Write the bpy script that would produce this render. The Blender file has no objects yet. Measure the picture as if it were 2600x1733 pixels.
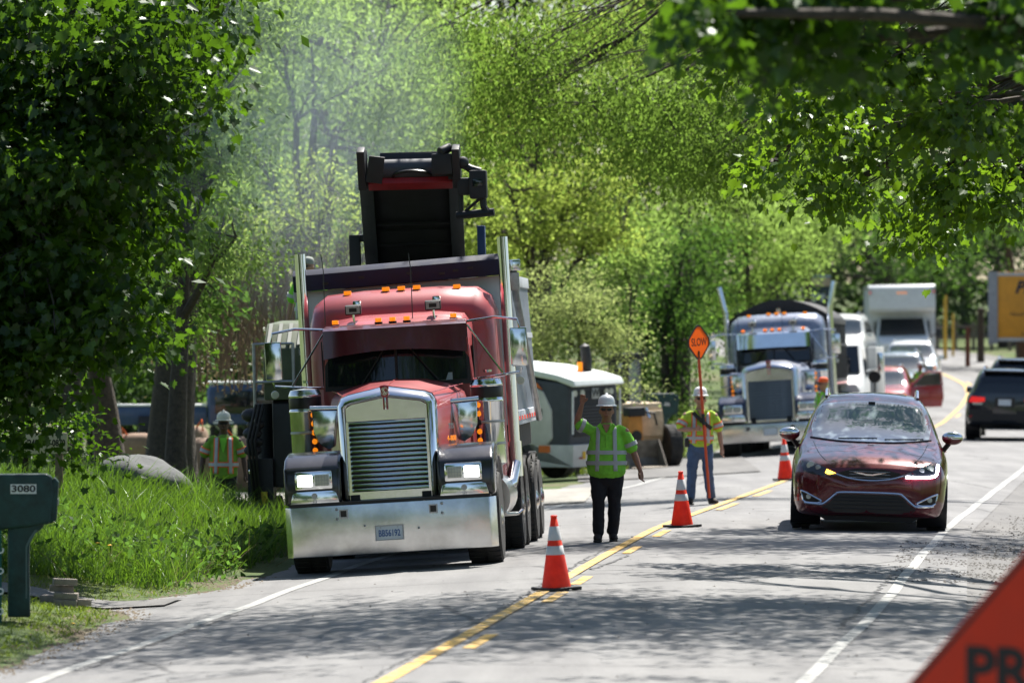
import bpy, bmesh, math, random
import numpy as np
from mathutils import Vector, Matrix, Euler
from mathutils.bvhtree import BVHTree
random.seed(7); RNG = np.random.default_rng(7)
R = math.radians
C = bpy.context.scene.collection
SC = bpy.context.scene

# ---------------------------------------------------------------- camera, sky, sun, exposure
FPX = 14444.0          # focal length in photo pixels (photo 2600 wide)
EYE = 2.5
cam_d = bpy.data.cameras.new('camera'); cam = bpy.data.objects.new('camera', cam_d); C.objects.link(cam)
cam.location = (0, 0, EYE); cam.rotation_euler = (R(90), 0, 0)
cam_d.sensor_width = 36.0; cam_d.lens = 200.0
cam_d.clip_start = 0.5; cam_d.clip_end = 2000
cam_d.dof.use_dof = True; cam_d.dof.focus_distance = 68.0; cam_d.dof.aperture_fstop = 2.8
SC.camera = cam
SUN_EL, SUN_AZ = 57.0, 23.0      # azimuth: degrees right of straight ahead
w = bpy.data.worlds.new('World'); SC.world = w; w.use_nodes = True
nt = w.node_tree; nt.nodes.clear()
sky = nt.nodes.new('ShaderNodeTexSky'); sky.sky_type = 'NISHITA'; sky.sun_disc = False
sky.sun_elevation = R(SUN_EL); sky.sun_rotation = R(SUN_AZ); sky.air_density = 1.0; sky.dust_density = 1.0
bg = nt.nodes.new('ShaderNodeBackground'); bg.inputs['Strength'].default_value = 0.065
out = nt.nodes.new('ShaderNodeOutputWorld')
nt.links.new(sky.outputs[0], bg.inputs[0]); nt.links.new(bg.outputs[0], out.inputs[0])
sl = bpy.data.lights.new('sun', 'SUN'); sl.energy = 4.8; sl.angle = R(0.53); sl.color = (1.0, 0.955, 0.88)
so = bpy.data.objects.new('sun', sl); C.objects.link(so)
sd = Vector((math.sin(R(SUN_AZ)) * math.cos(R(SUN_EL)), math.cos(R(SUN_AZ)) * math.cos(R(SUN_EL)), math.sin(R(SUN_EL))))
so.rotation_euler = sd.to_track_quat('Z', 'Y').to_euler()
vs = SC.view_settings; vs.view_transform = 'Standard'; vs.look = 'None'; vs.gamma = 1.0; vs.exposure = 1.2
vs.use_curve_mapping = False
SC.render.engine = 'CYCLES'
cy = SC.cycles
cy.max_bounces = 8; cy.diffuse_bounces = 3; cy.glossy_bounces = 3; cy.transmission_bounces = 5; cy.transparent_max_bounces = 8
cy.volume_bounces = 1; cy.volume_step_rate = 1.0; cy.volume_max_steps = 64
cy.sample_clamp_indirect = 6.0; cy.use_denoising = True
cy.caustics_reflective = False; cy.caustics_refractive = False

def at(px, py, Y):
    return Vector(((px - 1300.0) * Y / FPX, Y, EYE - (py - 864.0) * Y / FPX))
def ax(px, Y): return (px - 1300.0) * Y / FPX

# ---------------------------------------------------------------- materials
MATS = {}
def mat(name, col, rough=0.6, metal=0.0, coat=0.0, var=0.12, vscale=6.0, bump=0.0, bscale=40.0, emit=None, estr=0.0, spec=0.5, alpha=None, trans=0.0, col2=None, ior=1.45):
    if name in MATS: return MATS[name]
    m = bpy.data.materials.new(name); m.use_nodes = True
    n = m.node_tree.nodes; l = m.node_tree.links
    b = n['Principled BSDF']
    c = (*col, 1.0)
    b.inputs['Base Color'].default_value = c
    b.inputs['Roughness'].default_value = rough; b.inputs['Metallic'].default_value = metal
    b.inputs['Coat Weight'].default_value = coat; b.inputs['Coat Roughness'].default_value = 0.04
    b.inputs['Specular IOR Level'].default_value = spec
    b.inputs['IOR'].default_value = ior
    if trans: b.inputs['Transmission Weight'].default_value = trans
    if var > 0:
        tc = n.new('ShaderNodeTexCoord'); nz = n.new('ShaderNodeTexNoise')
        nz.inputs['Scale'].default_value = vscale; nz.inputs['Detail'].default_value = 5; nz.inputs['Roughness'].default_value = 0.62
        l.new(tc.outputs['Object'], nz.inputs['Vector'])
        rp = n.new('ShaderNodeValToRGB')
        lo = tuple(x * (1 - var) for x in col) if col2 is None else col2
        hi = tuple(min(1, x * (1 + var)) for x in col)
        rp.color_ramp.elements[0].position = 0.33; rp.color_ramp.elements[1].position = 0.67
        rp.color_ramp.elements[0].color = (*lo, 1); rp.color_ramp.elements[1].color = (*hi, 1)
        l.new(nz.outputs['Fac'], rp.inputs[0]); l.new(rp.outputs[0], b.inputs['Base Color'])
        mr = n.new('ShaderNodeMapRange'); mr.inputs[3].default_value = max(0, rough * 0.8); mr.inputs[4].default_value = min(1, rough * 1.25 + 0.02)
        l.new(nz.outputs['Fac'], mr.inputs[0]); l.new(mr.outputs[0], b.inputs['Roughness'])
    if bump > 0:
        tc = n.new('ShaderNodeTexCoord'); nb = n.new('ShaderNodeTexNoise'); nb.inputs['Scale'].default_value = bscale; nb.inputs['Detail'].default_value = 4
        bp = n.new('ShaderNodeBump'); bp.inputs['Strength'].default_value = min(1, bump); bp.inputs['Distance'].default_value = 0.02
        l.new(tc.outputs['Object'], nb.inputs['Vector']); l.new(nb.outputs['Fac'], bp.inputs['Height']); l.new(bp.outputs[0], b.inputs['Normal'])
    if emit:
        b.inputs['Emission Color'].default_value = (*emit, 1); b.inputs['Emission Strength'].default_value = estr
    MATS[name] = m
    return m

CHROME = mat('chrome', (.78, .80, .82), .10, 1.0, var=.05, bump=.06, bscale=2.5)
POLISH = mat('polished_aluminium', (.76, .765, .77), .22, 1.0, var=.1, vscale=2.2, col2=(.52, .52, .51), bump=.22, bscale=2.0)
STEEL = mat('grey_steel', (.38, .39, .40), .45, .8, var=.2)
BLACK = mat('black_paint', (.012, .012, .014), .35, var=.2)
BLACKM = mat('black_plastic', (.018, .018, .02), .6, var=.2)
RUBBER = mat('tyre_rubber', (.022, .022, .023), .85, var=.35, vscale=9, col2=(.05, .048, .044), bump=.3, bscale=60)
GLASSD = mat('dark_glass', (.010, .014, .020), .05, var=0, spec=.8)
AMBER = mat('amber_lens', (.85, .22, .01), .25, var=.1, emit=(1, .28, .01), estr=.35)
AMBERON = mat('amber_lit_lens', (.9, .30, .02), .3, var=.1, emit=(1, .45, .05), estr=3.0)
LAMPON = mat('white_lit_lens', (.9, .9, .9), .3, var=0, emit=(.95, 1, .95), estr=4.0)
LENS = mat('clear_lens', (.55, .57, .50), .12, var=.1, spec=.7)
REDLENS = mat('red_lens', (.45, .015, .015), .2, var=.1, emit=(1, .03, .02), estr=.25)
WHITE = mat('white_paint', (.74, .75, .74), .45, var=.06)
TRUCKRED = mat('truck_red_paint', (.36, .045, .055), .40, coat=.45, var=.2, col2=(.33, .075, .075), vscale=2.0, bump=.02)
HIVIS = mat('hi_vis_lime_cloth', (.22, .60, .05), .85, var=.14, vscale=9, bump=.5, bscale=11)
HIVISY = mat('hi_vis_yellow_cloth', (.40, .58, .05), .85, var=.14, vscale=9, bump=.5, bscale=11)
REFL = mat('reflective_tape', (.42, .43, .44), .45, var=.1)
ORTRIM = mat('orange_trim', (.85, .16, .04), .7, var=.1)
def glow_mat(name, col, tw=.35, var=.1, rough=.5):
    m = mat(name, col, rough, var=var, vscale=5); n = m.node_tree.nodes; l = m.node_tree.links
    b = n['Principled BSDF']; o = n['Material Output']; t = n.new('ShaderNodeBsdfTranslucent'); t.inputs[0].default_value = (*[min(1, q * 1.05) for q in col], 1)
    mx = n.new('ShaderNodeMixShader'); mx.inputs[0].default_value = tw; l.new(b.outputs[0], mx.inputs[1]); l.new(t.outputs[0], mx.inputs[2]); l.new(mx.outputs[0], o.inputs[0])
    return m
BARK = mat('bark', (.055, .043, .032), .9, var=.4, vscale=14, bump=.8, bscale=18)
BARKG = mat('grey_bark', (.055, .050, .044), .9, var=.4, vscale=14, bump=.8, bscale=18)

# ---------------------------------------------------------------- mesh builder
class MB:
    def __init__(s): s.v = []; s.f = []; s.mi = []; s.cur = 0
    def m(s, i): s.cur = i; return s
    def add(s, vs, fs, M=None):
        o = len(s.v)
        for p in vs:
            p = Vector(p)
            s.v.append(tuple(M @ p) if M is not None else tuple(p))
        for f in fs: s.f.append(tuple(i + o for i in f)); s.mi.append(s.cur)
        return s
    def box(s, c, d, rot=None):
        x, y, z = (q / 2 for q in d)
        vs = [(-x, -y, -z), (x, -y, -z), (x, y, -z), (-x, y, -z), (-x, -y, z), (x, -y, z), (x, y, z), (-x, y, z)]
        M = Matrix.Translation(c)
        if rot: M = M @ Euler([R(a) for a in rot]).to_matrix().to_4x4()
        return s.add(vs, [(0, 3, 2, 1), (4, 5, 6, 7), (0, 1, 5, 4), (1, 2, 6, 5), (2, 3, 7, 6), (3, 0, 4, 7)], M)
    def span(s, x0, x1, y0, y1, z0, z1):
        return s.box(((x0 + x1) / 2, (y0 + y1) / 2, (z0 + z1) / 2), (abs(x1 - x0), abs(y1 - y0), abs(z1 - z0)))
    def ring(s, c, d, r, n, rx=None, up=None):
        d = Vector(d).normalized(); a = Vector(up) if up else (Vector((0, 0, 1)) if abs(d.z) < .9 else Vector((1, 0, 0)))
        u = d.cross(a).normalized(); v = d.cross(u).normalized()
        r2 = r if rx is None else rx
        return [Vector(c) + u * (r * math.cos(t)) + v * (r2 * math.sin(t)) for t in (2 * math.pi * k / n for k in range(n))]
    def cyl(s, p0, p1, r0, r1=None, n=16, caps=True):
        r1 = r0 if r1 is None else r1; d = Vector(p1) - Vector(p0)
        return s.loft([s.ring(p0, d, r0, n), s.ring(p1, d, r1, n)], caps)
    def loft(s, rings, caps=True):
        n = len(rings[0]); vs = [p for r in rings for p in r]; fs = []
        for k in range(len(rings) - 1):
            for i in range(n):
                j = (i + 1) % n; fs.append((k * n + i, k * n + j, (k + 1) * n + j, (k + 1) * n + i))
        if caps: fs.append(tuple(range(n - 1, -1, -1))); fs.append(tuple((len(rings) - 1) * n + i for i in range(n)))
        return s.add(vs, fs)
    def tube(s, pts, r, n=8, caps=True):
        pts = [Vector(p) for p in pts]; rs = r if isinstance(r, (list, tuple)) else [r] * len(pts); rings = []
        for i, p in enumerate(pts):
            d = (pts[min(i + 1, len(pts) - 1)] - pts[max(i - 1, 0)])
            up = (0, 0, 1) if abs(d.normalized().z) < .9 else (0, 1, 0)
            rings.append(s.ring(p, d, rs[i], n, up=up))
        return s.loft(rings, caps)
    def lathe(s, prof, n=24, o=(0, 0, 0), axis='z', caps=True):
        rings = []
        for r, h in prof:
            rg = []
            for k in range(n):
                t = 2 * math.pi * k / n; a, b = r * math.cos(t), r * math.sin(t)
                p = (a, b, h) if axis == 'z' else ((h, a, b) if axis == 'x' else (b, h, a))
                rg.append(Vector(p) + Vector(o))
            rings.append(rg)
        return s.loft(rings, caps)
    def prism(s, poly, a0, a1, plane='yz'):
        f = {'yz': lambda p, a: (a, p[0], p[1]), 'xz': lambda p, a: (p[0], a, p[1]), 'xy': lambda p, a: (p[0], p[1], a)}[plane]
        return s.loft([[Vector(f(p, a0)) for p in poly], [Vector(f(p, a1)) for p in poly]])
    def ball(s, c, r, n=14, m=8):
        r = (r, r, r) if not isinstance(r, (tuple, list)) else r
        rings = []
        for k in range(m + 1):
            t = math.pi * (k / m * .98 + .01); rings.append([Vector((c[0] + r[0] * math.sin(t) * math.cos(2 * math.pi * i / n), c[1] + r[1] * math.sin(t) * math.sin(2 * math.pi * i / n), c[2] - r[2] * math.cos(t))) for i in range(n)])
        return s.loft(rings)
    def build(s, name, ms, parent=None, bevel=0.0, smooth=True, loc=None, seg=2, angle=38):
        me = bpy.data.meshes.new(name); me.from_pydata(s.v, [], s.f)
        ms = ms if isinstance(ms, (list, tuple)) else [ms]
        for q in ms: me.materials.append(q)
        if len(ms) > 1: me.polygons.foreach_set('material_index', s.mi)
        bm = bmesh.new(); bm.from_mesh(me); bmesh.ops.recalc_face_normals(bm, faces=bm.faces)
        if bevel > 0:
            es = [e for e in bm.edges if len(e.link_faces) == 2 and e.calc_face_angle(0) > R(28)]
            try: bmesh.ops.bevel(bm, geom=es, offset=bevel, segments=seg, affect='EDGES', profile=.6, clamp_overlap=True)
            except Exception: pass
        bm.to_mesh(me); bm.free()
        if smooth:
            me.polygons.foreach_set('use_smooth', [True] * len(me.polygons))
            me.set_sharp_from_angle(angle=R(angle))
        o = bpy.data.objects.new(name, me); C.objects.link(o)
        if parent is not None: o.parent = parent
        if loc is not None: o.location = loc
        return o

def tag(o, label=None, cat=None, group=None, kind=None):
    if label: o['label'] = label
    if cat: o['category'] = cat
    if group: o['group'] = group
    if kind: o['kind'] = kind
    return o
def empty(name, loc=(0, 0, 0), rot=(0, 0, 0), label=None, cat=None, group=None):
    o = bpy.data.objects.new(name, None); C.objects.link(o); o.location = loc; o.rotation_euler = [R(a) for a in rot]
    o.empty_display_size = .2
    return tag(o, label, cat, group)
def inst(src, parent, loc=None, rot=None, scale=None):
    c = src.copy(); C.objects.link(c); c.parent = parent
    if loc is not None: c.location = loc
    if rot is not None: c.rotation_euler = [R(a) for a in rot]
    if scale is not None: c.scale = scale
    return c
def copy_tree(o, parent=None):
    c = o.copy(); C.objects.link(c); c.parent = parent
    for ch in list(o.children): copy_tree(ch, c)
    return c
def text(s, size, m, parent=None, loc=(0, 0, 0), rot=(90, 0, 0), name='lettering', off=.0, depth=.002, width=None, align='CENTER', shear=0.0):
    cu = bpy.data.curves.new(name, 'FONT'); cu.body = s; cu.size = size; cu.extrude = depth; cu.offset = off * size; cu.align_x = align; cu.align_y = 'CENTER'; cu.shear = shear; cu.resolution_u = 3
    t = bpy.data.objects.new(name, cu); C.objects.link(t)
    dg = bpy.context.evaluated_depsgraph_get(); me = bpy.data.meshes.new_from_object(t.evaluated_get(dg))
    C.objects.unlink(t); bpy.data.objects.remove(t)
    if width:
        xs = [v.co.x for v in me.vertices]; k = width / max(1e-6, (max(xs) - min(xs)))
        for v in me.vertices: v.co.x *= k
    me.name = name; me.materials.clear(); me.materials.append(m)
    o = bpy.data.objects.new(name, me); C.objects.link(o); o.parent = parent; o.location = loc; o.rotation_euler = [R(a) for a in rot]
    return o
# ---------------------------------------------------------------- terrain and road
YK = [0, 20, 41.6, 56, 65.4, 76.4, 101, 128, 144, 160, 175, 187, 196, 206, 220, 240, 300, 400]
XK = [-4.6, -2.8, -.97, .23, .98, 1.92, 4.75, 7.9, 9.9, 12.1, 13.8, 15.0, 15.6, 15.6, 14.6, 11.5, -2, -30]
ZY = [0, 130, 150, 160, 175, 187, 200, 215, 240, 300, 400, 900]
ZZ = [0, 0, .06, .2, .5, .75, 1.15, 1.6, 2.4, 4.2, 6.5, 12]
EY = [0, 44, 49, 57, 60, 63, 80, 100, 400]
EE = [3.7, 3.7, 3.8, 4.15, 4.9, 4.0, 3.9, 4.6, 4.6]
def smooth_interp(xk, yk):
    xs = np.linspace(xk[0], xk[-1], 1200); ys = np.interp(xs, xk, yk)
    k = np.ones(15) / 15; p = np.pad(ys, 7, mode='edge'); ys = np.convolve(p, k, 'valid')
    return lambda q: np.interp(q, xs, ys)
xc = smooth_interp(YK, XK); zc = smooth_interp(ZY, ZZ)
def le(y): return np.interp(y, EY, EE)
TY = [0, 40, 58, 64, 70, 76, 80, 86, 110, 130, 160, 900]; TZ = [-.1, -.1, -.13, .02, .25, .42, .30, -.38, -.38, -.3, .1, .1]
RE = 6.2
def ss(t): t = np.clip(t, 0, 1); return t * t * (3 - 2 * t)
def gz(x, y):
    x = np.asarray(x, float); y = np.asarray(y, float)
    u = x - xc(y); e = le(y)
    left = .06 * np.maximum(u, -e); terr = np.interp(y, TY, TZ)
    t = ss((-u - e) / np.interp(y, [40, 60, 68, 90, 120], [1.2, 1.2, 4.5, 4.5, 1.5]))
    zl = left * (1 - t) + terr * t
    zr = -.007 * np.clip(u, 0, 3.5) - .035 * np.clip(u - 3.5, 0, 3.5)
    return zc(y) + np.where(u < 0, zl, zr)
def gzf(x, y): return float(gz(x, y))

def grid_obj(name, ys, us, fn, m, parent=None):
    vs = []; fs = []
    for y in ys:
        for k, u in enumerate(us): vs.append(fn(u, y))
    n = len(us)
    for i in range(len(ys) - 1):
        for j in range(n - 1): fs.append((i * n + j, i * n + j + 1, (i + 1) * n + j + 1, (i + 1) * n + j))
    me = bpy.data.meshes.new(name); me.from_pydata(vs, [], fs); me.materials.append(m)
    me.polygons.foreach_set('use_smooth', [True] * len(fs))
    o = bpy.data.objects.new(name, me); C.objects.link(o); o.parent = parent
    return o

def ground_mat():
    m = bpy.data.materials.new('turf_soil'); m.use_nodes = True; n = m.node_tree.nodes; l = m.node_tree.links; b = n['Principled BSDF']
    tc = n.new('ShaderNodeTexCoord'); a = n.new('ShaderNodeTexNoise'); a.inputs['Scale'].default_value = .35; a.inputs['Detail'].default_value = 8
    r = n.new('ShaderNodeValToRGB'); e = r.color_ramp.elements
    e[0].position = .36; e[0].color = (.05, .085, .016, 1); e[1].position = .68; e[1].color = (.13, .10, .06, 1)
    q = r.color_ramp.elements.new(.55); q.color = (.075, .11, .02, 1)
    l.new(tc.outputs['Object'], a.inputs['Vector']); l.new(a.outputs['Fac'], r.inputs[0]); l.new(r.outputs[0], b.inputs['Base Color'])
    c = n.new('ShaderNodeTexNoise'); c.inputs['Scale'].default_value = 14; c.inputs['Detail'].default_value = 6
    bp = n.new('ShaderNodeBump'); bp.inputs['Strength'].default_value = .9; bp.inputs['Distance'].default_value = .08
    l.new(tc.outputs['Object'], c.inputs['Vector']); l.new(c.outputs['Fac'], bp.inputs['Height']); l.new(bp.outputs[0], b.inputs['Normal'])
    b.inputs['Roughness'].default_value = .95
    return m
def asphalt_mat(name, col, sc=1.0, crack=True):
    m = bpy.data.materials.new(name); m.use_nodes = True; n = m.node_tree.nodes; l = m.node_tree.links; b = n['Principled BSDF']
    tc = n.new('ShaderNodeTexCoord')
    def noise(s, d=6, vec=None):
        z = n.new('ShaderNodeTexNoise'); z.inputs['Scale'].default_value = s; z.inputs['Detail'].default_value = d; z.inputs['Roughness'].default_value = .6
        l.new(vec if vec else tc.outputs['Object'], z.inputs['Vector']); return z.outputs['Fac']
    mp = n.new('ShaderNodeMapping'); mp.inputs['Scale'].default_value = (1.6, .12, 1); mp.inputs['Rotation'].default_value = (0, 0, R(5)); l.new(tc.outputs['Object'], mp.inputs['Vector'])
    big = noise(.5 * sc, 5); streak = noise(1.0, 4, mp.outputs[0]); fine = noise(55, 3)
    def ramp(v, p0, c0, p1, c1):
        r = n.new('ShaderNodeValToRGB'); e = r.color_ramp.elements; e[0].position = p0; e[0].color = (*c0, 1); e[1].position = p1; e[1].color = (*c1, 1); l.new(v, r.inputs[0]); return r.outputs[0]
    def mul(a, c, f=1.0):
        x = n.new('ShaderNodeMix'); x.data_type = 'RGBA'; x.blend_type = 'MULTIPLY'; x.inputs[0].default_value = f; l.new(a, x.inputs[6]); l.new(c, x.inputs[7]); return x.outputs[2]
    base = ramp(big, .3, tuple(q * .88 for q in col), .7, tuple(q * 1.1 for q in col))
    base = mul(base, ramp(streak, .35, (.74, .74, .75), .62, (1, 1, 1)))
    base = mul(base, ramp(fine, .35, (.72, .72, .72), .6, (1, 1, 1)))
    if crack:
        wv = n.new('ShaderNodeTexNoise'); wv.inputs['Scale'].default_value = 1.2; l.new(tc.outputs['Object'], wv.inputs['Vector'])
        mx = n.new('ShaderNodeMix'); mx.data_type = 'RGBA'; mx.inputs[0].default_value = .12; l.new(tc.outputs['Object'], mx.inputs[6]); l.new(wv.outputs['Color'], mx.inputs[7])
        vo = n.new('ShaderNodeTexVoronoi'); vo.feature = 'DISTANCE_TO_EDGE'; vo.inputs['Scale'].default_value = .22; l.new(mx.outputs[2], vo.inputs['Vector'])
        base = mul(base, ramp(vo.outputs['Distance'], .0035, (.30, .30, .31), .007, (1, 1, 1)), .8)
    l.new(base, b.inputs['Base Color'])
    bp = n.new('ShaderNodeBump'); bp.inputs['Strength'].default_value = .35; bp.inputs['Distance'].default_value = .006
    l.new(fine, bp.inputs['Height']); l.new(bp.outputs[0], b.inputs['Normal'])
    b.inputs['Roughness'].default_value = .82; b.inputs['Specular IOR Level'].default_value = .35
    return m
def worn_paint(name, col):
    m = bpy.data.materials.new(name); m.use_nodes = True; n = m.node_tree.nodes; l = m.node_tree.links; b = n['Principled BSDF']
    tc = n.new('ShaderNodeTexCoord'); z = n.new('ShaderNodeTexNoise'); z.inputs['Scale'].default_value = 7; z.inputs['Detail'].default_value = 7; z.inputs['Roughness'].default_value = .7
    l.new(tc.outputs['Object'], z.inputs['Vector']); r = n.new('ShaderNodeValToRGB'); e = r.color_ramp.elements
    e[0].position = .38; e[0].color = (.20, .20, .195, 1); e[1].position = .54; e[1].color = (*col, 1)
    l.new(z.outputs['Fac'], r.inputs[0]); l.new(r.outputs[0], b.inputs['Base Color']); b.inputs['Roughness'].default_value = .7
    return m
ASPH = asphalt_mat('road_asphalt', (.225, .222, .22))
SHOULD = asphalt_mat('shoulder_gravel_asphalt', (.165, .16, .155), 2.0, False)
CONC = asphalt_mat('driveway_concrete', (.36, .34, .30), 2.0, False)
DIRT = mat('dirt', (.15, .115, .075), .95, var=.4, vscale=5, bump=.8, bscale=20)

gx = np.concatenate([np.linspace(-400, -60, 18), np.linspace(-50, -14, 13), np.linspace(-12, 24, 120), np.linspace(27, 60, 12), np.linspace(80, 400, 15)])
gy = np.concatenate([np.linspace(-60, 30, 8), np.linspace(34, 120, 174), np.linspace(121, 260, 140), np.linspace(270, 900, 30)])
def gfun(x, y):
    u = x - float(xc(y)); on = ss((min(u + float(le(y)) , RE - u)) / .35)
    z = gzf(x, y) - .07 * float(on)
    if u < -float(le(y)): z += .012 * math.sin(x * 2.1 + y * 1.3) * math.sin(y * .9 - x)
    return (x, y, z)
tag(grid_obj('ground', gy, gx, gfun, ground_mat()), kind='structure')
ry = np.linspace(-20, 290, 520)
def road_fn(lo, hi, dz):
    def f(t, y):
        a = lo(y) if callable(lo) else lo; b = hi(y) if callable(hi) else hi
        u = a + (b - a) * t; x = float(xc(y)) + u; return (x, y, gzf(x, y) + dz)
    return f
jag = lambda y: -float(le(y)) - .05 * math.sin(y * 3.1) - .06 * math.sin(y * 1.27 + 1)
tag(grid_obj('road', ry, np.linspace(0, 1, 14), road_fn(jag, 4.25, 0.0), ASPH), kind='structure')
jagr = lambda y: RE + .12 * math.sin(y * 1.1) + .1 * math.sin(y * 2.7)
tag(grid_obj('road_shoulder', ry, np.linspace(0, 1, 5), road_fn(4.15, jagr, -.006), SHOULD), kind='structure')
# painted lines
YEL = worn_paint('yellow_road_paint', (.62, .36, .03)); WPT = worn_paint('white_road_paint', (.33, .33, .315))
def marking(name, u0, u1, y0, y1, m, wob=0.0, off=None):
    off = off or (lambda y: 0.0)
    ys = np.arange(y0, y1 + .01, .5 if y1 - y0 > 6 else .25)
    return tag(grid_obj(name, ys, [0, 1], road_fn(lambda y: u0 + off(y) + wob * math.sin(y * .9), lambda y: u1 + off(y) + wob * math.sin(y * .9), .005), m), kind='structure')
marking('road_marking_yellow_line', -.06, .07, -10, 285, YEL)
for k, (a, b) in enumerate([(37, 40.2), (46.4, 48.8), (54.6, 56.9), (58.6, 60.6), (67.2, 69.5), (73.0, 75.6), (84.5, 88), (92, 95.5)] + [(105 + 15 * i, 108.2 + 15 * i) for i in range(9)]):
    marking('road_marking_yellow_dash', .16, .27, a, b, YEL)
marking('road_marking_white_line', -3.12, -2.98, -10, 285, WPT, .02)
marking('road_marking_white_line', -.058, .058, -10, 285, WPT, .008, lambda y: float(np.interp(y, [20, 42.7, 53.5, 75, 110, 300], [2.7, 3.1, 3.42, 3.87, 4.0, 4.0])))
# driveway apron, far driveway on the left
def apron(name, pts, dz, m):
    mb = MB(); n = 36
    a, b, c, d = [Vector((*p, 0)) for p in pts]; vs = []; fs = []
    for i in range(n + 1):
        for j in range(n + 1):
            s, t = i / n, j / n; p = (a * (1 - s) + b * s) * (1 - t) + (d * (1 - s) + c * s) * t
            vs.append((p.x, p.y, gzf(p.x, p.y) + dz))
    for i in range(n):
        for j in range(n): fs.append((i * (n + 1) + j, (i + 1) * (n + 1) + j, (i + 1) * (n + 1) + j + 1, i * (n + 1) + j + 1))
    return tag(mb.add(vs, fs).build(name, m), kind='structure')
apron('driveway_gravel', [(-9, 58.9), (-3.6, 58.9), (-3.5, 60.6), (-9, 60.3)], .022, SHOULD)
apron('driveway', [(-9.5, 94), (1.2, 94), (1.6, 106), (-9.5, 109)], .02, CONC)
apron('driveway', [(1.3, 112), (4.9, 112), (5.3, 131), (1.5, 134)], .02, SHOULD)

# tar-sealed cracks and a rough patch in the asphalt
TAR = mat('crack_sealant', (.035, .035, .037), .6, var=.3, vscale=10)
def tar(pts, wdt):
    vs = []; fs = []; rr_ = random.Random(int(pts[0][1] * 10)); k = 0
    for (u0, y0), (u1, y1) in zip(pts[:-1], pts[1:]):
        n = max(4, int(math.hypot(u1 - u0, y1 - y0) / .18))
        for i in range(n):
            t = i / n; u = u0 + (u1 - u0) * t + rr_.uniform(-.035, .035); y = y0 + (y1 - y0) * t + rr_.uniform(-.03, .03); h = wdt * rr_.uniform(.25, 1.0) / 2
            du, dy = (h, 0) if abs(y1 - y0) > abs(u1 - u0) else (0, h * 2.2)
            for q in (-1, 1): x = float(xc(y + q * dy)) + u + q * du; vs.append((x, y + q * dy, gzf(x, y + q * dy) + .0032))
    for i in range(len(vs) // 2 - 1): fs.append((2 * i, 2 * i + 1, 2 * i + 3, 2 * i + 2))
    tag(MB().add(vs, fs).build('road_crack_seal', TAR, None, smooth=False), kind='structure')
tar([(-.14, 38), (-.13, 60), (-.16, 70)], .035); tar([(-2.93, 46), (-2.92, 53), (-2.9, 56)], .05); tar([(3.15, 50), (3.3, 56), (3.45, 62)], .05); tar([(.12, 62.5), (.3, 67)], .05)
tar([(.2, 62.2), (1.6, 62.6), (3.6, 61.9)], .03); tar([(-.1, 69.3), (-1.4, 68.8), (-3, 69.2)], .03); tar([(.1, 84), (3.6, 84.6)], .03); tar([(.1, 95), (3.8, 94.4)], .03); tar([(-.1, 51), (-1.3, 50.4), (-2.9, 51.0)], .02)
# ---------------------------------------------------------------- dump trucks (local: x right, y back from the bumper face, z up)
NAVY = mat('navy_tarp_housing', (.008, .013, .040), .7, var=.35, vscale=4)
def wheel(parent, x, y, r, w, side, rim_m=POLISH, name='wheel', dual=False):
    wl = MB().lathe([(r * .62, -w / 2), (r * .93, -w / 2), (r, -w * .36), (r, w * .36), (r * .93, w / 2), (r * .62, w / 2)], 36, axis='x').build(name, RUBBER, parent, loc=(x, y, r), smooth=True)
    tr = MB()
    for k in range(36):
        t = 2 * math.pi * k / 36
        for q in (-.25, .25):
            tr.box((q * w, r * math.cos(t), r * math.sin(t)), (w * .4, .055, .02), (math.degrees(t) - 90, 0, 0))
    tag(tr.build('tread', RUBBER, wl, smooth=False), kind='stuff')
    s = side; d = -.16 if dual else .05
    rm = MB().lathe([(r * .63, s * w * .48), (r * .58, s * w * .40), (r * .50, s * (w * .3 + d)), (r * .25, s * (w * .32 + d)), (r * .24, s * (w * .5)), (r * .13, s * w * .56), (.01, s * w * .57)], 28, axis='x')
    rm = rm.build('rim', rim_m, wl)
    lug = MB().cyl((s * (w * .3 + d), 0, r * .4), (s * (w * .36 + d), 0, r * .4), .018, n=6).build('lug_nut', CHROME, wl)
    for k in range(1, 10):
        t = 2 * math.pi * k / 10; inst(lug, wl, rot=(math.degrees(t), 0, 0))
    return wl

EMB_RED = mat('emblem_red', (.35, .02, .03), .3, coat=.5, var=0)
SCREEN = mat('plate_white', (.62, .68, .74), .4, var=.05); PLBLUE = mat('plate_blue', (.05, .13, .35), .5, var=0)
def marker_light(parent, x, y, z, w=.085, h=.05, on=False, ribs=True):
    o = MB().box((0, 0, 0), (w * 1.15, .11, .014)).build('marker_light', BLACKM, parent, bevel=.004, loc=(x, y, z))
    mb = MB()
    if ribs:
        for k in range(5): mb.box(((k - 2) * w / 5.2, 0, h / 2 + .006), (w / 6.5, .075, h))
    else: mb.box((0, 0, h / 2 + .006), (w, .075, h))
    mb.build('lens', AMBERON if on else AMBER, o, bevel=.006)
    return o

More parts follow.
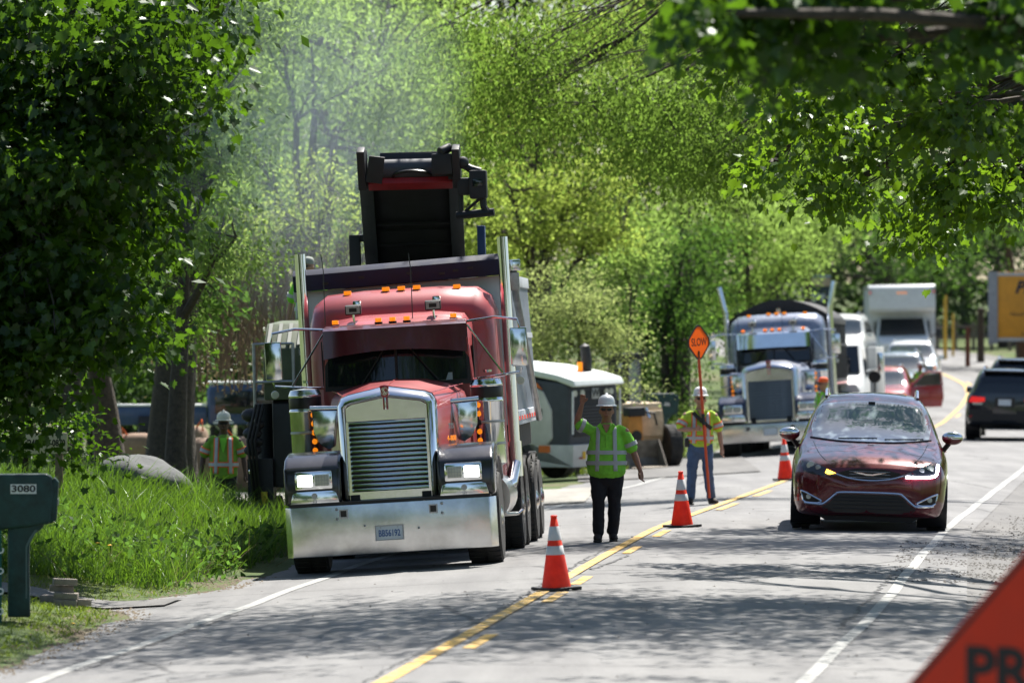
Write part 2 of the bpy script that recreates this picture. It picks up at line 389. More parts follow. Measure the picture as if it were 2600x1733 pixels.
def truck(name, label, loc, rot, o, group):
    T = empty(name, loc, rot, label, 'dump truck', group)
    P = o['paint']; HP = o.get('hood_paint', P); SP = o.get('sleeper_paint', P)
    B = lambda: MB()
    # chassis
    f = B()
    for s in (-1, 1): f.span(s * .36, s * .47, .3, 10.6, .62, .90)
    for y in (1.2, 2.6, 4.4, 6.5, 9.4): f.span(-.4, .4, y, y + .12, .66, .84)
    f.span(-.9, .9, 1.12, 1.28, .46, .62); f.span(-.35, .35, 1.0, 2.0, .5, .9)
    f.build('chassis_frame', BLACKM, T, bevel=.01)
    # bumper
    bh = o.get('bumper', (.22, .80))
    pts = [(-1.225, .17), (-1.15, .03), (-.6, 0), (.6, 0), (1.15, .03), (1.225, .17), (1.2, .19), (1.12, .07), (-1.12, .07), (-1.2, .19)]
    bm = B().prism(pts, bh[0], bh[1], 'xy').build('bumper', POLISH, T, bevel=.012, angle=50)
    for x in (-.535, .50):
        hk = B()
        for dx, dz, sx, sz in ((-.042, 0, .014, .1), (.042, 0, .014, .1), (0, .043, .07, .014), (0, -.043, .07, .014)): hk.box((dx, -.012, dz), (sx, .03, sz))
        h = hk.build('tow_hole_frame', STEEL, bm, loc=(x, 0, bh[1] - .10))
        B().box((0, -.001, 0), (.07, .006, .072)).build('tow_hole', BLACKM, h) if False else None
        B().box((x, -.002, bh[1] - .10), (.07, .006, .072)).build('tow_hole', BLACK, bm)
        for bx, bz in ((x + (.1 if x > 0 else -.08), .055), (x + (.1 if x > 0 else -.08), -.055)):
            B().ball((bx, -.004, bh[1] - .10 + bz), (.018, .012, .018), 10, 6).build('bolt_head', STEEL, bm)
    for bx, bz in ((-.3, .33), (.32, .27)): B().ball((bx, -.004, bh[0] + bz), (.016, .01, .016), 10, 6).build('bolt_head', STEEL, bm)
    B().span(-1.16, 1.16, .05, .30, bh[1] + .003, bh[1] + .035).build('bumper_top_plate', BLACK, T)
    pl = B().box((0, 0, 0), (.315, .008, .16)).build('license_plate', SCREEN, T, bevel=.003, loc=(-.02, -.02, bh[0] + .235))
    pf = B()
    for dx, dz, sx, sz in ((-.16, 0, .01, .17), (.16, 0, .01, .17), (0, .083, .33, .01), (0, -.083, .33, .01)): pf.box((dx, -.006, dz), (sx, .014, sz))
    pf.build('plate_frame', STEEL, pl)
    if o.get('plate'):
        text(o['plate'], .105, PLBLUE, pl, (0, -.007, -.008), width=.25, off=.02)
        for x in (-.1, .1): B().ball((x, -.006, .062), (.006, .004, .006), 8, 4).build('plate_screw', STEEL, pl)
    # fenders with lamps
    for s in (-1, 1):
        prof = [(.12, .82), (.10, 1.08), (.16, 1.24), (.34, 1.36), (.8, 1.42), (1.45, 1.40), (1.95, 1.22), (2.2, .95), (2.1, .93), (1.85, 1.10), (1.5, 1.22), (1.1, 1.24), (.75, 1.16), (.55, .95), (.5, .82)]
        fe = B().prism(prof, s * .56, s * 1.215, 'yz').build('fender', o['fender'], T, bevel=.07, seg=4, angle=60)
        hx = s * .865
        hl = B().box((hx, .085, 1.10), (.44, .08, .215)).build('headlight', CHROME, fe, bevel=.03)
        on = -1 if s < 0 else 1
        for q in (-1, 1):
            lit = o.get('lamps_on', True) and q == on
            B().box((hx + q * .098, .05, 1.10), (.175, .03, .135)).build('headlight_lens', LAMPON if lit else LENS, fe, bevel=.02)
            if not lit:
                g = B()
                for k in range(5): g.box((hx + q * .098 + (k - 2) * .033, .032, 1.10), (.004, .006, .12))
                for k in range(3): g.box((hx + q * .098, .033, 1.10 + (k - 1) * .04), (.16, .006, .004))
                tag(g.build('lens_rib', STEEL, fe), kind='stuff')
        tp = [(hx - .29, .815), (hx + .29, .815), (hx + .25, .955), (hx + .20, .975), (hx - .20, .975), (hx - .25, .955)]
        B().prism(tp, .075, .095, 'xz').build('trim_plate', CHROME, fe, bevel=.004)
        B().prism([(hx - .035 + .07 * .5 * (1 - math.cos(a)) , .92 + .035 * math.sin(a)) for a in np.linspace(0, 2 * math.pi, 13)[:-1]], .071, .077, 'xz').build('plate_emblem', STEEL, fe)
        for k in (-1, 0, 1): B().box((hx + k * .017, .073, .855), (.008, .006, .06)).build('plate_emblem_bar', STEEL, fe)
    # grille
    y0 = .30
    G = B(); outer = [(-.565, .84), (-.575, 1.93), (-.53, 2.02), (-.44, 2.06), (0, 2.14), (.44, 2.06), (.53, 2.02), (.575, 1.93), (.565, .84)]
    inner = [(-.475, .84), (-.475, 1.90), (-.44, 1.93), (-.40, 1.945), (0, 2.01), (.40, 1.945), (.44, 1.93), (.475, 1.90), (.475, .84)]
    n = len(outer); vs = []; fs = []
    for k, (a, b) in enumerate(zip(outer, inner)):
        a = Vector((a[0], a[1])); b = Vector((b[0], b[1])); tp = 1.0 if 1 < k < n - 2 else (.5 if 0 < k < n - 1 else 0)
        for q, yy in ((0, .38), (0, .16 + .05 * tp), (.10, .08 + .06 * tp), (.28, .025 + .055 * tp), (.52, .0 + .025 * tp), (.78, .0), (.94, .015), (1, .06)):
            p = a.lerp(b, q); vs.append((p.x, y0 + yy, p.y))
    for i in range(n - 1):
        for j in range(7): fs.append((i * 8 + j, i * 8 + j + 1, (i + 1) * 8 + j + 1, (i + 1) * 8 + j))
    GS = G.add(vs, fs).build('grille', CHROME, T, angle=50)
    B().prism([(-.47, 1.745), (-.47, 1.90), (-.40, 1.94), (0, 2.005), (.40, 1.94), (.47, 1.90), (.47, 1.745)], y0 + .045, y0 + .06, 'xz').build('grille_top_panel', CHROME, GS)
    B().span(-.47, .47, y0 + .045, y0 + .06, .84, .93).build('grille_bottom_panel', CHROME, GS)
    B().span(-.47, .47, y0 + .16, y0 + .18, .93, 1.745).build('grille_backing', BLACK, GS)
    nl = 15
    lv = B().prism([(-.03, -.016), (-.012, .018), (.03, .012), (.02, -.004)], -.46, .46, 'yz').build('louver', o.get('louver', CHROME), GS, loc=(0, y0 + .075, .955), bevel=.004)
    for k in range(1, nl): inst(lv, GS, loc=(0, y0 + .075, .955 + k * (.775 / (nl - 1))))
    for s in (-1, 1):
        B().span(s * .445, s * .475, y0 + .03, y0 + .09, .84, 1.74).build('grille_side_post', CHROME, GS)
    e = B().prism([(-.05, .045), (-.055, .075), (0, .085), (.055, .075), (.05, .045), (.045, -.03), (.028, -.06), (-.028, -.06), (-.045, -.03)], -.035, .0, 'xz').build('emblem', EMB_RED, GS, loc=(0, y0, 2.065), bevel=.006)
    B().lathe([(.0395, -.043), (.045, -.043), (.045, -.03), (.036, -.03)], 20, (0, 0, .01), 'y', False).build('emblem_ring', CHROME, e)
    text('K', .05, CHROME, e, (-.008, -.04, .022), off=.03); text('W', .045, CHROME, e, (.004, -.04, -.012), off=.03)
    for k in (-1, 0, 1): B().box((k * .02, -.012, -.13), (.012, .02, .14)).build('emblem_stripe', EMB_RED if k else CHROME, e, bevel=.002)
    # hood
    rings = []
    for y, wb, wt, zt, zs in ((y0 + .34, .545, .53, 2.11, 1.95), (1.2, .62, .60, 2.15, 1.98), (1.9, .72, .70, 2.18, 2.0), (2.45, .84, .82, 2.20, 2.03)):
        rings.append([Vector(p) for p in ((-wb, y, 1.0), (-wt - .01, y, zs - .15), (-wt * .97, y, zs - .02), (-wt * .88, y, zs + .06), (-wt * .4, y, zt - .01), (0, y, zt + .005), (wt * .4, y, zt - .01), (wt * .88, y, zs + .06), (wt * .97, y, zs - .02), (wt + .01, y, zs - .15), (wb, y, 1.0))])
    hood = B().loft(rings).build('hood', HP, T, angle=50)
    B().tube([(0, y0 + .36, 2.118), (0, 1.2, 2.157), (0, 1.9, 2.187), (0, 2.4, 2.206)], .010, 6).build('hood_hinge', HP, hood)
    for s in (-1, 1):
        B().box((s * .74, 2.1, 1.72), (.03, .10, .05)).build('hood_latch', BLACK, hood, bevel=.006)
        B().tube([(s * .50, y0 + .40, 2.03), (s * .68, 1.9, 2.08), (s * .78, 2.4, 2.10)], .007, 5).build('hood_crease', HP, hood)
    if o.get('bugs', True):
        for k, (zz, mm, tx) in enumerate(((1.62, STEEL, '775'), (1.48, AMBER, '4-808'), (1.37, AMBER, None), (1.24, AMBER, None))):
            if tx: text(tx, .085, mm, hood, (.70, 1.0, zz), rot=(90, 0, 62), off=.02, name='hood_lettering')
            else: B().ball((.64, .95, zz), (.02, .05, .03 if k == 2 else .02), 10, 6).build('hood_lamp', mm, hood)
    # cab
    cw = .90
    cab = B().loft([[Vector(p) for p in ((-cw, y, .95), (-cw, y, 2.1), (-cw * a, y, zt - .16), (-cw * a + .09, y, zt - .03), (-cw * .5, y, zt + .01), (cw * .5, y, zt + .01), (cw * a - .09, y, zt - .03), (cw * a, y, zt - .16), (cw, y, 2.1), (cw, y, .95))]
                    for y, a, zt in ((2.62, .94, 2.83), (2.85, .95, 2.90), (3.4, .96, 2.97), (4.1, .96, 3.0))]).build('cab', P, T, angle=50)
    # windshield: slightly bowed, raked, in a dark gasket
    def ws(wd0, wd1, z0, z1, yoff, nm, m, par):
        vs = []; nx, nz = 13, 5; fs = []
        for j in range(nz):
            t = j / (nz - 1); wd = wd0 + (wd1 - wd0) * t
            for i in range(nx):
                q = -1 + 2 * i / (nx - 1); vs.append((q * wd, 2.44 + .12 * t + .12 * q * q + yoff, z0 + (z1 - z0) * t))
        for j in range(nz - 1):
            for i in range(nx - 1): fs.append((j * nx + i, j * nx + i + 1, (j + 1) * nx + i + 1, (j + 1) * nx + i))
        return B().add(vs, fs).build(nm, m, par)
    ws(.875, .855, 2.10, 2.84, .01, 'windshield_gasket', BLACKM, cab)
    WS = ws(.835, .815, 2.16, 2.80, -.008, 'windshield', GLASSD, cab)
    B().box((0, 2.46, 2.46), (.03, .03, .66), (-9, 0, 0)).build('windshield_divider', BLACKM, cab)
    for x0, x1 in ((-.42, -.12), (.50, .14)):
        wp = B().tube([(x0, 2.42, 2.16), (x1, 2.46, 2.60)], .009, 6).build('wiper', BLACKM, cab)
    if o.get('papers', True):
        B().box((.53, 2.50, 2.20), (.26, .004, .09), (-14, 0, 3)).build('dashboard_paper', mat('paper', (.35, .45, .48), .8, var=.1), cab)
    # visor
    vz = o.get('visor_z', (2.48, 2.82)); nx = 17; vs = []; fs = []
    for i in range(nx):
        q = -1 + 2 * i / (nx - 1); yb = 2.28 + .13 * abs(q) ** 6
        zb = vz[0] + .075 * (1 - q * q) * o.get('visor_arch', 1)
        vs += [(q * .86, yb, zb), (q * .86, yb + .06, vz[1]), (q * .85, yb + .16, vz[1] + .035), (q * .85, yb + .5, vz[1] + .06), (q * .85, yb + .07, zb)]
    for i in range(nx - 1):
        for j in range(3): fs.append((i * 5 + j, (i + 1) * 5 + j, (i + 1) * 5 + j + 1, i * 5 + j + 1))
        fs.append((i * 5, i * 5 + 4, (i + 1) * 5 + 4, (i + 1) * 5))
    fs += [(0, 1, 2, 4), tuple(x + (nx - 1) * 5 for x in (0, 4, 2, 1))]
    B().add(vs, fs).build('visor', o['visor'], T, angle=40)
    # sleeper with rounded roof
    sw = 1.15; rings = []
    for y, dz, ww in ((3.75, -.30, .92), (3.85, -.14, .98), (4.05, -.03, 1.0), (4.3, 0, 1.0), (4.85, 0, 1.0)):
        zt = 3.30 + dz; W_ = sw * ww
        rings.append([Vector(p) for p in ((-W_, y, .95), (-W_, y, 2.4), (-W_ * .985, y, zt - .34), (-W_ * .93, y, zt - .14), (-W_ * .8, y, zt - .03), (-W_ * .4, y, zt), (W_ * .4, y, zt), (W_ * .8, y, zt - .03), (W_ * .93, y, zt - .14), (W_ * .985, y, zt - .34), (W_, y, 2.4), (W_, y, .95))])
    sl_ = B().loft(rings).build('sleeper', SP, T, angle=60)
    for x in (-.66, -.19, 0, .19, .68): marker_light(sl_, x, 4.1, 3.25 + (.02 if abs(x) < .3 else 0), .088, .05, ribs=False)
    for x in (-.72, -.2, -.03, .14, .70): marker_light(cab, x, 2.72, 2.89, .08, .05)
    for x in (-.5, .46):
        wl = B().box((0, 0, 0), (.19, .10, .11), (8, 0, 0)).build('work_light', BLACKM, cab, bevel=.01, loc=(x, 2.78, 3.06))
        B().box((0, -.052, -.004), (.165, .012, .085), (8, 0, 0)).build('lamp_face', STEEL, wl); B().box((0, -.062, -.004), (.09, .006, .045), (8, 0, 0)).build('lamp_face_badge', BLACK, wl)
        B().tube([(0, .02, -.05), (0, .02, -.12), (.01, .03, -.17)], .014, 8).build('lamp_bracket', CHROME, wl)
        B().box((x + .03, 3.05, 3.12), (.095, .22, .095), (0, 0, 0)).build('cab_roof_horn', CHROME, cab, bevel=.02)
    for x, zz in ((-.95, 3.75), (.22, 3.7)):
        B().tube([(x * .9, 2.9, 2.9), (x * .9 + .01, 2.95, zz - .2), (x * .9 - .01, 3.0, zz)], .006, 5).build('antenna', BLACK, cab)
    for s in (-1, 1):   # side window and door line
        B().span(s * .902, s * .906, 2.95, 3.65, 2.12, 2.66).build('side_window', GLASSD, cab)
        B().span(s * .90, s * .915, 2.8, 2.84, 1.0, 2.7).build('door_seam', BLACKM, cab)
        # mirror with arms
        mx = s * 1.47
        mr = B().box((mx, 2.52, 2.50), (.20, .08, .46)).build('mirror', CHROME, T, bevel=.02)
        for zz, zc_ in ((2.80, 2.84), (2.17, 2.14)):
            B().tube([(s * .86, 2.7, zc_), (s * 1.2, 2.55, zc_ + .03), (mx, 2.5, zz + .03), (mx + s * .02, 2.5, zz - .08 * (1 if zz > 2.5 else -1))], .016, 8).build('mirror_arm', CHROME, mr)
        B().tube([(s * .86, 2.66, 2.80), (s * 1.28, 2.55, 2.17)], .012, 6).build('mirror_brace', CHROME, mr)
        B().lathe([(.001, -.02), (.045, -.02), (.05, 0), (.03, .03)], 14, (mx, 2.46, 2.13 - .03), 'y').build('mirror_lamp', LENS, mr)
        B().lathe([(.001, 0), (.05, 0), (.055, .03)], 14, (s * 1.08, 2.5, 2.22), 'z').build('spot_mirror', CHROME, mr)
        # air cleaner
        axx = s * 1.08; ay = 2.05
        ac = B().lathe([(.12, 1.10), (.19, 1.14), (.19, 1.86), (.197, 1.87), (.197, 1.90), (.19, 1.91), (.19, 2.05), (.197, 2.06), (.197, 2.08), (.17, 2.14), (.01, 2.16)], 28, (axx, ay, 0), 'z').build('air_cleaner', CHROME if s > 0 else POLISH, T)
        B().lathe([(.192, 1.92), (.194, 1.93), (.194, 2.04), (.192, 2.05)], 28, (axx, ay, 0), 'z').build('air_cleaner_cap', BLACK, ac)
        for bz in (1.36, 1.62): B().lathe([(.191, bz), (.196, bz + .005), (.196, bz + .025), (.191, bz + .03)], 28, (axx, ay, 0), 'z').build('clamp_band', STEEL, ac)
        lx = axx - s * .10; ly = ay - .175
        B().box((lx, ly + .03, 1.56), (.08, .03, .64)).build('light_bar', BLACKM, ac, bevel=.01)
        for k in range(6 if s < 0 else 5):
            zz = 1.84 - k * .105
            B().lathe([(.0005, -.008), (.02, -.006), (.032, 0), (.033, .02)], 16, (lx, ly, zz), 'y').build('running_light', (BLACKM if (s > 0 and k == 2) else REDLENS if (s < 0 and k == 5) else AMBER), ac)
        B().box((axx + s * (.05 if s < 0 else .0) - .0, ay - .2, 1.28 if s > 0 else 1.24), (.115, .05, .115)).build('turn_signal', AMBERON, ac, bevel=.012)
        # polished splash shield between hood and air cleaner
        sp = [(s * .66, 1.88), (s * .98, 1.90), (s * .97, 1.62), (s * .90, 1.48), (s * .80, 1.42), (s * .72, 1.46)]
        B().prism(sp, 1.70, 1.74, 'xz').build('splash_shield', o.get('shield', CHROME), T, bevel=.015)
        B().tube([(s * .64, 1.72, 1.90), (s * 1.0, 1.72, 1.915)], .035, 10).build('shield_roll', CHROME, T)
        # exhaust stack
        sx = s * 1.25; top = o.get('stack_top', 3.86)
        if o.get('bent'):
            pts = [(sx, 4.55, 1.0), (sx, 4.55, top - .62), (sx + s * .03, 4.55, top - .5), (sx + s * .13, 4.6, top)]
        else: pts = [(sx, 4.5, 1.0), (sx, 4.5, top - .03 * (1 - s))]
        st = B().tube(pts, [.068] * len(pts), 20, caps=False)
        st.tube([tuple(Vector(q)) for q in pts[::-1]], [.06] * len(pts), 20, caps=False)
        st = st.build('exhaust_stack', CHROME, T, angle=60)
        B().cyl((sx, 4.5, .92), (sx, 4.5, 1.35), .085, n=20).build('stack_elbow', CHROME, st)
        B().tube([(sx, 4.5, 1.1), (sx - s * .05, 4.2, .85), (sx - s * .25, 3.9, .75)], .075, 14).build('stack_elbow', CHROME, st)
        # fuel tank and steps
        ft = B().cyl((s * .95, 2.75, .72), (s * .95, 4.5, .72), .30, n=26).build('fuel_tank', POLISH, T)
        B().span(s * .95, s * 1.3, 3.0, 3.35, .48, .52).build('step', POLISH, ft, bevel=.006)
        B().tube([(s * 1.0, 3.1, .5), (s * 1.32, 3.1, .5), (s * 1.36, 3.16, .54)], .02, 8).build('step', POLISH, ft)
        # wheels
        wheel(T, s * 1.02, 1.2, .54, .40, s)
        for k, y in enumerate(o.get('axles', (5.9, 7.15, 8.5, 9.85))):
            wheel(T, s * (1.07 if k < 2 else 1.02), y, .52, .34 if k < 2 else .54, s, dual=k >= 2)
            if k < 2 or o.get('guards', True):
                arc = [(y + .60 * math.cos(t), .53 + .60 * math.sin(t)) for t in np.linspace(R(10), R(170), 13)] + [(y + .575 * math.cos(t), .53 + .575 * math.sin(t)) for t in np.linspace(R(170), R(10), 13)]
                B().prism(arc, s * .84, s * 1.25, 'yz').build('mudguard', o.get('guard', BLACK), T, angle=30)
    # dump box
    bx = o['box']; y1, y2 = bx['y']; z1, z2 = bx['z']; bw = bx.get('w', 1.25); bm_ = bx['mat']
    D = B(); t = .05
    D.span(-bw + .003, bw - .003, y1, y1 + t, z1 + .003, z2); D.span(-bw + .003, bw - .003, y2 - t, y2, z1 + .003, z2 - .003); D.span(-bw + .06, bw - .06, y1, y2, z1, z1 + t)
    for s in (-1, 1): D.span(s * (bw - t), s * bw, y1 + .004, y2 - .004, z1, z2)
    DB = D.build('dump_box', bm_, T, bevel=.008)
    rib = B().box((0, 0, 0), (.05, .045, z2 - z1 - .02)).build('side_rib', bm_, DB, bevel=.01, loc=(bw + .026, y1 + .25, (z1 + z2) / 2))
    for k in range(22):
        yy = y1 + .25 + k * ((y2 - y1 - .35) / 21)
        for s in (-1, 1):
            if k == 0 and s > 0: continue
            inst(rib, DB, loc=(s * (bw + .026), yy, (z1 + z2) / 2))
    for s in (-1, 1):
        B().span(s * bw, s * (bw + .07), y1, y2, z2 - .12, z2 + .02).build('top_rail', bm_, DB, bevel=.012)
        B().span(s * bw, s * (bw + .065), y1, y2, z1 - .02, z1 + .16).build('bottom_rail', bm_, DB, bevel=.012)
        B().span(s * (bw + .056), s * (bw + .062), y1, y2, (z1 + z2) / 2 + .15, (z1 + z2) / 2 + .22).build('mid_rail', bm_, DB)
        for k in range(18):
            B().span(s * (bw + .067), s * (bw + .071), y1 + .1 + k * .33, y1 + .1 + k * .33 + .28, z1 + .04, z1 + .09).build('conspicuity_tape', REDLENS if k % 2 else REFL, DB)
    B().span(-bw * .75, bw * .75, y1 - .03, y1 - .002, z2 - .22, z2 - .10).build('front_stiffener', bm_, DB, bevel=.006)
    hs = [(-bw + .1, z1 - .3), (bw - .1, z1 - .3), (bw - .1, z1), (-bw + .1, z1)]
    B().prism(hs, y1 + 1, y2, 'xz').build('box_underframe', BLACKM, T)
    if bx.get('text'):
        text(bx['text'], .17, BLACK, DB, (bw + .053, y1 + .75, 2.25), rot=(90, 0, 90), off=.02, name='box_lettering')
    if bx.get('bow'):
        arch = [(-bw - .03, z2 + .03)] + [(bw * q, z2 + .08 + .46 * math.cos(q * math.pi / 2) ** .85) for q in np.linspace(-.97, .97, 21)] + [(bw + .03, z2 + .03)]
        B().prism(arch, y1 - .05, y2 + .05, 'xz').build('tarp', mat('dark_tarp', (.022, .022, .024), .7, var=.3), DB, angle=30)
        B().span(-.05, .05, y1 - .14, y1 - .06, z2 - .05, z2 + .33).build('tarp_bracket', POLISH, DB)
    else:
        tr = B().prism([(y1 - .15, z2 + .0), (y1 - .17, z2 + .2), (y1 - .05, z2 + .27), (y1 + .15, z2 + .25), (y1 + .18, z2 + .01)], -1.30, 1.32, 'yz').build('tarp_housing', NAVY, DB, bevel=.015)
        for q in (-.9, -.45, .15, .55, .72, .9): B().box((q, y1 - .165, z2 + .10 + .02 * math.sin(q * 9)), (.07, .012, .03)).build('housing_bracket', BLACK, tr)
        arm = B().tube([(1.34, y1 + .0, z2 + .1), (1.345, y1 + .2, z2 - .25), (1.36, y1 + 2.6, 2.1), (1.36, y1 + 4.0, z1 + .05)], .045, 10).build('tarp_arm', STEEL, T)
        B().box((1.34, y1 - .02, z2 + .14), (.19, .12, .14)).build('tarp_arm_motor', CHROME, arm, bevel=.02)
        B().box((1.34, y1 + .0, z2 - .06), (.13, .12, .22)).build('tarp_arm_bracket', STEEL, arm, bevel=.01)
        ld = B(); rr = random.Random(5); nx, ny = 13, 24; vs = []; fs = []
        for j in range(ny):
            for i in range(nx):
                q = -1 + 2 * i / (nx - 1); p = -1 + 2 * j / (ny - 1)
                vs.append((q * (bw - .06), y1 + .08 + (y2 - y1 - .16) * j / (ny - 1), z2 - .18 + .36 * (1 - q * q) * (1 - p * p * .4) + rr.uniform(-.05, .05)))
        for j in range(ny - 1):
            for i in range(nx - 1): fs.append((j * nx + i, j * nx + i + 1, (j + 1) * nx + i + 1, (j + 1) * nx + i))
        lo = ld.add(vs, fs).build('asphalt_millings', mat('asphalt_millings', (.035, .034, .033), .95, var=.4, vscale=18, bump=1, bscale=30), None, smooth=False)
        lo.parent = DB; lo['kind'] = 'stuff'
    if bx.get('roll'):
        DB.rotation_euler = (0, R(bx['roll']), 0); DB.location.x = .0
    if o.get('tall_grille'): GS.scale = (1.14, 1, 1.12); GS.location.z = -.22
    return T

FEN = mat('dark_fender_paint', (.022, .022, .028), .22, coat=.6, var=.1)
BOXW = mat('aluminium_box', (.52, .55, .60), .5, .35, var=.1, vscale=2)
t1x, t1y = -1.36, 65.4
truck('dump_truck', 'red dump truck with chrome bumper and grille being loaded under the raised conveyor', (t1x, t1y, gzf(t1x, t1y + 1) + .0), (0, -3.5, -2.9),
      dict(paint=TRUCKRED, fender=FEN, visor=mat('visor_maroon', (.075, .010, .018), .30, coat=.5, var=.1), plate='BB56192', stack_top=3.86,
           box=dict(y=(4.98, 10.9), roll=-1.4, z=(1.52, 3.37), mat=BOXW, text='TARK'), guard=BLACK), 'dump trucks')
NB = mat('dark_blue_paint', (.02, .028, .06), .25, coat=.6, var=.1); LB = mat('pale_silver_paint', (.50, .52, .60), .3, .3, coat=.5, var=.06)
p2 = at(1962, 1172, 131.5)
t2x, t2y = float(p2.x), 131.5
truck('dump_truck', 'blue and silver dump truck with bent exhaust stacks and bowed black tarp', (t2x, t2y, gzf(t2x, t2y) + .0), (0, -3.3, -6.5),
      dict(paint=NB, hood_paint=LB, sleeper_paint=mat('mid_blue_paint', (.26, .29, .37), .25, .2, coat=.8, var=.08), fender=NB, visor=CHROME, visor_arch=.2, stack_top=4.0, bent=True, bugs=False, papers=False, lamps_on=False, louver=mat('dull_louver_metal', (.30, .31, .28), .35, .9, var=.2), bumper=(.32, .74), tall_grille=True,
           box=dict(y=(5.0, 10.5), z=(1.5, 3.1), mat=mat('dark_box', (.03, .032, .036), .6, var=.2), w=1.22, bow=True), shield=CHROME), 'dump trucks')
# ---------------------------------------------------------------- milling machines and loader
DARKM = mat('machine_black', (.020, .021, .024), .55, var=.3, vscale=4)
DGREY = mat('machine_grey', (.060, .066, .080), .5, var=.15)
CREAM = mat('machine_cream', (.64, .62, .57), .5, var=.1, vscale=3)
HOODW = mat('machine_white_hood', (.76, .80, .76), .4, var=.05)
MORANGE = mat('machine_orange', (.75, .17, .03), .5, var=.1)
OLIVE = mat('machine_olive_hood', (.065, .085, .042), .5, var=.15)
BELT = mat('conveyor_belt', (.022, .023, .026), .8, var=.3, vscale=3, bump=.3, bscale=10)
BARRED = mat('bar_red', (.33, .022, .03), .5, var=.15)
B = lambda: MB()
# big milling machine behind the red truck, its conveyor over the dump box
my = 78.0; mx = -2.15
M = empty('milling_machine', (mx, my, gzf(mx, my)), (0, -1.5, -4), 'dark milling machine with its raised conveyor feeding the red dump truck', 'milling machine')
B().prism([(0, .75), (0, 1.9), (.5, 2.15), (2.4, 2.25), (2.6, 1.9), (7, 1.9), (7.2, .7)], -1.1, 1.1, 'yz').build('machine_body', DARKM, M, bevel=.04)
hd = B().prism([(-.05, 1.95), (.0, 2.65), (.5, 3.0), (2.2, 3.05), (2.2, 1.95)], -1.2, -.3, 'yz').build('engine_hood', OLIVE, M, bevel=.03)
for k in range(6): B().box((-1.13 + k * .14, .24, 2.85), (.05, .55, .012), (33, 0, 0)).build('hood_louver', mat('dull_louver', (.20, .21, .18), .6), hd)
rail = B()
for s in (-1.32, -.78): rail.tube([(s, -.1, 1.6), (s, -.1, 2.73)], .022, 6)
for zz in (2.2, 2.72): rail.tube([(-1.32, -.1, zz), (-.78, -.1, zz)], .02, 6)
rail.tube([(-1.32, -.1, 2.72), (-1.35, 2.0, 2.72)], .02, 6); rail.build('guard_rail', STEEL, M)
for s in (-1, 1):
    for y in (.5, 5.6):
        cr = B().prism([(y - .75, .12), (y - .55, .0), (y + .55, 0), (y + .75, .12), (y + .78, .40), (y + .5, .62), (y - .5, .62), (y - .78, .40)], s * 1.25 - .16, s * 1.25 + .16, 'yz').build('crawler_track', RUBBER, M, bevel=.03)
        for k in range(7): B().box((s * 1.25, y - .55 + k * .18, -.005 + .012), (.34, .05, .03)).build('track_pad', BLACK, cr)
        B().cyl((s * 1.25, y, .6), (s * 1.25, y, 1.9), .13, n=14).build('leg_column', DARKM, M)
lc = B()
for k, (zz, r) in enumerate(((1.75, .10), (1.62, .085), (1.5, .09), (1.38, .07), (1.27, .085), (1.1, .06))): lc.ball((-1.38 + .05 * (k % 2), .0, zz), (r * 1.5, r * 1.2, r), 10, 6)
lc.span(-1.45, -1.1, -.08, .2, .55, 1.15); lc.build('side_valve_block', DARKM, M)
for k in range(3):
    B().tube([(-1.3 + k * .05, -.15, 1.9), (-1.42 + k * .05, -.22, 1.4), (-1.36 + k * .04, -.15, .6), (-1.3 + k * .05, .0, .35)], .022, 7).build('hydraulic_hose', BLACK, M)
B().box((-1.25, -.12, .55), (.14, .03, .30)).build('warning_plate', mat('machine_yellow', (.55, .42, .03), .5, var=.1), M, bevel=.004)
B().box((-1.4, -.1, .98), (.06, .05, .06)).build('machine_lamp', CHROME, M, bevel=.01)
dk = B().span(-1.1, 1.1, 2.4, 5.2, 1.9, 1.96).build('operator_deck', STEEL, M)
# conveyor frame: local axes along the belt
cv0 = Vector((.98, 0.2, 2.0)); cv1 = Vector((1.42, -6.1, 4.86)); d = (cv1 - cv0); Lc = d.length; d.normalize()
ux = Vector((0, 0, 1)).cross(-d).normalized(); uz = ux.cross(d).normalized()
if uz.z < 0: uz = -uz
MC = Matrix((( ux.x, d.x, uz.x, cv0.x), (ux.y, d.y, uz.y, cv0.y), (ux.z, d.z, uz.z, cv0.z), (0, 0, 0, 1)))
def conv(name, m, fn, bevel=0.0, smooth=True):
    mb = MB(); fn(mb); mb.v = [tuple(MC @ Vector(p)) for p in mb.v]; return mb.build(name, m, M, bevel=bevel, smooth=smooth)
W2 = .60
for s in (-1, 1):
    conv('conveyor_side', DARKM, lambda q: q.prism([(0, -.1), (Lc + .05, -.1), (Lc + .12, .1), (Lc + .1, .24), (0, .3)], s * W2, s * (W2 - .06), 'yz'), .01)
    conv('conveyor_side_flange', DGREY, lambda q: q.span(s * (W2 - .12), s * (W2 + .05), 0, Lc + .05, -.16, -.103), .006)
conv('belt', BELT, lambda q: q.span(-W2 + .07, W2 - .07, .0, Lc + .04, -.06, .16), .04)
conv('belt_cover', BELT, lambda q: q.span(-W2 + .13, W2 - .13, .2, Lc * .77, -.10, -.062), .004)
for k in range(9):
    conv('belt_rib', DARKM, lambda q: q.span(-W2 + .13, W2 - .13, .6 + k * .62, .66 + k * .62, -.125, -.102), .004)
for k in range(3):
    conv('cover_slot', BLACK, lambda q: q.span(-.47 + k * .33, -.21 + k * .33, 2.25, 2.32, -.109, -.1005))
conv('red_bar', BARRED, lambda q: q.span(-W2 + .07, W2 - .07, Lc - .20, Lc - .0, -.19, -.11), .01)
conv('end_roller', DGREY, lambda q: q.cyl((-W2 + .08, Lc - .02, .02), (W2 - .08, Lc - .02, .02), .13, n=20))
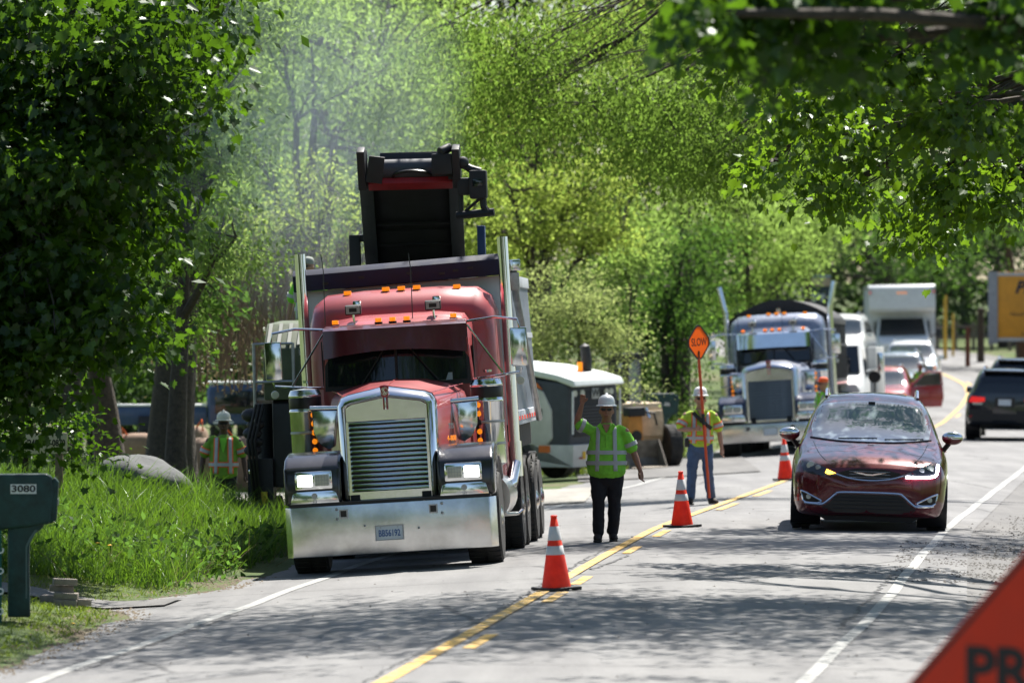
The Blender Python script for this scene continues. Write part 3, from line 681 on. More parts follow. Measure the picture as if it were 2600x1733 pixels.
conv('roller_guard', DARKM, lambda q: q.prism([(Lc - .1, .1), (Lc + .06, .1), (Lc + .06, .22), (Lc - .1, .2)], -W2 + .22, W2 - .22, 'yz'), .02)
for k in range(15):
    pass
conv('belt_arc', BLACK, lambda q: q.tube([(.24 * math.cos(t) - .02, Lc + .0 + .16 * math.sin(t), -.10) for t in np.linspace(0, math.pi, 11)], .02, 6))
def vert(name, m, fn, bevel=0.0):
    mb = MB(); fn(mb); return mb.build(name, m, M, bevel=bevel)
ex, ey, ez = cv1.x, cv1.y, cv1.z
for s in (-1, 1):
    vert('end_ear', DARKM, lambda q: q.box((ex + s * (W2 + .0), ey - .12, ez + .02), (.10, .22, .52), (20, 0, 0)), .02)
vert('end_flap', DARKM, lambda q: q.box((ex - .42, ey - .2, ez + .0), (.20, .03, .34), (10, 8, 4)), .006)
vert('end_motor', DARKM, lambda q: (q.box((ex + .42, ey - .1, ez + .05), (.26, .26, .26)), q.cyl((ex + .40, ey - .22, ez + .2), (ex + .52, ey - .1, ez + .26), .06)), .02)
vert('camera_bracket', DARKM, lambda q: (q.tube([(ex + 0.56, ey - .1, ez + .10), (ex + 0.78, ey - .15, ez - .02), (ex + 0.90, ey - .15, ez - .06)], .05, 8), q.ball((ex + 0.68, ey - .16, ez + .06), .08)))
vert('hanging_light', DARKM, lambda q: (q.box((ex + 0.87, ey - .15, ez - .22), (.22, .2, .36)), q.box((ex + 0.70, ey - .12, ez - .24), (.2, .1, .22))), .03)
vert('hanging_light_leg', DARKM, lambda q: (q.tube([(ex + 0.64, ey - .1, ez - .3), (ex + 0.64, ey - .1, ez - .58)], .035, 8), q.tube([(ex + 0.92, ey - .15, ez - .35), (ex + 0.93, ey - .15, ez - .5), (ex + 1.00, ey - .15, ez - .58)], .045, 8), q.tube([(ex + 0.68, ey - .1, ez - .56), (ex + 0.88, ey - .15, ez - .40)], .02, 8), q.tube([(ex + 0.58, ey - .1, ez - .60), (ex + 1.06, ey - .15, ez - .57)], .05, 8)))
vert('lamp_glass', GLASSD, lambda q: q.box((ex + 0.87, ey - .253, ez - .2), (.13, .01, .10)), .003)
vert('conveyor_post', DARKM, lambda q: (q.box((ex - .88, ey + 1.6, ez - 1.15), (.14, .14, .75)), q.box((ex - .75, ey + 1.6, ez - .82), (.3, .1, .09))), .01)
vert('conveyor_post', mat('post_blue', (.03, .06, .16), .5), lambda q: q.box((ex + .76, ey + 1.6, ez - 1.1), (.10, .14, .8)), .01)

# small milling machine parked on the left, three-quarter view
sp = at(1512, 1222, 114.5); sx_, sy_ = float(sp.x), 114.5
S = empty('small_milling_machine', (sx_, sy_, gzf(sx_, sy_) - .02), (0, -2.0, 50), 'cream and grey compact milling machine with white hood parked beside the dump box', 'milling machine')
hw = .72; S.scale = (1.07, 1.07, 1.07)
bd = B().prism([(.02, .62), (.0, 1.75), (.1, 1.86), (3.2, 2.15), (3.4, .62)], -hw, hw, 'yz').build('machine_body', DGREY, S, bevel=.06, seg=3)
B().prism([(-.16, 1.80), (-.10, 1.92), (.3, 2.02), (1.2, 2.16), (2.6, 2.26), (2.6, 2.14), (1.2, 2.03), (.3, 1.90), (-.1, 1.78)], -hw - .02, hw + .02, 'yz').build('hood', HOODW, S, bevel=.04, seg=3)
B().prism([(.55, .70), (.42, .82), (.42, 1.35), (.62, 1.70), (1.1, 1.88), (3.2, 2.02), (3.2, .70)], -hw - .03, -hw + .02, 'yz').build('side_panel', CREAM, S, bevel=.03)
B().prism([(.62, 1.735), (1.2, 1.93), (1.2, 2.0), (.75, 1.86)], -hw - .034, -hw - .028, 'yz').build('orange_stripe', MORANGE, S)
B().prism([(1.25, 1.885), (3.2, 1.98), (3.2, 2.08), (1.2, 1.985)], -hw - .040, -hw - .034, 'yz').build('orange_stripe', MORANGE, S)
text('WIRTGEN', .19, BLACK, S, (-hw - .035, 1.12, 1.30), rot=(90, 0, -90), width=.98, off=.03)
text('Ri', .16, BLACK, S, (-hw - .045, 1.33, 1.86), rot=(90, 0, -90), off=.02, shear=.2)
lw = B().prism([(-.06, .28), (-.08, .70), (3.3, .72), (3.3, .28), (1.95, .28), (1.85, .60), (1.55, .78), (1.1, .76), (.85, .55), (.8, .28)], -hw - .01, hw + .01, 'yz').build('lower_panel', CREAM, S, bevel=.02)
B().box((-hw - .016, .62, .62), (.006, .28, .13)).build('red_plate', MORANGE, lw)
for k, (xx, mm, h) in enumerate(((-.42, 'y', .14), (-.2, 'k', .15), (.3, 'y', .1))):
    B().box((xx, -.085, .50), (.09, .006, h)).build('warning_label', mat('label_yellow', (.75, .45, .03), .5, var=0) if mm == 'y' else WHITE, lw)
B().box((-hw + .2, -.086, .45), (.10, .006, .03)).build('warning_label', BARRED, lw)
for y in (1.4,):
    wheel(S, -hw + .12, y, .36, .30, -1, DGREY); wheel(S, hw - .12, y, .36, .30, 1, DGREY)
wheel(S, -hw + .18, 2.9, .36, .30, -1, DGREY)
fr = B().span(-hw + .12, hw - .12, -.012, .01, .85, 1.70).build('front_panel', DARKM, S, bevel=.004)
for k in range(9): B().box((0, -.02, .92 + k * .06), (hw * 1.3, .015, .02), (25, 0, 0)).build('vent_slat', DGREY, fr)
for x in (-.58, -.36, .36, .50): B().lathe([(.001, -.03), (.06, -.03), (.065, 0)], 16, (x, -.005, 1.66), 'y').build('work_lamp', LENS, fr)
bg_ = B().box((0.03, -.018, 1.64), (.22, .01, .2)).build('badge', STEEL, fr, bevel=.003); text('W', .2, BLACK, bg_, (0.03, -.025, 1.64), off=.02)
for s in (-1, 1): B().tube([(s * (hw - .02), -.05, .9), (s * (hw - .02), -.07, 1.7)], .02, 8).build('grab_rail', WHITE, S)
B().tube([(.42, .5, 1.95), (.42, .5, 2.30), (.40, .52, 2.52), (.40, .5, 2.55)], [.1, .1, .09, .03], 14).build('exhaust_pipe', BLACKM, S)
B().cyl((.2, .48, 2.02), (.2, .48, 2.22), .05, n=12).build('beacon', AMBER, S)
can = B().prism([(2.3, 2.42), (2.3, 2.52), (4.0, 2.62), (4.0, 2.5)], -hw - .1, hw + .1, 'yz').build('canopy', HOODW, S, bevel=.03)
for x in (-.6, .6): B().tube([(x, 2.5, 2.1), (x, 2.5, 2.48)], .03, 8).build('canopy_post', BLACK, can)
B().box((-.35, 2.6, 2.62), (.3, .3, .1)).build('canopy_vent', DARKM, can, bevel=.02)

# wheel loader seen from the front, tan with a black mast
lp = at(1648, 1200, 124.0); lx_, ly_ = float(lp.x), 124.0
L = empty('compact_loader', (lx_ - .06, ly_, gzf(lx_, ly_)), (0, -2, 22), 'dusty tan compact loader with black mast and steel bucket parked behind the signalling worker', 'loader')
TAN = mat('loader_tan', (.58, .45, .29), .6, var=.25, vscale=5); LOR = mat('loader_orange', (.62, .26, .05), .55, var=.15); BKT = mat('bucket_steel', (.19, .165, .135), .55, .4, var=.35, vscale=5)
B().prism([(.3, .55), (.2, 1.0), (.3, 1.42), (2.3, 1.42), (2.5, .6)], -.42, .55, 'yz').build('loader_body', TAN, L, bevel=.04)
B().span(-.3, .5, .16, .22, .7, 1.25).build('front_cover', TAN, L, bevel=.02)
for x, y in ((.72, .35), (.72, 1.7), (-.62, .35), (-.62, 1.7)): wheel(L, x, y, .46, .30, 1 if x > 0 else -1, LOR)
arm = B().prism([(-.3, 1.18), (-.32, .55), (-.12, .30), (.1, .32), (.12, .9), (.05, 1.22)], -.52, -.18, 'yz').build('loader_arm', LOR, L, bevel=.03)
B().lathe([(.13, -.345), (.06, -.35), (.06, -.33), (.001, -.33)], 20, (-.35, 0, .72), 'y').build('pivot_ring', BLACK, arm)
B().box((-.33, -.2, 1.25), (.4, .35, .2)).build('hydraulic_block', DARKM, L, bevel=.03)
B().tube([(-.1, -.25, 1.25), (.1, -.3, 1.2), (.2, -.2, .95)], .025, 8).build('hydraulic_hose', BLACK, L)
B().tube([(-.05, -.2, 1.33), (-.02, -.3, 1.1)], .035, 8).build('hydraulic_ram', CHROME, L)
bk = B().prism([(-.95, .06), (-.90, .0), (-.35, .0), (-.28, .2), (-.42, .62), (-.5, .64), (-.4, .25), (-.5, .1)], -.78, .12, 'yz').build('bucket', BKT, L, bevel=.012)
for s in (-.78, .09): B().prism([(-.93, .03), (-.5, .64), (-.36, .60), (-.3, .1)], s, s + .03, 'yz').build('bucket_side', BKT, bk)
cg = B()
for s in (-1, 1):
    cg.tube([(-.22 + s * .34, .55, 1.2), (-.22 + s * .34, .5, 2.16)], .05, 8)
cg.box((-.22, .5, 2.16), (.86, .2, .12)); CG = cg.build('mast_frame', BLACK, L, bevel=.01); CG.scale = (1, 1, 1.13)
B().span(-.56, -.22, .48, .56, 1.15, 2.1).build('mast_plate', DARKM, CG)
gl = B().box((0, 0, 0), (.34, .03, .022), (0, -38, 0)).build('grille_slat', STEEL, CG, loc=(-.03, .42, 1.2))
for k in range(1, 14): inst(gl, CG, loc=(-.03, .42, 1.2 + k * .066))
B().lathe([(.001, -.02), (.06, -.02), (.06, .02)], 14, (-.40, .36, 2.0), 'y').build('work_lamp', LENS, CG)
# ---------------------------------------------------------------- cars
def cr(pts, n):
    P_ = np.array(pts, float); k = len(P_); Q = np.vstack([2 * P_[0] - P_[1], P_, 2 * P_[-1] - P_[-2]]); o = []
    for t in np.linspace(0, k - 1 - 1e-9, n):
        i = int(t); f = t - i; a, b, c, d = Q[i:i + 4]
        o.append(.5 * (2 * b + (c - a) * f + (2 * a - 5 * b + 4 * c - d) * f * f + (3 * b - a - 3 * c + d) * f ** 3))
    return np.array(o)
def lin(ys, tab, n):
    out = []
    for y in np.linspace(ys[0], ys[-1], n): out.append(y)
    return np.array(out)
MINIVAN = [
 (0.00, [(0,.24),(.45,.24),(.60,.32),(.66,.50),(.64,.66),(.56,.75),(.42,.79),(.2,.80),(0,.80)]),
 (0.10, [(0,.20),(.62,.20),(.80,.30),(.85,.50),(.84,.70),(.75,.81),(.56,.855),(.28,.875),(0,.88)]),
 (0.32, [(0,.18),(.78,.18),(.93,.30),(.96,.52),(.955,.74),(.88,.885),(.70,.93),(.35,.96),(0,.97)]),
 (0.80, [(0,.17),(.82,.17),(.97,.30),(1.0,.55),(.99,.80),(.91,.98),(.73,1.03),(.36,1.065),(0,1.075)]),
 (1.25, [(0,.17),(.82,.17),(.98,.30),(1.0,.55),(1.0,.86),(.91,1.07),(.77,1.12),(.4,1.155),(0,1.165)]),
 (1.75, [(0,.17),(.82,.17),(.98,.30),(1.0,.55),(1.0,.88),(.90,1.12),(.77,1.30),(.42,1.345),(0,1.355)]),
 (2.25, [(0,.17),(.82,.17),(.98,.30),(1.0,.55),(1.0,.90),(.90,1.14),(.71,1.55),(.42,1.63),(0,1.65)]),
 (2.80, [(0,.17),(.82,.17),(.98,.30),(1.0,.55),(1.0,.90),(.90,1.15),(.67,1.63),(.40,1.72),(0,1.745)]),
 (4.00, [(0,.18),(.82,.18),(.98,.30),(1.0,.55),(1.0,.91),(.90,1.16),(.67,1.63),(.40,1.72),(0,1.745)]),
 (4.85, [(0,.25),(.80,.25),(.96,.34),(.98,.55),(.97,.92),(.87,1.16),(.66,1.58),(.40,1.67),(0,1.69)]),
 (5.10, [(0,.32),(.75,.32),(.90,.40),(.93,.58),(.92,.92),(.80,1.14),(.62,1.44),(.38,1.52),(0,1.53)]),
 (5.18, [(0,.40),(.66,.40),(.80,.48),(.84,.62),(.83,.90),(.70,1.06),(.50,1.20),(.30,1.24),(0,1.25)]),
]
SUV = [
 (0.00, [(0,.34),(.5,.34),(.66,.42),(.72,.58),(.72,.76),(.66,.86),(.5,.92),(.25,.94),(0,.94)]),
 (0.12, [(0,.28),(.68,.28),(.84,.40),(.88,.60),(.88,.82),(.80,.94),(.6,.98),(.3,1.0),(0,1.0)]),
 (0.45, [(0,.27),(.80,.27),(.93,.42),(.95,.62),(.95,.88),(.88,1.0),(.7,1.05),(.35,1.08),(0,1.085)]),
 (1.30, [(0,.27),(.82,.27),(.95,.42),(.97,.64),(.97,.95),(.89,1.10),(.74,1.13),(.38,1.16),(0,1.17)]),
 (1.62, [(0,.27),(.82,.27),(.95,.42),(.97,.64),(.97,.96),(.89,1.14),(.76,1.28),(.42,1.33),(0,1.34)]),
 (2.15, [(0,.27),(.82,.27),(.95,.42),(.97,.64),(.97,.97),(.89,1.16),(.69,1.62),(.42,1.69),(0,1.705)]),
 (2.70, [(0,.27),(.82,.27),(.95,.42),(.97,.64),(.97,.98),(.89,1.17),(.66,1.68),(.40,1.75),(0,1.77)]),
 (3.90, [(0,.28),(.82,.28),(.95,.44),(.97,.66),(.97,1.0),(.89,1.19),(.66,1.68),(.40,1.75),(0,1.765)]),
 (4.45, [(0,.36),(.82,.36),(.94,.48),(.96,.68),(.96,1.02),(.87,1.19),(.64,1.62),(.40,1.68),(0,1.70)]),
 (4.68, [(0,.40),(.80,.40),(.92,.50),(.94,.70),(.93,.98),(.82,1.12),(.58,1.42),(.36,1.46),(0,1.47)]),
 (4.78, [(0,.44),(.76,.44),(.86,.52),(.90,.68),(.86,.84),(.74,.95),(.50,1.05),(.30,1.07),(0,1.08)]),
]
def car_body(tab, sx=1, sy=1, sz=1, n=64, m=34):
    ys = np.array([t[0] for t in tab]); allr = np.array([cr(t[1], m) for t in tab])   # K x m x 2
    yd = np.unique(np.concatenate([np.linspace(ys[0], ys[-1], n), ys, np.linspace(ys[0], ys[2], 14), np.linspace(ys[-3], ys[-1], 10)]))
    rings = []
    for y in yd:
        k = min(max(np.searchsorted(ys, y) - 1, 0), len(ys) - 2); f = (y - ys[k]) / (ys[k + 1] - ys[k])
        i0, i3 = max(k - 1, 0), min(k + 2, len(ys) - 1); a, b, c, d = allr[i0], allr[k], allr[k + 1], allr[i3]
        h = ys[k + 1] - ys[k]
        m1 = (c - a) / (ys[k + 1] - ys[i0]) * h if i0 != k else (c - b)
        m2 = (d - b) / (ys[i3] - ys[k]) * h if i3 != k + 1 else (c - b)
        lim = 1.6 * np.abs(c - b) + 1e-4
        m1 = np.clip(m1, -lim, lim); m2 = np.clip(m2, -lim, lim)
        p = (2 * f ** 3 - 3 * f * f + 1) * b + (f ** 3 - 2 * f * f + f) * m1 + (-2 * f ** 3 + 3 * f * f) * c + (f ** 3 - f * f) * m2
        half = [(q[0] * sx, y * sy, q[1] * sz) for q in p]
        rings.append(half + [(-q[0], q[1], q[2]) for q in half[-2:0:-1]])
    mb = MB(); mb.loft([[Vector(q) for q in r] for r in rings], caps=True)
    return mb
class Shell:
    def __init__(s, mb): s.t = BVHTree.FromPolygons([Vector(v) for v in mb.v], mb.f)
    def hit(s, a, b, axis, sgn):
        if axis == 'y': o, d = Vector((a, -20 * sgn, b)), Vector((0, sgn, 0))
        elif axis == 'x': o, d = Vector((-20 * sgn, a, b)), Vector((sgn, 0, 0))
        else: o, d = Vector((a, b, 20)), Vector((0, 0, -1))
        return s.t.ray_cast(o, d)[0]
    def panel(s, name, poly, axis, sgn, off, m, parent, cuts=3, thick=.02, smooth=True):
        bm = bmesh.new(); vs = [bm.verts.new((p[0], p[1], 0)) for p in poly]; bm.faces.new(vs)
        bmesh.ops.triangulate(bm, faces=bm.faces[:])
        for _ in range(cuts):
            bmesh.ops.subdivide_edges(bm, edges=[e for e in bm.edges if e.calc_length() > .07], cuts=1); bmesh.ops.triangulate(bm, faces=bm.faces[:])
        for v in list(bm.verts):
            h = s.hit(v.co.x, v.co.y, axis, sgn)
            v.tag = h is None
            if h is not None:
                dd = {'y': Vector((0, -sgn, 0)), 'x': Vector((-sgn, 0, 0)), 'z': Vector((0, 0, 1))}[axis]
                v.co = h + dd * off
        bmesh.ops.delete(bm, geom=[v for v in bm.verts if v.tag], context='VERTS')
        dd = {'y': Vector((0, sgn, 0)), 'x': Vector((sgn, 0, 0)), 'z': Vector((0, 0, -1))}[axis]
        r = bmesh.ops.extrude_edge_only(bm, edges=[e for e in bm.edges if e.is_boundary])
        for v in r['geom']:
            if isinstance(v, bmesh.types.BMVert): v.co += dd * (off + thick)
        bmesh.ops.recalc_face_normals(bm, faces=bm.faces)
        me = bpy.data.meshes.new(name); bm.to_mesh(me); bm.free(); me.materials.append(m)
        if smooth:
            me.polygons.foreach_set('use_smooth', [True] * len(me.polygons)); me.set_sharp_from_angle(angle=R(50))
        o = bpy.data.objects.new(name, me); C.objects.link(o); o.parent = parent
        return o
    def line(s, name, pts, axis, sgn, off, r, m, parent, n=6):
        out = []
        for a, b in zip(pts[:-1], pts[1:]):
            k = max(2, int(math.hypot(b[0] - a[0], b[1] - a[1]) / .04))
            for i in range(k): out.append((a[0] + (b[0] - a[0]) * i / k, a[1] + (b[1] - a[1]) * i / k))
        out.append(pts[-1]); p3 = []
        for q in out:
            h = s.hit(q[0], q[1], axis, sgn)
            if h is None: continue
            h = h.copy()
            if axis == 'y': h.y -= sgn * off
            elif axis == 'x': h.x -= sgn * off
            else: h.z += off
            p3.append(h)
        return MB().tube(p3, r, n).build(name, m, parent)
def sym(poly): return [(-x, z) for x, z in poly][::-1]
CARGLASS = mat('car_glass', (.03, .045, .055), .03, var=0, spec=1.0, coat=1.0)
def spl(p, n=24): return [tuple(q) for q in cr(p, n)]

def car(name, label, cat, loc, rot, tab, paint, sx=1, sy=1, sz=1, detail=None, group=None, interior=None):
    K = empty(name, loc, rot, label, cat, group)
    mb = car_body(tab, sx, sy, sz); sh = Shell(mb); body = mb.build('body', paint, K, angle=70)
    r = .36 * sz if tab is MINIVAN else .38 * sz
    Lc_ = tab[-1][0] * sy
    for y in (.95 * sy, Lc_ - 1.05 * sy):
        for s in (-1, 1):
            wheel(K, s * (.87 * sx), y, r, .245, s, POLISH)
            arc = [(y + (r + .05) * math.cos(t), r + (r + .05) * math.sin(t)) for t in np.linspace(0, 2 * math.pi, 25)[:-1]]
            arc = [(a, max(b, .05)) for a, b in arc]
            MB().prism(arc, s * .62 * sx, s * (1.0 * sx + .003), 'yz').build('wheel_arch', BLACK, body)
    return K, sh, body
def side_glass(K, sh, body, polys, sz=1):
    for poly in polys:
        for sgn in (1, -1): sh.panel('side_window', poly, 'x', sgn, .004, GLASSD, body)
def mirrors(K, body, x, y, z, m, size=(.24, .13, .16)):
    for s in (-1, 1):
        mm = MB().ball((s * x, y, z), (size[0] / 2, size[1] / 2, size[2] / 2), 14, 8).build('side_mirror', m, K)
        MB().tube([(s * (x - .06), y + .02, z - .04), (s * (x - .13), y + .05, z - .1), (s * (x - .2), y + .08, z - .10)], .03, 8).build('mirror_stalk', BLACK, mm)
        MB().ball((s * x, y - .006, z - .02), (size[0] / 2 * 1.01, size[1] / 2, size[2] / 2 * .9), 14, 8).build('mirror_shell', BLACK, mm)

# maroon minivan, head-on
vx, vy = 4.72, 75.4
MAROON = mat('maroon_metallic', (.115, .007, .013), .22, .3, coat=1.0, var=.08, vscale=3)
K, sh, body = car('minivan', 'dark maroon minivan coming towards the viewer in the right lane', 'minivan', (vx, vy, gzf(vx, vy)), (0, 1.7, -3.6), MINIVAN, MAROON)
K.scale = (1.04, 1.04, 1.04)
wsp = spl([(-.75, 1.155), (-.4, 1.135), (0, 1.13), (.4, 1.135), (.75, 1.155)], 16) + spl([(.80, 1.20), (.745, 1.42), (.69, 1.56)], 6)[1:] + spl([(.63, 1.595), (.3, 1.635), (0, 1.645), (-.3, 1.635), (-.63, 1.595)], 14) + spl([(-.69, 1.56), (-.745, 1.42), (-.80, 1.20)], 6)[:-1]
VGL = mat('van_windshield', (.24, .30, .33), .04, var=.15, vscale=1.5, spec=1.0, coat=1.0)  # pale base colour stands in for sky reflected in the glass
wsh = sh.panel('windshield', wsp, 'y', 1, .006, VGL, body, cuts=4)
sh.line('windshield_trim', spl([(-.78, 1.16), (-.4, 1.125), (0, 1.118), (.4, 1.125), (.78, 1.16)], 14), 'y', 1, .004, .014, BLACK, body)
MB().box((0, 2.15, 1.60), (.09, .03, .07)).build('rear_view_mirror', BLACKM, body)
for x in (-.42, .18): sh.line('wiper', [(x, 1.16), (x + .5, 1.175)], 'y', 1, .02, .008, BLACK, body)
side_glass(K, sh, body, [[(2.15, 1.2), (2.45, 1.48), (2.9, 1.56), (2.95, 1.18)], [(3.0, 1.18), (2.98, 1.57), (3.9, 1.57), (3.9, 1.2)], [(3.98, 1.2), (3.98, 1.56), (4.6, 1.5), (4.75, 1.24)]])
for s in (-1, 1):
    rl = [(s * .60, y, z) for y, z in ((2.65, 1.68), (2.8, 1.755), (3.2, 1.775), (4.4, 1.765), (4.7, 1.68))]
    MB().tube(rl, .022, 8).build('roof_rail', CHROME, body)
    # headlamp, swept
    hp = [(s * .86, .925), (s * .80, .90), (s * .62, .825), (s * .47, .755), (s * .40, .725), (s * .44, .70), (s * .60, .70), (s * .75, .715), (s * .85, .745), (s * .885, .83)]
    if s < 0: hp = hp[::-1]
    hl = sh.panel('headlight', hp, 'y', 1, .006, mat('headlamp_housing', (.03, .03, .035), .08, var=.2, spec=1.0), body)
    for q, zz, rr in ((.76, .82, .05), (.66, .80, .035)):
        h = sh.hit(s * q, zz, 'y', 1)
        MB().lathe([(.001, -.012), (rr * .6, -.014), (rr, -.006), (rr, .02)], 18, (h.x, h.y - .008, h.z), 'y').build('lamp_projector', LENS if q > .7 else STEEL, hl)
    if s < 0: sh.panel('turn_signal', [(-.43, .735), (-.55, .785), (-.57, .735), (-.52, .715)], 'y', 1, .016, AMBERON, hl)
    else:
        sh.line('running_light', spl([(.865, .87), (.862, .80), (.835, .735), (.74, .715), (.6, .71), (.46, .712)], 20), 'y', 1, .016, .016, mat('lit_strip', (.9, .9, 1), .3, var=0, emit=(.85, .85, 1), estr=14), hl)
    fp = [(s * .87, .50), (s * .80, .475), (s * .62, .385), (s * .60, .365), (s * .66, .345), (s * .80, .35), (s * .845, .38)]
    if s < 0: fp = fp[::-1]
    fg = sh.panel('fog_light', fp, 'y', 1, .005, BLACK, body)
    sh.line('fog_trim', fp + [fp[0]], 'y', 1, .008, .012, CHROME, fg)
    h = sh.hit(s * .77, .425, 'y', 1); MB().lathe([(.001, -.01), (.03, -.01), (.035, .01)], 14, (h.x, h.y - .008, h.z), 'y').build('fog_lamp', LENS, fg)
    hs = spl([(s * .80, .98), (s * .66, 1.06), (s * .62, 1.12)], 6)
    sh.line('hood_seam', spl([(s * .55, .875), (s * .66, .98), (s * .74, 1.11)], 10), 'y', 1, .001, .005, BLACK, body)
ug = spl([(-.40, .745), (-.2, .795), (0, .80), (.2, .795), (.40, .745)], 12) + spl([(.38, .715), (.22, .67), (0, .655), (-.22, .67), (-.38, .715)], 12)
gr = sh.panel('upper_grille', ug, 'y', 1, .005, BLACK, body)
sh.line('grille_trim', spl([(-.43, .725), (-.3, .685), (-.15, .66), (0, .652), (.15, .66), (.3, .685), (.43, .725)], 24), 'y', 1, .012, .011, CHROME, gr)
for zz in (.69, .73, .765): sh.line('grille_bar', [(-.26, zz), (.26, zz)], 'y', 1, .008, .004, STEEL, gr)
wing = [(-.215, .755), (-.10, .748), (-.04, .735), (.04, .735), (.10, .748), (.215, .755), (.10, .728), (.04, .716), (-.04, .716), (-.10, .728)]
sh.panel('wing_emblem', wing, 'y', 1, .018, CHROME, gr, cuts=1)
lg = [(-.60, .30), (-.50, .36), (-.44, .435), (-.36, .475), (.36, .475), (.44, .435), (.50, .36), (.60, .30), (.54, .235), (-.54, .235)]
lgr = sh.panel('lower_grille', lg, 'y', 1, .006, BLACK, body)
sh.line('lower_grille_trim', spl([(-.82, .345), (-.66, .335), (-.585, .34), (-.50, .405), (-.43, .465), (-.36, .492), (0, .497), (.36, .492), (.43, .465), (.50, .405), (.585, .34), (.66, .335), (.82, .345)], 60), 'y', 1, .012, .015, CHROME, lgr)
for zz in (.29, .34, .39, .43): sh.line('grille_bar', [(-.46, zz), (.46, zz)], 'y', 1, .010, .006, BLACKM, lgr)
MB().prism([(-.62, .17), (-.55, .13), (.55, .13), (.62, .17), (.7, .22), (-.7, .22)], .14, .5, 'xz').build('air_dam', BLACKM, body, bevel=.01)
for s in (-1, 1):
    mm = MB().ball((0, 0, 0), (.135, .075, .085), 16, 9).build('side_mirror', MAROON, K, loc=(s * 1.06, 1.72, 1.19))
    MB().ball((0, -.004, .018), (.137, .077, .072), 16, 9).build('mirror_cap', CHROME, mm)
    MB().tube([(-s * .03, .0, -.05), (-s * .09, .03, -.13), (-s * .12, .05, -.17)], .035, 8).build('mirror_stalk', BLACK, mm)
    for y in (2.6, 3.6): sh.line('door_handle', [(y, 1.0), (y + .2, 1.0)], 'x', -s, .02, .012, CHROME, body)
pan = [(-.45, 2.75), (.45, 2.75), (.45, 3.5), (-.45, 3.5)]
sh.panel('sunroof', pan, 'z', 1, .004, GLASSD, body, cuts=4)

def rear_suv(name, label, loc, rot, paint, sx, sy, sz, light=True):
    K, sh, body = car(name, label, 'suv', loc, rot, SUV, paint, sx, sy, sz)
    rw = [(-.68, 1.17), (.68, 1.17), (.60, 1.56), (.5, 1.61), (-.5, 1.61), (-.60, 1.56)]
    rw = [(x * sx, z * sz) for x, z in rw]
    sh.panel('rear_window', rw[::-1], 'y', -1, .006, GLASSD, body, cuts=4)
    for s in (-1, 1):
        tl = [(s * .90, .93), (s * .84, 1.07), (s * .50, 1.05), (s * .50, .95), (s * .70, .92)]; tl = [(x * sx, z * sz) for x, z in tl]
        t = sh.panel('tail_light', tl, 'y', -1, .010, REDLENS, body)
        sh.panel('reverse_light', [(x * 1.0, z - .04) for x, z in [(s * .56 * sx, .955 * sz), (s * .80 * sx, .955 * sz), (s * .8 * sx, .91 * sz), (s * .56 * sx, .91 * sz)]], 'y', -1, .012, LENS, body)
        sh.panel('reflector', [(x * sx, z * sz) for x, z in [(s * .72, .60), (s * .86, .60), (s * .86, .57), (s * .72, .57)]], 'y', -1, .010, REDLENS, body)
        MB().tube([(s * .56 * sx, y, z * sz) for y, z in ((2.3, 1.73), (2.5, 1.80), (3.9, 1.79), (4.1, 1.72))], .022, 8).build('roof_rail', CHROME, body)
        MB().box((s * .99 * sx, 1.75, 1.2 * sz), (.2, .10, .15)).build('side_mirror', paint, K, bevel=.03)
        sh.panel('rear_bumper_corner', [(x * sx, z * sz) for x, z in [(s * .3, .75), (s * .88, .75), (s * .88, .46), (s * .3, .46)]], 'y', -1, .010, BLACKM, body)
    sh.panel('rear_bumper', [(x * sx, z * sz) for x, z in [(-.85, .50), (.85, .50), (.8, .66), (-.8, .66)]], 'y', -1, .022, BLACKM, body)
    pl = sh.panel('license_plate', [(x, z) for x, z in [(-.16, .86 * sz), (.16, .86 * sz), (.16, 1.01 * sz), (-.16, 1.01 * sz)]], 'y', -1, .02, SCREEN, body, cuts=0)
    sh.panel('plate_recess', [(-.24, .82 * sz), (.24, .82 * sz), (.24, 1.045 * sz), (-.24, 1.045 * sz)], 'y', -1, .012, BLACK, body, cuts=0)
    MB().box((.0, 4.5 * sy, 1.70 * sz), (1.1 * sx, .28, .04)).build('roof_spoiler', paint, body, bevel=.012)
    MB().tube([(-.1, 4.5 * sy, 1.24 * sz), (.25, 4.62 * sy, 1.19 * sz)], .012, 6).build('rear_wiper', BLACK, body)
    side_glass(K, sh, body, [[(2.1 * sy, 1.2 * sz), (2.4 * sy, 1.52 * sz), (2.9 * sy, 1.58 * sz), (2.9 * sy, 1.2 * sz)], [(3.0 * sy, 1.2 * sz), (3.0 * sy, 1.58 * sz), (3.7 * sy, 1.58 * sz), (3.8 * sy, 1.22 * sz)]])
    return K
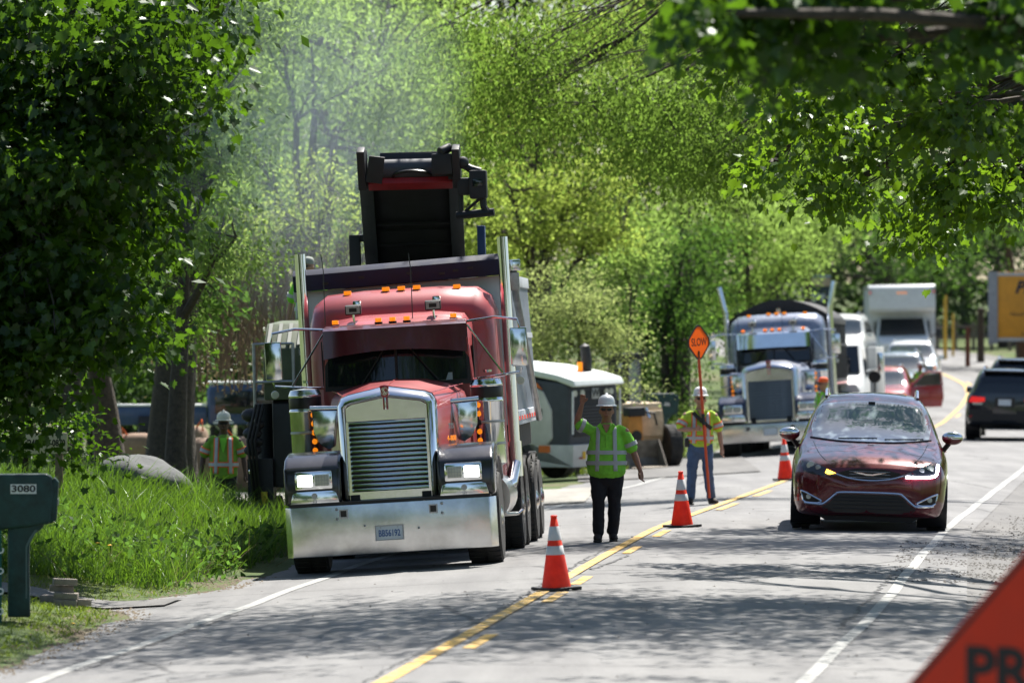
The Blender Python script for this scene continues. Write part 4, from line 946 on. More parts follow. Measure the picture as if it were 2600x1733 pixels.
def front_suv(name, label, loc, rot, paint, sx, sy, sz, cat='suv', glass=None, group=None):
    K, sh, body = car(name, label, cat, loc, rot, SUV, paint, sx, sy, sz, group=group)
    wp = [(-.74, 1.17), (.74, 1.17), (.78, 1.22), (.69, 1.57), (.6, 1.61), (-.6, 1.61), (-.69, 1.57), (-.78, 1.22)]
    sh.panel('windshield', [(x * sx, z * sz) for x, z in wp], 'y', 1, .006, glass or CARGLASS, body, cuts=4)
    for s in (-1, 1):
        hp = [(s * .86, .93), (s * .55, .88), (s * .55, .78), (s * .82, .78)]
        if s < 0: hp = hp[::-1]
        hl = sh.panel('headlight', [(x * sx, z * sz) for x, z in hp], 'y', 1, .008, LENS, body)
        sh.panel('turn_signal', [(x * sx, z * sz) for x, z in [(s * .80, .88), (s * .86, .90), (s * .85, .80), (s * .80, .80)]], 'y', 1, .014, AMBER, hl, cuts=1)
        MB().box((s * 1.03 * sx, 1.72 * sy, 1.17 * sz), (.19, .09, .14)).build('side_mirror', paint, K, bevel=.03)
        MB().tube([(s * .56 * sx, y * sy, z * sz) for y, z in ((2.3, 1.73), (2.5, 1.80), (3.9, 1.79), (4.1, 1.72))], .022, 8).build('roof_rail', CHROME, body)
        sh.line('wheel_lip', [(1.5 * sy, .9 * sz), (4.3 * sy, .92 * sz)], 'x', -s, .006, .01, CHROME, body)
    g = sh.panel('grille', [(x * sx, z * sz) for x, z in [(-.5, .88), (.5, .88), (.44, .70), (-.44, .70)]], 'y', 1, .006, BLACK, body)
    for zz in (.74, .79, .84): sh.line('grille_bar', [(-.42 * sx, zz * sz), (.42 * sx, zz * sz)], 'y', 1, .012, .010, CHROME, g)
    sh.panel('lower_grille', [(x * sx, z * sz) for x, z in [(-.6, .56), (.6, .56), (.55, .44), (-.55, .44)]], 'y', 1, .006, BLACK, body)
    side_glass(K, sh, body, [[(1.95 * sy, 1.2 * sz), (2.3 * sy, 1.50 * sz), (2.9 * sy, 1.58 * sz), (2.9 * sy, 1.2 * sz)], [(3.0 * sy, 1.2 * sz), (3.0 * sy, 1.58 * sz), (3.9 * sy, 1.58 * sz), (4.2 * sy, 1.24 * sz)]])
    return K, sh, body
def car_at(px, Y): return (ax(px, Y), Y, gzf(ax(px, Y), Y))
# vehicles going away on the right: root at the nose, so the rear faces the camera -> rotate 180 about z
JEEP = mat('charcoal_metallic', (.016, .018, .026), .22, .2, coat=1.0, var=.1)
def away(px, Y, L): return (ax(px, Y) + L * math.sin(R(7)), Y + L * math.cos(R(7)), gzf(ax(px, Y + 2), Y + 2))
rear_suv('suv', 'black suv driving away at the right edge, seen from behind', away(2549, 142, 4.78), (0, -1.3, 173), JEEP, 1.0, 1.0, 1.02)
rear_suv('suv', 'dark suv just ahead of the black suv, mostly hidden behind its roof', away(2590, 155, 4.9), (0, -1.3, 172), mat('black_metallic', (.010, .011, .013), .25, .2, coat=1.0, var=.1), 1.03, 1.03, 1.08)
REDC = mat('red_car_paint', (.33, .030, .035), .28, .1, coat=1.0, var=.08)
RK, rsh, rbody = front_suv('suv', 'red suv waiting in the queue with its front passenger door open', car_at(2232, 163), (0, -1.5, -7), REDC, .92, .94, .93)
# open door of the red car, hinged at the front, viewer's right
dr = MB().prism([(0, .42), (0, 1.02), (.55, 1.05), (1.05, 1.06), (1.08, .70), (1.0, .42)], -.035, .035, 'yz').build('open_door', REDC, RK, bevel=.02)
dr.location = (.82, 1.45, 0); dr.rotation_euler = (0, 0, R(-62))
MB().tube([(0, .02, 1.02), (0, .45, 1.38), (0, .62, 1.44), (0, 1.0, 1.42), (0, 1.05, 1.05)], .03, 8).build('door_window_frame', REDC, dr)
MB().prism([(.1, 1.05), (.48, 1.36), (.95, 1.40), (1.0, 1.06)], -.006, .006, 'yz').build('door_glass', GLASSD, dr)
MB().box((-.10, .22, 1.08), (.18, .10, .13)).build('door_mirror', CHROME, dr, bevel=.03)
front_suv('suv', 'blue grey suv in the queue between the red suv and the white suv', car_at(2275, 178), (0, -1.2, -6), mat('blue_grey_paint', (.16, .20, .25), .25, .3, coat=1.0, var=.06), 1.0, 1.0, 1.0)
front_suv('suv', 'white suv in the queue right in front of the white box truck', car_at(2312, 190), (0, -1.2, -5), mat('white_car_paint', (.55, .58, .60), .25, .1, coat=1.0, var=.05), 1.0, 1.0, 1.04)

def box_truck(name, label, loc, rot, box_m, w_=1.2, zt=3.55, l=5.0):
    K = empty(name, loc, rot, label, 'box truck')
    cab = MB().loft([[Vector(p) for p in q] for q in (
        [(-.80, 0, .55), (-.80, 0, 1.1), (-.74, .02, 1.3), (.74, .02, 1.3), (.80, 0, 1.1), (.80, 0, .55)],
        [(-.96, .3, .5), (-.96, .3, 1.25), (-.85, .3, 1.42), (.85, .3, 1.42), (.96, .3, 1.25), (.96, .3, .5)],
        [(-1.0, 1.1, .5), (-1.0, 1.1, 1.35), (-.88, 1.1, 1.55), (.88, 1.1, 1.55), (1.0, 1.1, 1.35), (1.0, 1.1, .5)],
        [(-1.0, 1.75, .5), (-1.0, 1.75, 1.4), (-.82, 1.75, 2.22), (.82, 1.75, 2.22), (1.0, 1.75, 1.4), (1.0, 1.75, .5)],
        [(-1.0, 2.6, .5), (-1.0, 2.6, 1.4), (-.80, 2.6, 2.30), (.80, 2.6, 2.30), (1.0, 2.6, 1.4), (1.0, 2.6, .5)])]).build('cab', WHITE, K, bevel=.04)
    MB().add([(-.84, 1.08, 1.60), (.84, 1.08, 1.60), (.76, 1.64, 2.18), (-.76, 1.64, 2.18), (-.84, 1.16, 1.56), (.84, 1.16, 1.56), (.76, 1.72, 2.14), (-.76, 1.72, 2.14)], [(0, 1, 2, 3), (4, 7, 6, 5), (0, 4, 5, 1), (1, 5, 6, 2), (2, 6, 7, 3), (3, 7, 4, 0)]).build('windshield', GLASSD, cab)
    MB().span(-.6, .6, -.02, .0, .8, 1.18).build('grille', BLACK, cab); MB().span(-.95, .95, -.06, .05, .48, .68).build('bumper', CHROME, K, bevel=.02)
    for s in (-1, 1):
        MB().span(s * .64, s * .82, -.015, .04, .86, 1.12).build('headlight', LENS, cab, bevel=.02)
        MB().prism([(1.4, 1.45), (1.75, 2.1), (2.4, 2.15), (2.4, 1.45)], s * .99, s * 1.003, 'yz').build('side_window', GLASSD, cab)
        mr = MB().box((s * 1.28, 1.3, 1.65), (.2, .1, .36)).build('side_mirror', BLACKM, K, bevel=.03); MB().tube([(s * 1.2, 1.3, 1.6), (s * .98, 1.35, 1.5)], .025, 6).build('mirror_arm', BLACKM, mr)
        wheel(K, s * .88, .95, .40, .26, s, STEEL); wheel(K, s * .86, 4.9, .42, .5, s, STEEL, dual=True)
    bx = MB().span(-w_, w_, 2.0, 2.0 + l, 1.05, zt).build('cargo_box', box_m, K, bevel=.03)
    nose = MB().prism([(1.2, 2.42), (1.05, 2.55), (1.05, zt - .12), (1.18, zt - .01), (2.0, zt - .002), (2.0, 2.42)], -w_ + .004, w_ - .004, 'yz').build('attic_nose', box_m, K, bevel=.03)
    for k in (-1, 0, 1): MB().box((k * .13 , 1.03, zt - .30), (.08, .03, .035)).build('marker_light', AMBER, nose)
    for s in (-1, 1):
        MB().span(s * w_, s * (w_ - .12), 1.02, 1.10, zt - .36, zt - .1).build('corner_cap', STEEL, nose, bevel=.01); MB().box((s * (w_ - .06), 1.01, zt - .28), (.06, .02, .04)).build('marker_light', REDLENS, nose)
        MB().span(s * (w_ + .002), s * (w_ + .02), 2.0, 2.0 + l, zt - .14, zt - .02).build('top_trim', STEEL, bx); MB().span(s * (w_ + .002), s * (w_ + .02), 2.0, 2.0 + l, 1.05, 1.18).build('bottom_trim', STEEL, bx)
        for k in range(6): MB().span(s * (w_ + .002), s * (w_ + .012), 2.3 + k * .8, 2.34 + k * .8, 1.2, zt - .16).build('side_post', box_m, bx)
    MB().span(-.4, .4, .6, 7.0, .5, .75).build('chassis_frame', BLACKM, K)
    return K, bx
bp = car_at(2297, 203)
box_truck('box_truck', 'white box truck at the back of the waiting queue', (bp[0], 203, gzf(bp[0], 203)), (0, -1.2, -2), mat('white_box_panel', (.62, .64, .66), .45, var=.06), 1.2, 3.4, 5.2)
# yellow rental truck, side-on at the far right
YELB = mat('yellow_box_panel', (.62, .27, .02), .5, var=.1, vscale=2)
yk = ax(2518, 208) + 2.8; YK_, ybx = box_truck('box_truck', 'yellow rental box truck with grey corner post at the right edge beyond the dark suvs', (yk + 5.9, 209, gzf(yk + 1, 209) + .15), (0, 0, 72), YELB, 1.22, 3.6, 6.6)
post = MB().span(-1.25, -1.0, 8.58, 8.66, .9, 3.62).build('corner_post', STEEL, ybx, bevel=.01)
MB().span(-1.262, -1.245, 8.3, 8.66, .95, 3.62).build('corner_post', mat('pale_grey_post', (.26, .27, .29), .5), ybx)
NVY = mat('lettering_navy', (.01, .012, .03), .5, var=0)
text('PENSKE', .62, NVY, ybx, (-1.226, 6.6, 3.02), rot=(90, 0, -90), off=.04, shear=.3)
text('Truck Rental', .30, NVY, ybx, (-1.226, 6.3, 2.62), rot=(90, 0, -90), off=.01, shear=.2)
text('Household', .2, NVY, ybx, (-1.226, 7.4, 2.05), rot=(90, 0, -90), shear=.2)
text('1-800', .2, NVY, ybx, (-1.226, 7.2, 1.32), rot=(90, 0, -90), off=.01, shear=.2)
text('Rent', .2, NVY, ybx, (-1.226, 7.1, 1.55), rot=(90, 0, -90), off=.01, shear=.2)
# white service truck behind the blue dump truck
wk = car_at(2096, 141); K = empty('service_truck', (wk[0], 141, gzf(wk[0], 141)), (0, -2, -7), 'white service truck with dark cab windows half hidden behind the blue dump truck', 'truck')
cab = MB().loft([[Vector(p) for p in q] for q in (
    [(-.9, 0, .7), (-.9, 0, 1.35), (-.8, .05, 1.5), (.8, .05, 1.5), (.9, 0, 1.35), (.9, 0, .7)],
    [(-.98, .9, .6), (-.98, .9, 1.45), (-.9, .9, 1.72), (.9, .9, 1.72), (.98, .9, 1.45), (.98, .9, .6)],
    [(-1, 1.5, .6), (-1, 1.5, 1.6), (-.86, 1.5, 2.5), (.86, 1.5, 2.5), (1, 1.5, 1.6), (1, 1.5, .6)],
    [(-1, 2.8, .6), (-1, 2.8, 1.6), (-.84, 2.8, 2.62), (.84, 2.8, 2.62), (1, 2.8, 1.6), (1, 2.8, .6)])]).build('cab', WHITE, K, bevel=.05)
MB().add([(-.86, .87, 1.78), (.86, .87, 1.78), (.80, 1.37, 2.44), (-.80, 1.37, 2.44), (-.86, .97, 1.74), (.86, .97, 1.74), (.80, 1.47, 2.40), (-.80, 1.47, 2.40)], [(0, 1, 2, 3), (4, 7, 6, 5), (0, 4, 5, 1), (1, 5, 6, 2), (2, 6, 7, 3), (3, 7, 4, 0)]).build('windshield', GLASSD, cab)
MB().span(-.7, .7, -.03, 0, .8, 1.3).build('grille', BLACK, cab); MB().span(-1, 1, -.12, .05, .5, .72).build('bumper', CHROME, K, bevel=.02)
MB().span(-1.15, 1.15, 3.0, 6.6, .9, 2.4).build('service_body', mat('pale_grey_panel', (.5, .51, .5), .5, var=.08), K, bevel=.03)
for s in (-1, 1):
    MB().prism([(1.35, 1.7), (1.6, 2.4), (2.5, 2.45), (2.5, 1.7)], s * .985, s * 1.003, 'yz').build('side_window', GLASSD, cab)
    wheel(K, s * .9, .9, .45, .28, s, STEEL); wheel(K, s * .9, 5.2, .45, .5, s, STEEL, dual=True)
    MB().span(s * .62, s * .84, -.02, .04, .95, 1.25).build('headlight', LENS, cab, bevel=.02)
cm = MB().lathe([(.001, -.03), (.14, -.03), (.16, 0), (.12, .06)], 20, (1.28, -.1, 1.66), 'y').build('convex_mirror', BLACKM, K)
MB().tube([(1.28, -.08, 1.5), (1.26, .0, 1.2), (1.0, .1, 1.0)], .02, 6).build('mirror_arm', BLACK, cm)
MB().box((1.36, 1.2, 2.0), (.16, .1, .5)).build('side_mirror', CHROME, K, bevel=.03); MB().tube([(1.3, 1.2, 1.9), (1.0, 1.3, 1.8)], .02, 6).build('mirror_bracket', CHROME, K)
MB().box((.62, -.3, .98), (.24, .2, .3)).build('hitch_box', BLACK, K, bevel=.01)
# pale van further back on the left
vk = car_at(2118, 196); K, sh, body = front_suv('van', 'pale van parked in shade left of the white box truck', (vk[0], 196, gzf(vk[0], 196) + .55), (0, 0, -10), mat('pale_van_paint', (.50, .52, .50), .35, coat=.5, var=.05), 1.0, 1.0, 1.22, cat='van')
# ---------------------------------------------------------------- people (local: facing -y, z up)
SKIN = mat('skin', (.36, .20, .14), .6, var=.12, vscale=20); SKIND = mat('skin_tanned', (.31, .155, .10), .6, var=.12, vscale=20); SKINDK = mat('skin_deep', (.085, .045, .030), .6, var=.12, vscale=20)
HATW = mat('hard_hat_white', (.74, .75, .74), .35, coat=.3, var=.04); HATC = mat('hard_hat_cream', (.62, .60, .46), .35, coat=.3, var=.04)
TROU = mat('black_trousers', (.012, .012, .017), .85, var=.25, bump=.5, bscale=9); JEANS = mat('blue_jeans', (.060, .10, .19), .85, var=.25, vscale=8, bump=.5, bscale=9); BOOT = mat('dark_boots', (.02, .016, .014), .7, var=.3)
def limb(mb, pts, n=14):
    """tapered limb: list of (point, rx, ry)"""
    P3 = [Vector(p[0]) for p in pts]; rings = []
    for i, p in enumerate(pts):
        d = (P3[min(i + 1, len(P3) - 1)] - P3[max(i - 1, 0)]).normalized()
        up = Vector((0, 1, 0)) if abs(d.y) < .8 else Vector((0, 0, 1))
        u = d.cross(up).normalized(); v = d.cross(u).normalized()
        rings.append([P3[i] + u * (p[1] * math.cos(t)) + v * ((p[2] if len(p) > 2 else p[1]) * math.sin(t)) for t in (2 * math.pi * k / n for k in range(n))])
    d0 = (P3[1] - P3[0]).normalized(); d1 = (P3[-1] - P3[-2]).normalized()
    r0 = [P3[0] - d0 * pts[0][1] * .6 + (q - P3[0]) * .55 for q in rings[0]]; r1 = [P3[-1] + d1 * pts[-1][1] * .6 + (q - P3[-1]) * .55 for q in rings[-1]]
    mb.loft([r0] + rings + [r1])
def fuse(mb, name, m, parent, vox=.012, it=5):
    o = mb.build(name, m, parent)
    r = o.modifiers.new('fuse', 'REMESH'); r.mode = 'VOXEL'; r.voxel_size = vox; r.use_smooth_shade = True
    s = o.modifiers.new('soft', 'SMOOTH'); s.factor = .5; s.iterations = it
    if name in ('shirt', 'trousers'):
        tx = bpy.data.textures.get('cloth_folds') or bpy.data.textures.new('cloth_folds', 'CLOUDS'); tx.noise_scale = .11; tx.noise_depth = 2
        d = o.modifiers.new('folds', 'DISPLACE'); d.texture = tx; d.strength = .030 if name == 'trousers' else .022; d.mid_level = .56; d.texture_coords = 'LOCAL'
    return o
def hand(mb, w, d, thumb, curl=.35):
    """palm and five fingers from wrist w along d; curl axis towards -y (palm)"""
    w = Vector(w); d = Vector(d).normalized(); t = Vector(thumb); t = (t - d * t.dot(d)).normalized(); nrm = d.cross(t).normalized()
    if nrm.y > 0: nrm = -nrm
    limb(mb, [(w - d * .02, .026, .021), (w + d * .03, .036, .018), (w + d * .075, .040, .016), (w + d * .09, .036, .014)], 10)
    for k, ln in enumerate((.068, .078, .073, .056)):
        b = w + d * .085 + t * (.030 - .020 * k); e1 = b + (d * math.cos(curl * .6) + nrm * math.sin(curl * .6)) * ln * .5; e2 = e1 + (d * math.cos(curl * 1.8) + nrm * math.sin(curl * 1.8)) * ln * .55
        limb(mb, [(b - d * .02, .0095), (b, .0095), (e1, .0088), (e2, .0075)], 8)
    b = w + d * .03 + t * .03
    limb(mb, [(b - t * .015, .012), (b + t * .025 + d * .02, .0115), (b + t * .038 + d * .052 + nrm * .015, .0095)], 8)
def person(label, loc, rot, J, skin, shirt, trousers, hat, stout=1.0, vest=None, scale=1.0, glasses=True, group=None, hat_kind='hard', legs=True, facing=0.0):
    Q = empty('person', loc, rot, label, 'person', group); Q.scale = (scale,) * 3
    V = Vector; st = stout
    hd = V(J.get('head', (0, -.02, 1.62)))
    mb = MB()
    # trunk, neck, head
    limb(mb, [((0, 0, .90), .155 * st, .11 * st), ((0, 0, 1.02), .15 * st, .105 * st), ((0, 0, 1.2), .165, .105), ((0, 0, 1.36), .165, .10), ((0, 0, 1.44), .10, .07)], 18)
    limb(mb, [((0, .01, 1.42), .070, .068), ((hd + V((0, .02, -.10))), .064, .066)])
    limb(mb, [(hd + V((0, -.012, -.105)), .045, .052), (hd + V((0, -.005, -.06)), .066, .080), (hd + V((0, .0, .0)), .081, .096), (hd + V((0, .01, .06)), .082, .100), (hd + V((0, .01, .10)), .055, .075)], 16)
    mb.prism([(-.105, -.045), (-.128, -.040), (-.098, .012)], -.014, .014, 'yz') if False else None
    limb(mb, [(hd + V((0, -.088, .02)), .010, .010), (hd + V((0, -.106, -.02)), .016, .014)], 8)
    for s in (-1, 1): limb(mb, [(hd + V((s * .083, .01, .012)), .012, .022), (hd + V((s * .087, .012, -.03)), .009, .014)], 8)
    limb(mb, [(hd + V((-.022, -.088, -.058)), .007, .007), (hd + V((.022, -.088, -.058)), .007, .007)], 8)
    for s, k in ((-1, 'l'), (1, 'r')):
        sh, el, wr, hdv, th = (V(q) for q in J['arm_' + k])
        limb(mb, [(sh, .055, .058), (sh.lerp(el, .45), .050, .052), (el, .041, .042), (el.lerp(wr, .3), .043, .041), (wr, .027, .025)])
        hand(mb, wr, hdv, th, J.get('curl_' + k, .4))
        hip, kn, an, toe = (V(q) for q in J['leg_' + k])
        limb(mb, [(hip, .085, .09), (hip.lerp(kn, .4), .075, .08), (kn, .054, .058), (kn.lerp(an, .35), .052, .055), (an, .034, .036)])
        limb(mb, [(an + V((0, .03, -.04)), .035, .035), (an.lerp(toe, .6), .040, .028), (toe, .034, .02)])
    body = fuse(mb, 'body', skin, Q, .0095, 4)
    # mouth and brows
    MB().box(tuple(hd + V((0, -.098, -.058))), (.045, .006, .006)).build('mouth', mat('lips', (.20, .07, .06), .6, var=0), body, bevel=.002)
    for s in (-1, 1):
        MB().ball(tuple(hd + V((s * .030, -.086, .022))), (.013, .008, .008), 10, 6).build('eye', WHITE, body); MB().ball(tuple(hd + V((s * .030, -.0925, .022))), (.006, .003, .006), 8, 5).build('iris', BLACK, body)
    if glasses:
        g = MB()
        for s in (-1, 1): g.prism([(s * .006, .035), (s * .062, .038), (s * .066, .015), (s * .045, .0), (s * .015, .004)], -.006, .004, 'xz'); g.box((s * .074, .05, .028), (.005, .11, .010))
        g.box((0, 0, .030), (.03, .008, .008)); g.v = [tuple(V(q) + hd + V((0, -.100, 0))) for q in g.v]; g.build('sunglasses', BLACK, Q, bevel=.002)
    hb = hd + V((0, .006, .072))
    if hat_kind == 'hard':
        h = MB(); h.lathe([(.118, 0), (.122, .03), (.116, .07), (.095, .105), (.055, .128), (.005, .135)], 26); h.v = [(q[0] * .87, q[1] * 1.08, q[2]) for q in h.v]
        h.v = [tuple(V(q) + hb) for q in h.v]; ht = h.build('hard_hat', hat, Q, angle=70)
        br = MB(); n = 30; ring = []
        for r0, dz in ((.108, .012), (.138, -.004), (.138, -.010), (.108, .004)):
            ring.append([V((r0 * .95 * math.cos(t), (r0 * 1.1 + (.035 * max(0, -math.sin(t)) if r0 > .12 else 0)) * math.sin(t), dz)) + hb for t in (2 * math.pi * k / n for k in range(n))])
        br.loft(ring, caps=False).build('hat_brim', hat, ht, angle=70)
        MB().tube([hb + V((0, -.11, .03)), hb + V((0, -.085, .10)), hb + V((0, 0, .138)), hb + V((0, .09, .10))], [.012, .016, .018, .014], 8).build('hat_ridge', hat, ht)
    else:
        h = MB(); h.lathe([(.094, -.02), (.098, .02), (.09, .055), (.06, .082), (.005, .092)], 22); h.v = [(q[0] * .9, q[1] * 1.08, q[2]) for q in h.v]; h.v = [tuple(V(q) + hb) for q in h.v]
        ht = h.build('cap', hat, Q, angle=70)
        MB().prism([(-.07, -.08), (.07, -.08), (.055, -.165), (0, -.18), (-.055, -.165)], -.004, .006, 'xy').build('cap_peak', hat, ht, loc=tuple(hb + V((0, 0, .0))))
    # shirt
    sm = MB(); hem = J.get('hem', .86)
    limb(sm, [((0, .0, hem), .195 * st, .145 * st), ((0, -.01, hem + .14), .20 * st, .155 * st), ((0, -.005, 1.14), .20 * (1 + (st - 1) * .8), .145 * (1 + (st - 1) * .8)), ((0, 0, 1.30), .20, .13), ((0, 0, 1.40), .165, .10), ((0, .005, 1.45), .085, .075)], 22)
    for s, k in ((-1, 'l'), (1, 'r')):
        sh, el = V(J['arm_' + k][0]), V(J['arm_' + k][1]); dd = (el - sh)
        limb(sm, [(sh - dd * .22 + V((-.05 * s, 0, -.03)), .06, .06), (sh + V((-.012 * s, 0, -.018)), .066, .068), (sh + dd * .45, .076, .078), (sh + dd * .82, .078, .082)])
    shirt_o = fuse(sm, 'shirt', shirt, Q, .013, 4)
    def band(z, w, off, m, nm, par=shirt_o):
        z0 = [hem, hem + .14, 1.14, 1.30, 1.40]; rx = [.195 * st, .20 * st, .20 * (1 + (st - 1) * .8), .20, .165]; ry = [.145 * st, .155 * st, .145 * (1 + (st - 1) * .8), .13, .10]
        f = lambda q: (np.interp(q, z0, rx) + off, np.interp(q, z0, ry) + off)
        n = 40; rg = []
        for zz, o_ in ((z - w / 2, 0), (z - w / 2, .004), (z + w / 2, .004), (z + w / 2, 0)):
            a, b = f(zz); rg.append([V(((a + o_) * math.cos(t), (b + o_) * math.sin(t) - .005, zz)) for t in (2 * math.pi * k / n for k in range(n))])
        MB().loft(rg, caps=False).build(nm, m, par, angle=70)
    def strap(x0, x1, w, off, m, nm, ztop=1.425, zbot=None):
        zb = zbot or (hem + .02); z0 = [hem, hem + .14, 1.14, 1.30, 1.40, 1.46]; rx = np.array([.195 * st, .20 * st, .20 * (1 + (st - 1) * .8), .20, .175, .12]); ry = np.array([.145 * st, .155 * st, .145 * (1 + (st - 1) * .8), .13, .105, .05])
        for sgn in (-1, 1):
            vs = []; fs = []; n = 16
            for i in range(n):
                z = zb + (ztop - zb) * i / (n - 1); a = np.interp(z, z0, rx) + off; b = np.interp(z, z0, ry) + off; xx = x0 + (x1 - x0) * i / (n - 1)
                for q in (-.5, -.17, .17, .5):
                    x = xx + q * w; y = sgn * b * math.sqrt(max(.02, 1 - (x / a) ** 2)); vs.append((x, y - .005, z))
            for i in range(n - 1):
                for j in range(3): fs.append((i * 4 + j, i * 4 + j + 1, (i + 1) * 4 + j + 1, (i + 1) * 4 + j))
            o = MB().add(vs, fs).build(nm, m, shirt_o, angle=70); sd_ = o.modifiers.new('t', 'SOLIDIFY'); sd_.thickness = .004; sd_.offset = 0
    def sleeve(k, f, w, off, m, nm):
        sh, el = V(J['arm_' + k][0]), V(J['arm_' + k][1]); d = (el - sh); L_ = d.length; d.normalize(); c = sh + d * (L_ * f)
        up = V((0, 1, 0)) if abs(d.y) < .8 else V((0, 0, 1)); u = d.cross(up).normalized(); v = d.cross(u).normalized(); rg = []
        for a, r in ((-w / 2, .076), (-w / 2, .082), (w / 2, .083), (w / 2, .077)):
            rg.append([c + d * a + u * ((r + off) * math.cos(t)) + v * ((r + off + .003) * math.sin(t)) for t in (2 * math.pi * q / 20 for q in range(20))])
        MB().loft(rg, caps=False).build(nm, m, shirt_o, angle=70)
    if vest:
        tm = vest.get('trim')
        for z in vest['bands']:
            if tm: band(z, .085, .004, tm, 'orange_band')
            band(z, .05, .009 if tm else .006, REFL, 'reflective_band')
        for x in (-1, 1):
            if tm: strap(x * .115, x * .10, .085, .005, tm, 'orange_strap', zbot=vest.get('zb'))
            strap(x * .115, x * .10, .048, .010 if tm else .006, REFL, 'reflective_strap', zbot=vest.get('zb'))
        for k in 'lr':
            if tm: sleeve(k, .60, .09, .002, tm, 'orange_sleeve_band')
            sleeve(k, .60, .05, .006, REFL, 'reflective_sleeve_band')
        if not vest.get('vneck'):
            MB().prism([(-.052, 1.46), (.052, 1.46), (.0, 1.335)], -.118, -.06, 'xz').build('open_neck', skin, shirt_o, bevel=.008)
            for s_ in (-1, 1): MB().prism([(s_ * .015, 1.33), (s_ * .075, 1.475), (s_ * .115, 1.44), (s_ * .06, 1.345)], -.130, -.075, 'xz').build('collar', shirt, shirt_o, bevel=.008)
            MB().box((0, -.150, 1.25), (.022, .012, .17), (-8, 0, 0)).build('placket', shirt, shirt_o, bevel=.004)
        if vest.get('vneck'):
            vs = [(-.055, -.118, 1.405), (.055, -.118, 1.405), (.012, -.148, 1.19), (-.012, -.148, 1.19)]
            o = MB().prism([(-.06, 1.42), (.06, 1.42), (.008, 1.20), (-.008, 1.20)], -.150, -.06, 'xz').build('undershirt', vest['vneck'], shirt_o, bevel=.01)
    if legs:
        tr = MB()
        limb(tr, [((0, .005, .80), .165 * st, .125 * st), ((0, .005, .94), .175 * st, .135 * st), ((0, .005, 1.0), .165 * st, .125 * st)], 20)
        for k in 'lr':
            hip, kn, an, toe = (V(q) for q in J['leg_' + k])
            limb(tr, [(hip + V((0, 0, .04)), .10 * st, .115), (hip.lerp(kn, .35), .095 * st, .105), (kn, .083, .088), (kn.lerp(an, .5), .078, .085), (an + V((0, 0, .02)), .074, .085)])
        fuse(tr, 'trousers', trousers, Q, .013, 4)
        for k in 'lr':
            hip, kn, an, toe = (V(q) for q in J['leg_' + k]); bt = MB()
            limb(bt, [(an + V((0, .01, .06)), .052, .056), (an + V((0, .015, -.02)), .052, .062), ((an + V((0, .03, -.06))), .046, .05)])
            limb(bt, [(an + V((0, .05, -.055)), .046, .046), (an.lerp(toe, .5) + V((0, 0, .0)), .052, .048), (toe + V((0, 0, .01)), .046, .034)])
            b_ = fuse(bt, 'boot', BOOT, Q, .011, 3)
            c = an.lerp(toe, .45); MB().box((c.x, c.y + .01, min(an.z, toe.z + .05) - .083 + .012), (.105, .30, .026)).build('sole', BLACK, b_, bevel=.008)
    return Q
LEGS = dict(leg_l=[(-.095, 0, .90), (-.105, -.02, .50), (-.11, .02, .09), (-.13, -.13, .035)], leg_r=[(.095, 0, .90), (.105, -.02, .50), (.11, .02, .09), (.13, -.13, .035)])
def pose(**k): d = dict(LEGS); d.update(k); return d
HANG_L = [(-.215, 0, 1.385), (-.30, .02, 1.12), (-.33, -.03, .87), (-.05, -.1, -1), (.2, -1, 0)]
HANG_R = [(.215, 0, 1.385), (.30, .02, 1.12), (.33, -.03, .87), (.05, -.1, -1), (-.2, -1, 0)]
m1x = ax(1540, 71.6)
person('person in lime shirt and white hard hat raising one arm beside the red dump truck', (m1x, 71.6, gzf(m1x, 71.6)), (0, 0, -2),
       pose(arm_l=[(-.215, 0, 1.40), (-.37, -.04, 1.47), (-.30, -.13, 1.71), (.12, -.1, 1), (1, -.3, 0)], curl_l=.9,
            arm_r=[(.225, 0, 1.375), (.34, .02, 1.10), (.42, -.06, .88), (.12, -.15, -1), (-.3, -1, 0)], curl_r=.5,
            leg_l=[(-.09, 0, .90), (-.10, -.03, .50), (-.10, .02, .09), (-.12, -.13, .035)], leg_r=[(.10, 0, .90), (.10, .03, .50), (.075, .12, .09), (.10, -.03, .035)]),
       SKIND, HIVIS, TROU, HATW, stout=1.24, vest=dict(bands=(1.11, .98)), scale=1.015)
m2x = ax(1778, 88.0)
fl = person('person in yellow safety vest and blue jeans holding the slow sign on its pole', (m2x, 88.0, gzf(m2x, 88.0)), (0, 0, 3),
       pose(arm_l=[(-.215, 0, 1.385), (-.33, -.06, 1.16), (-.10, -.27, 1.17), (1, -.25, .12), (0, -.4, 1)], curl_l=1.3, arm_r=HANG_R, hem=.93,
            leg_l=[(-.10, 0, .90), (-.13, -.02, .50), (-.15, .02, .09), (-.18, -.12, .035)], leg_r=[(.10, 0, .90), (.12, -.02, .50), (.17, .02, .09), (.24, -.11, .035)]),
       SKIN, HIVISY, JEANS, HATW, vest=dict(bands=(1.03,), trim=ORTRIM), scale=1.0)
MB().tube([(-.12, -.125, 1.42), (.0, -.165, 1.30), (.16, -.13, 1.18)], .03, 8).build('dark_sash', BLACKM, fl)
MB().box((-.21, -.03, .96), (.07, .10, .14)).build('radio', BLACK, fl, bevel=.012)
m3x = ax(568, 86.0)
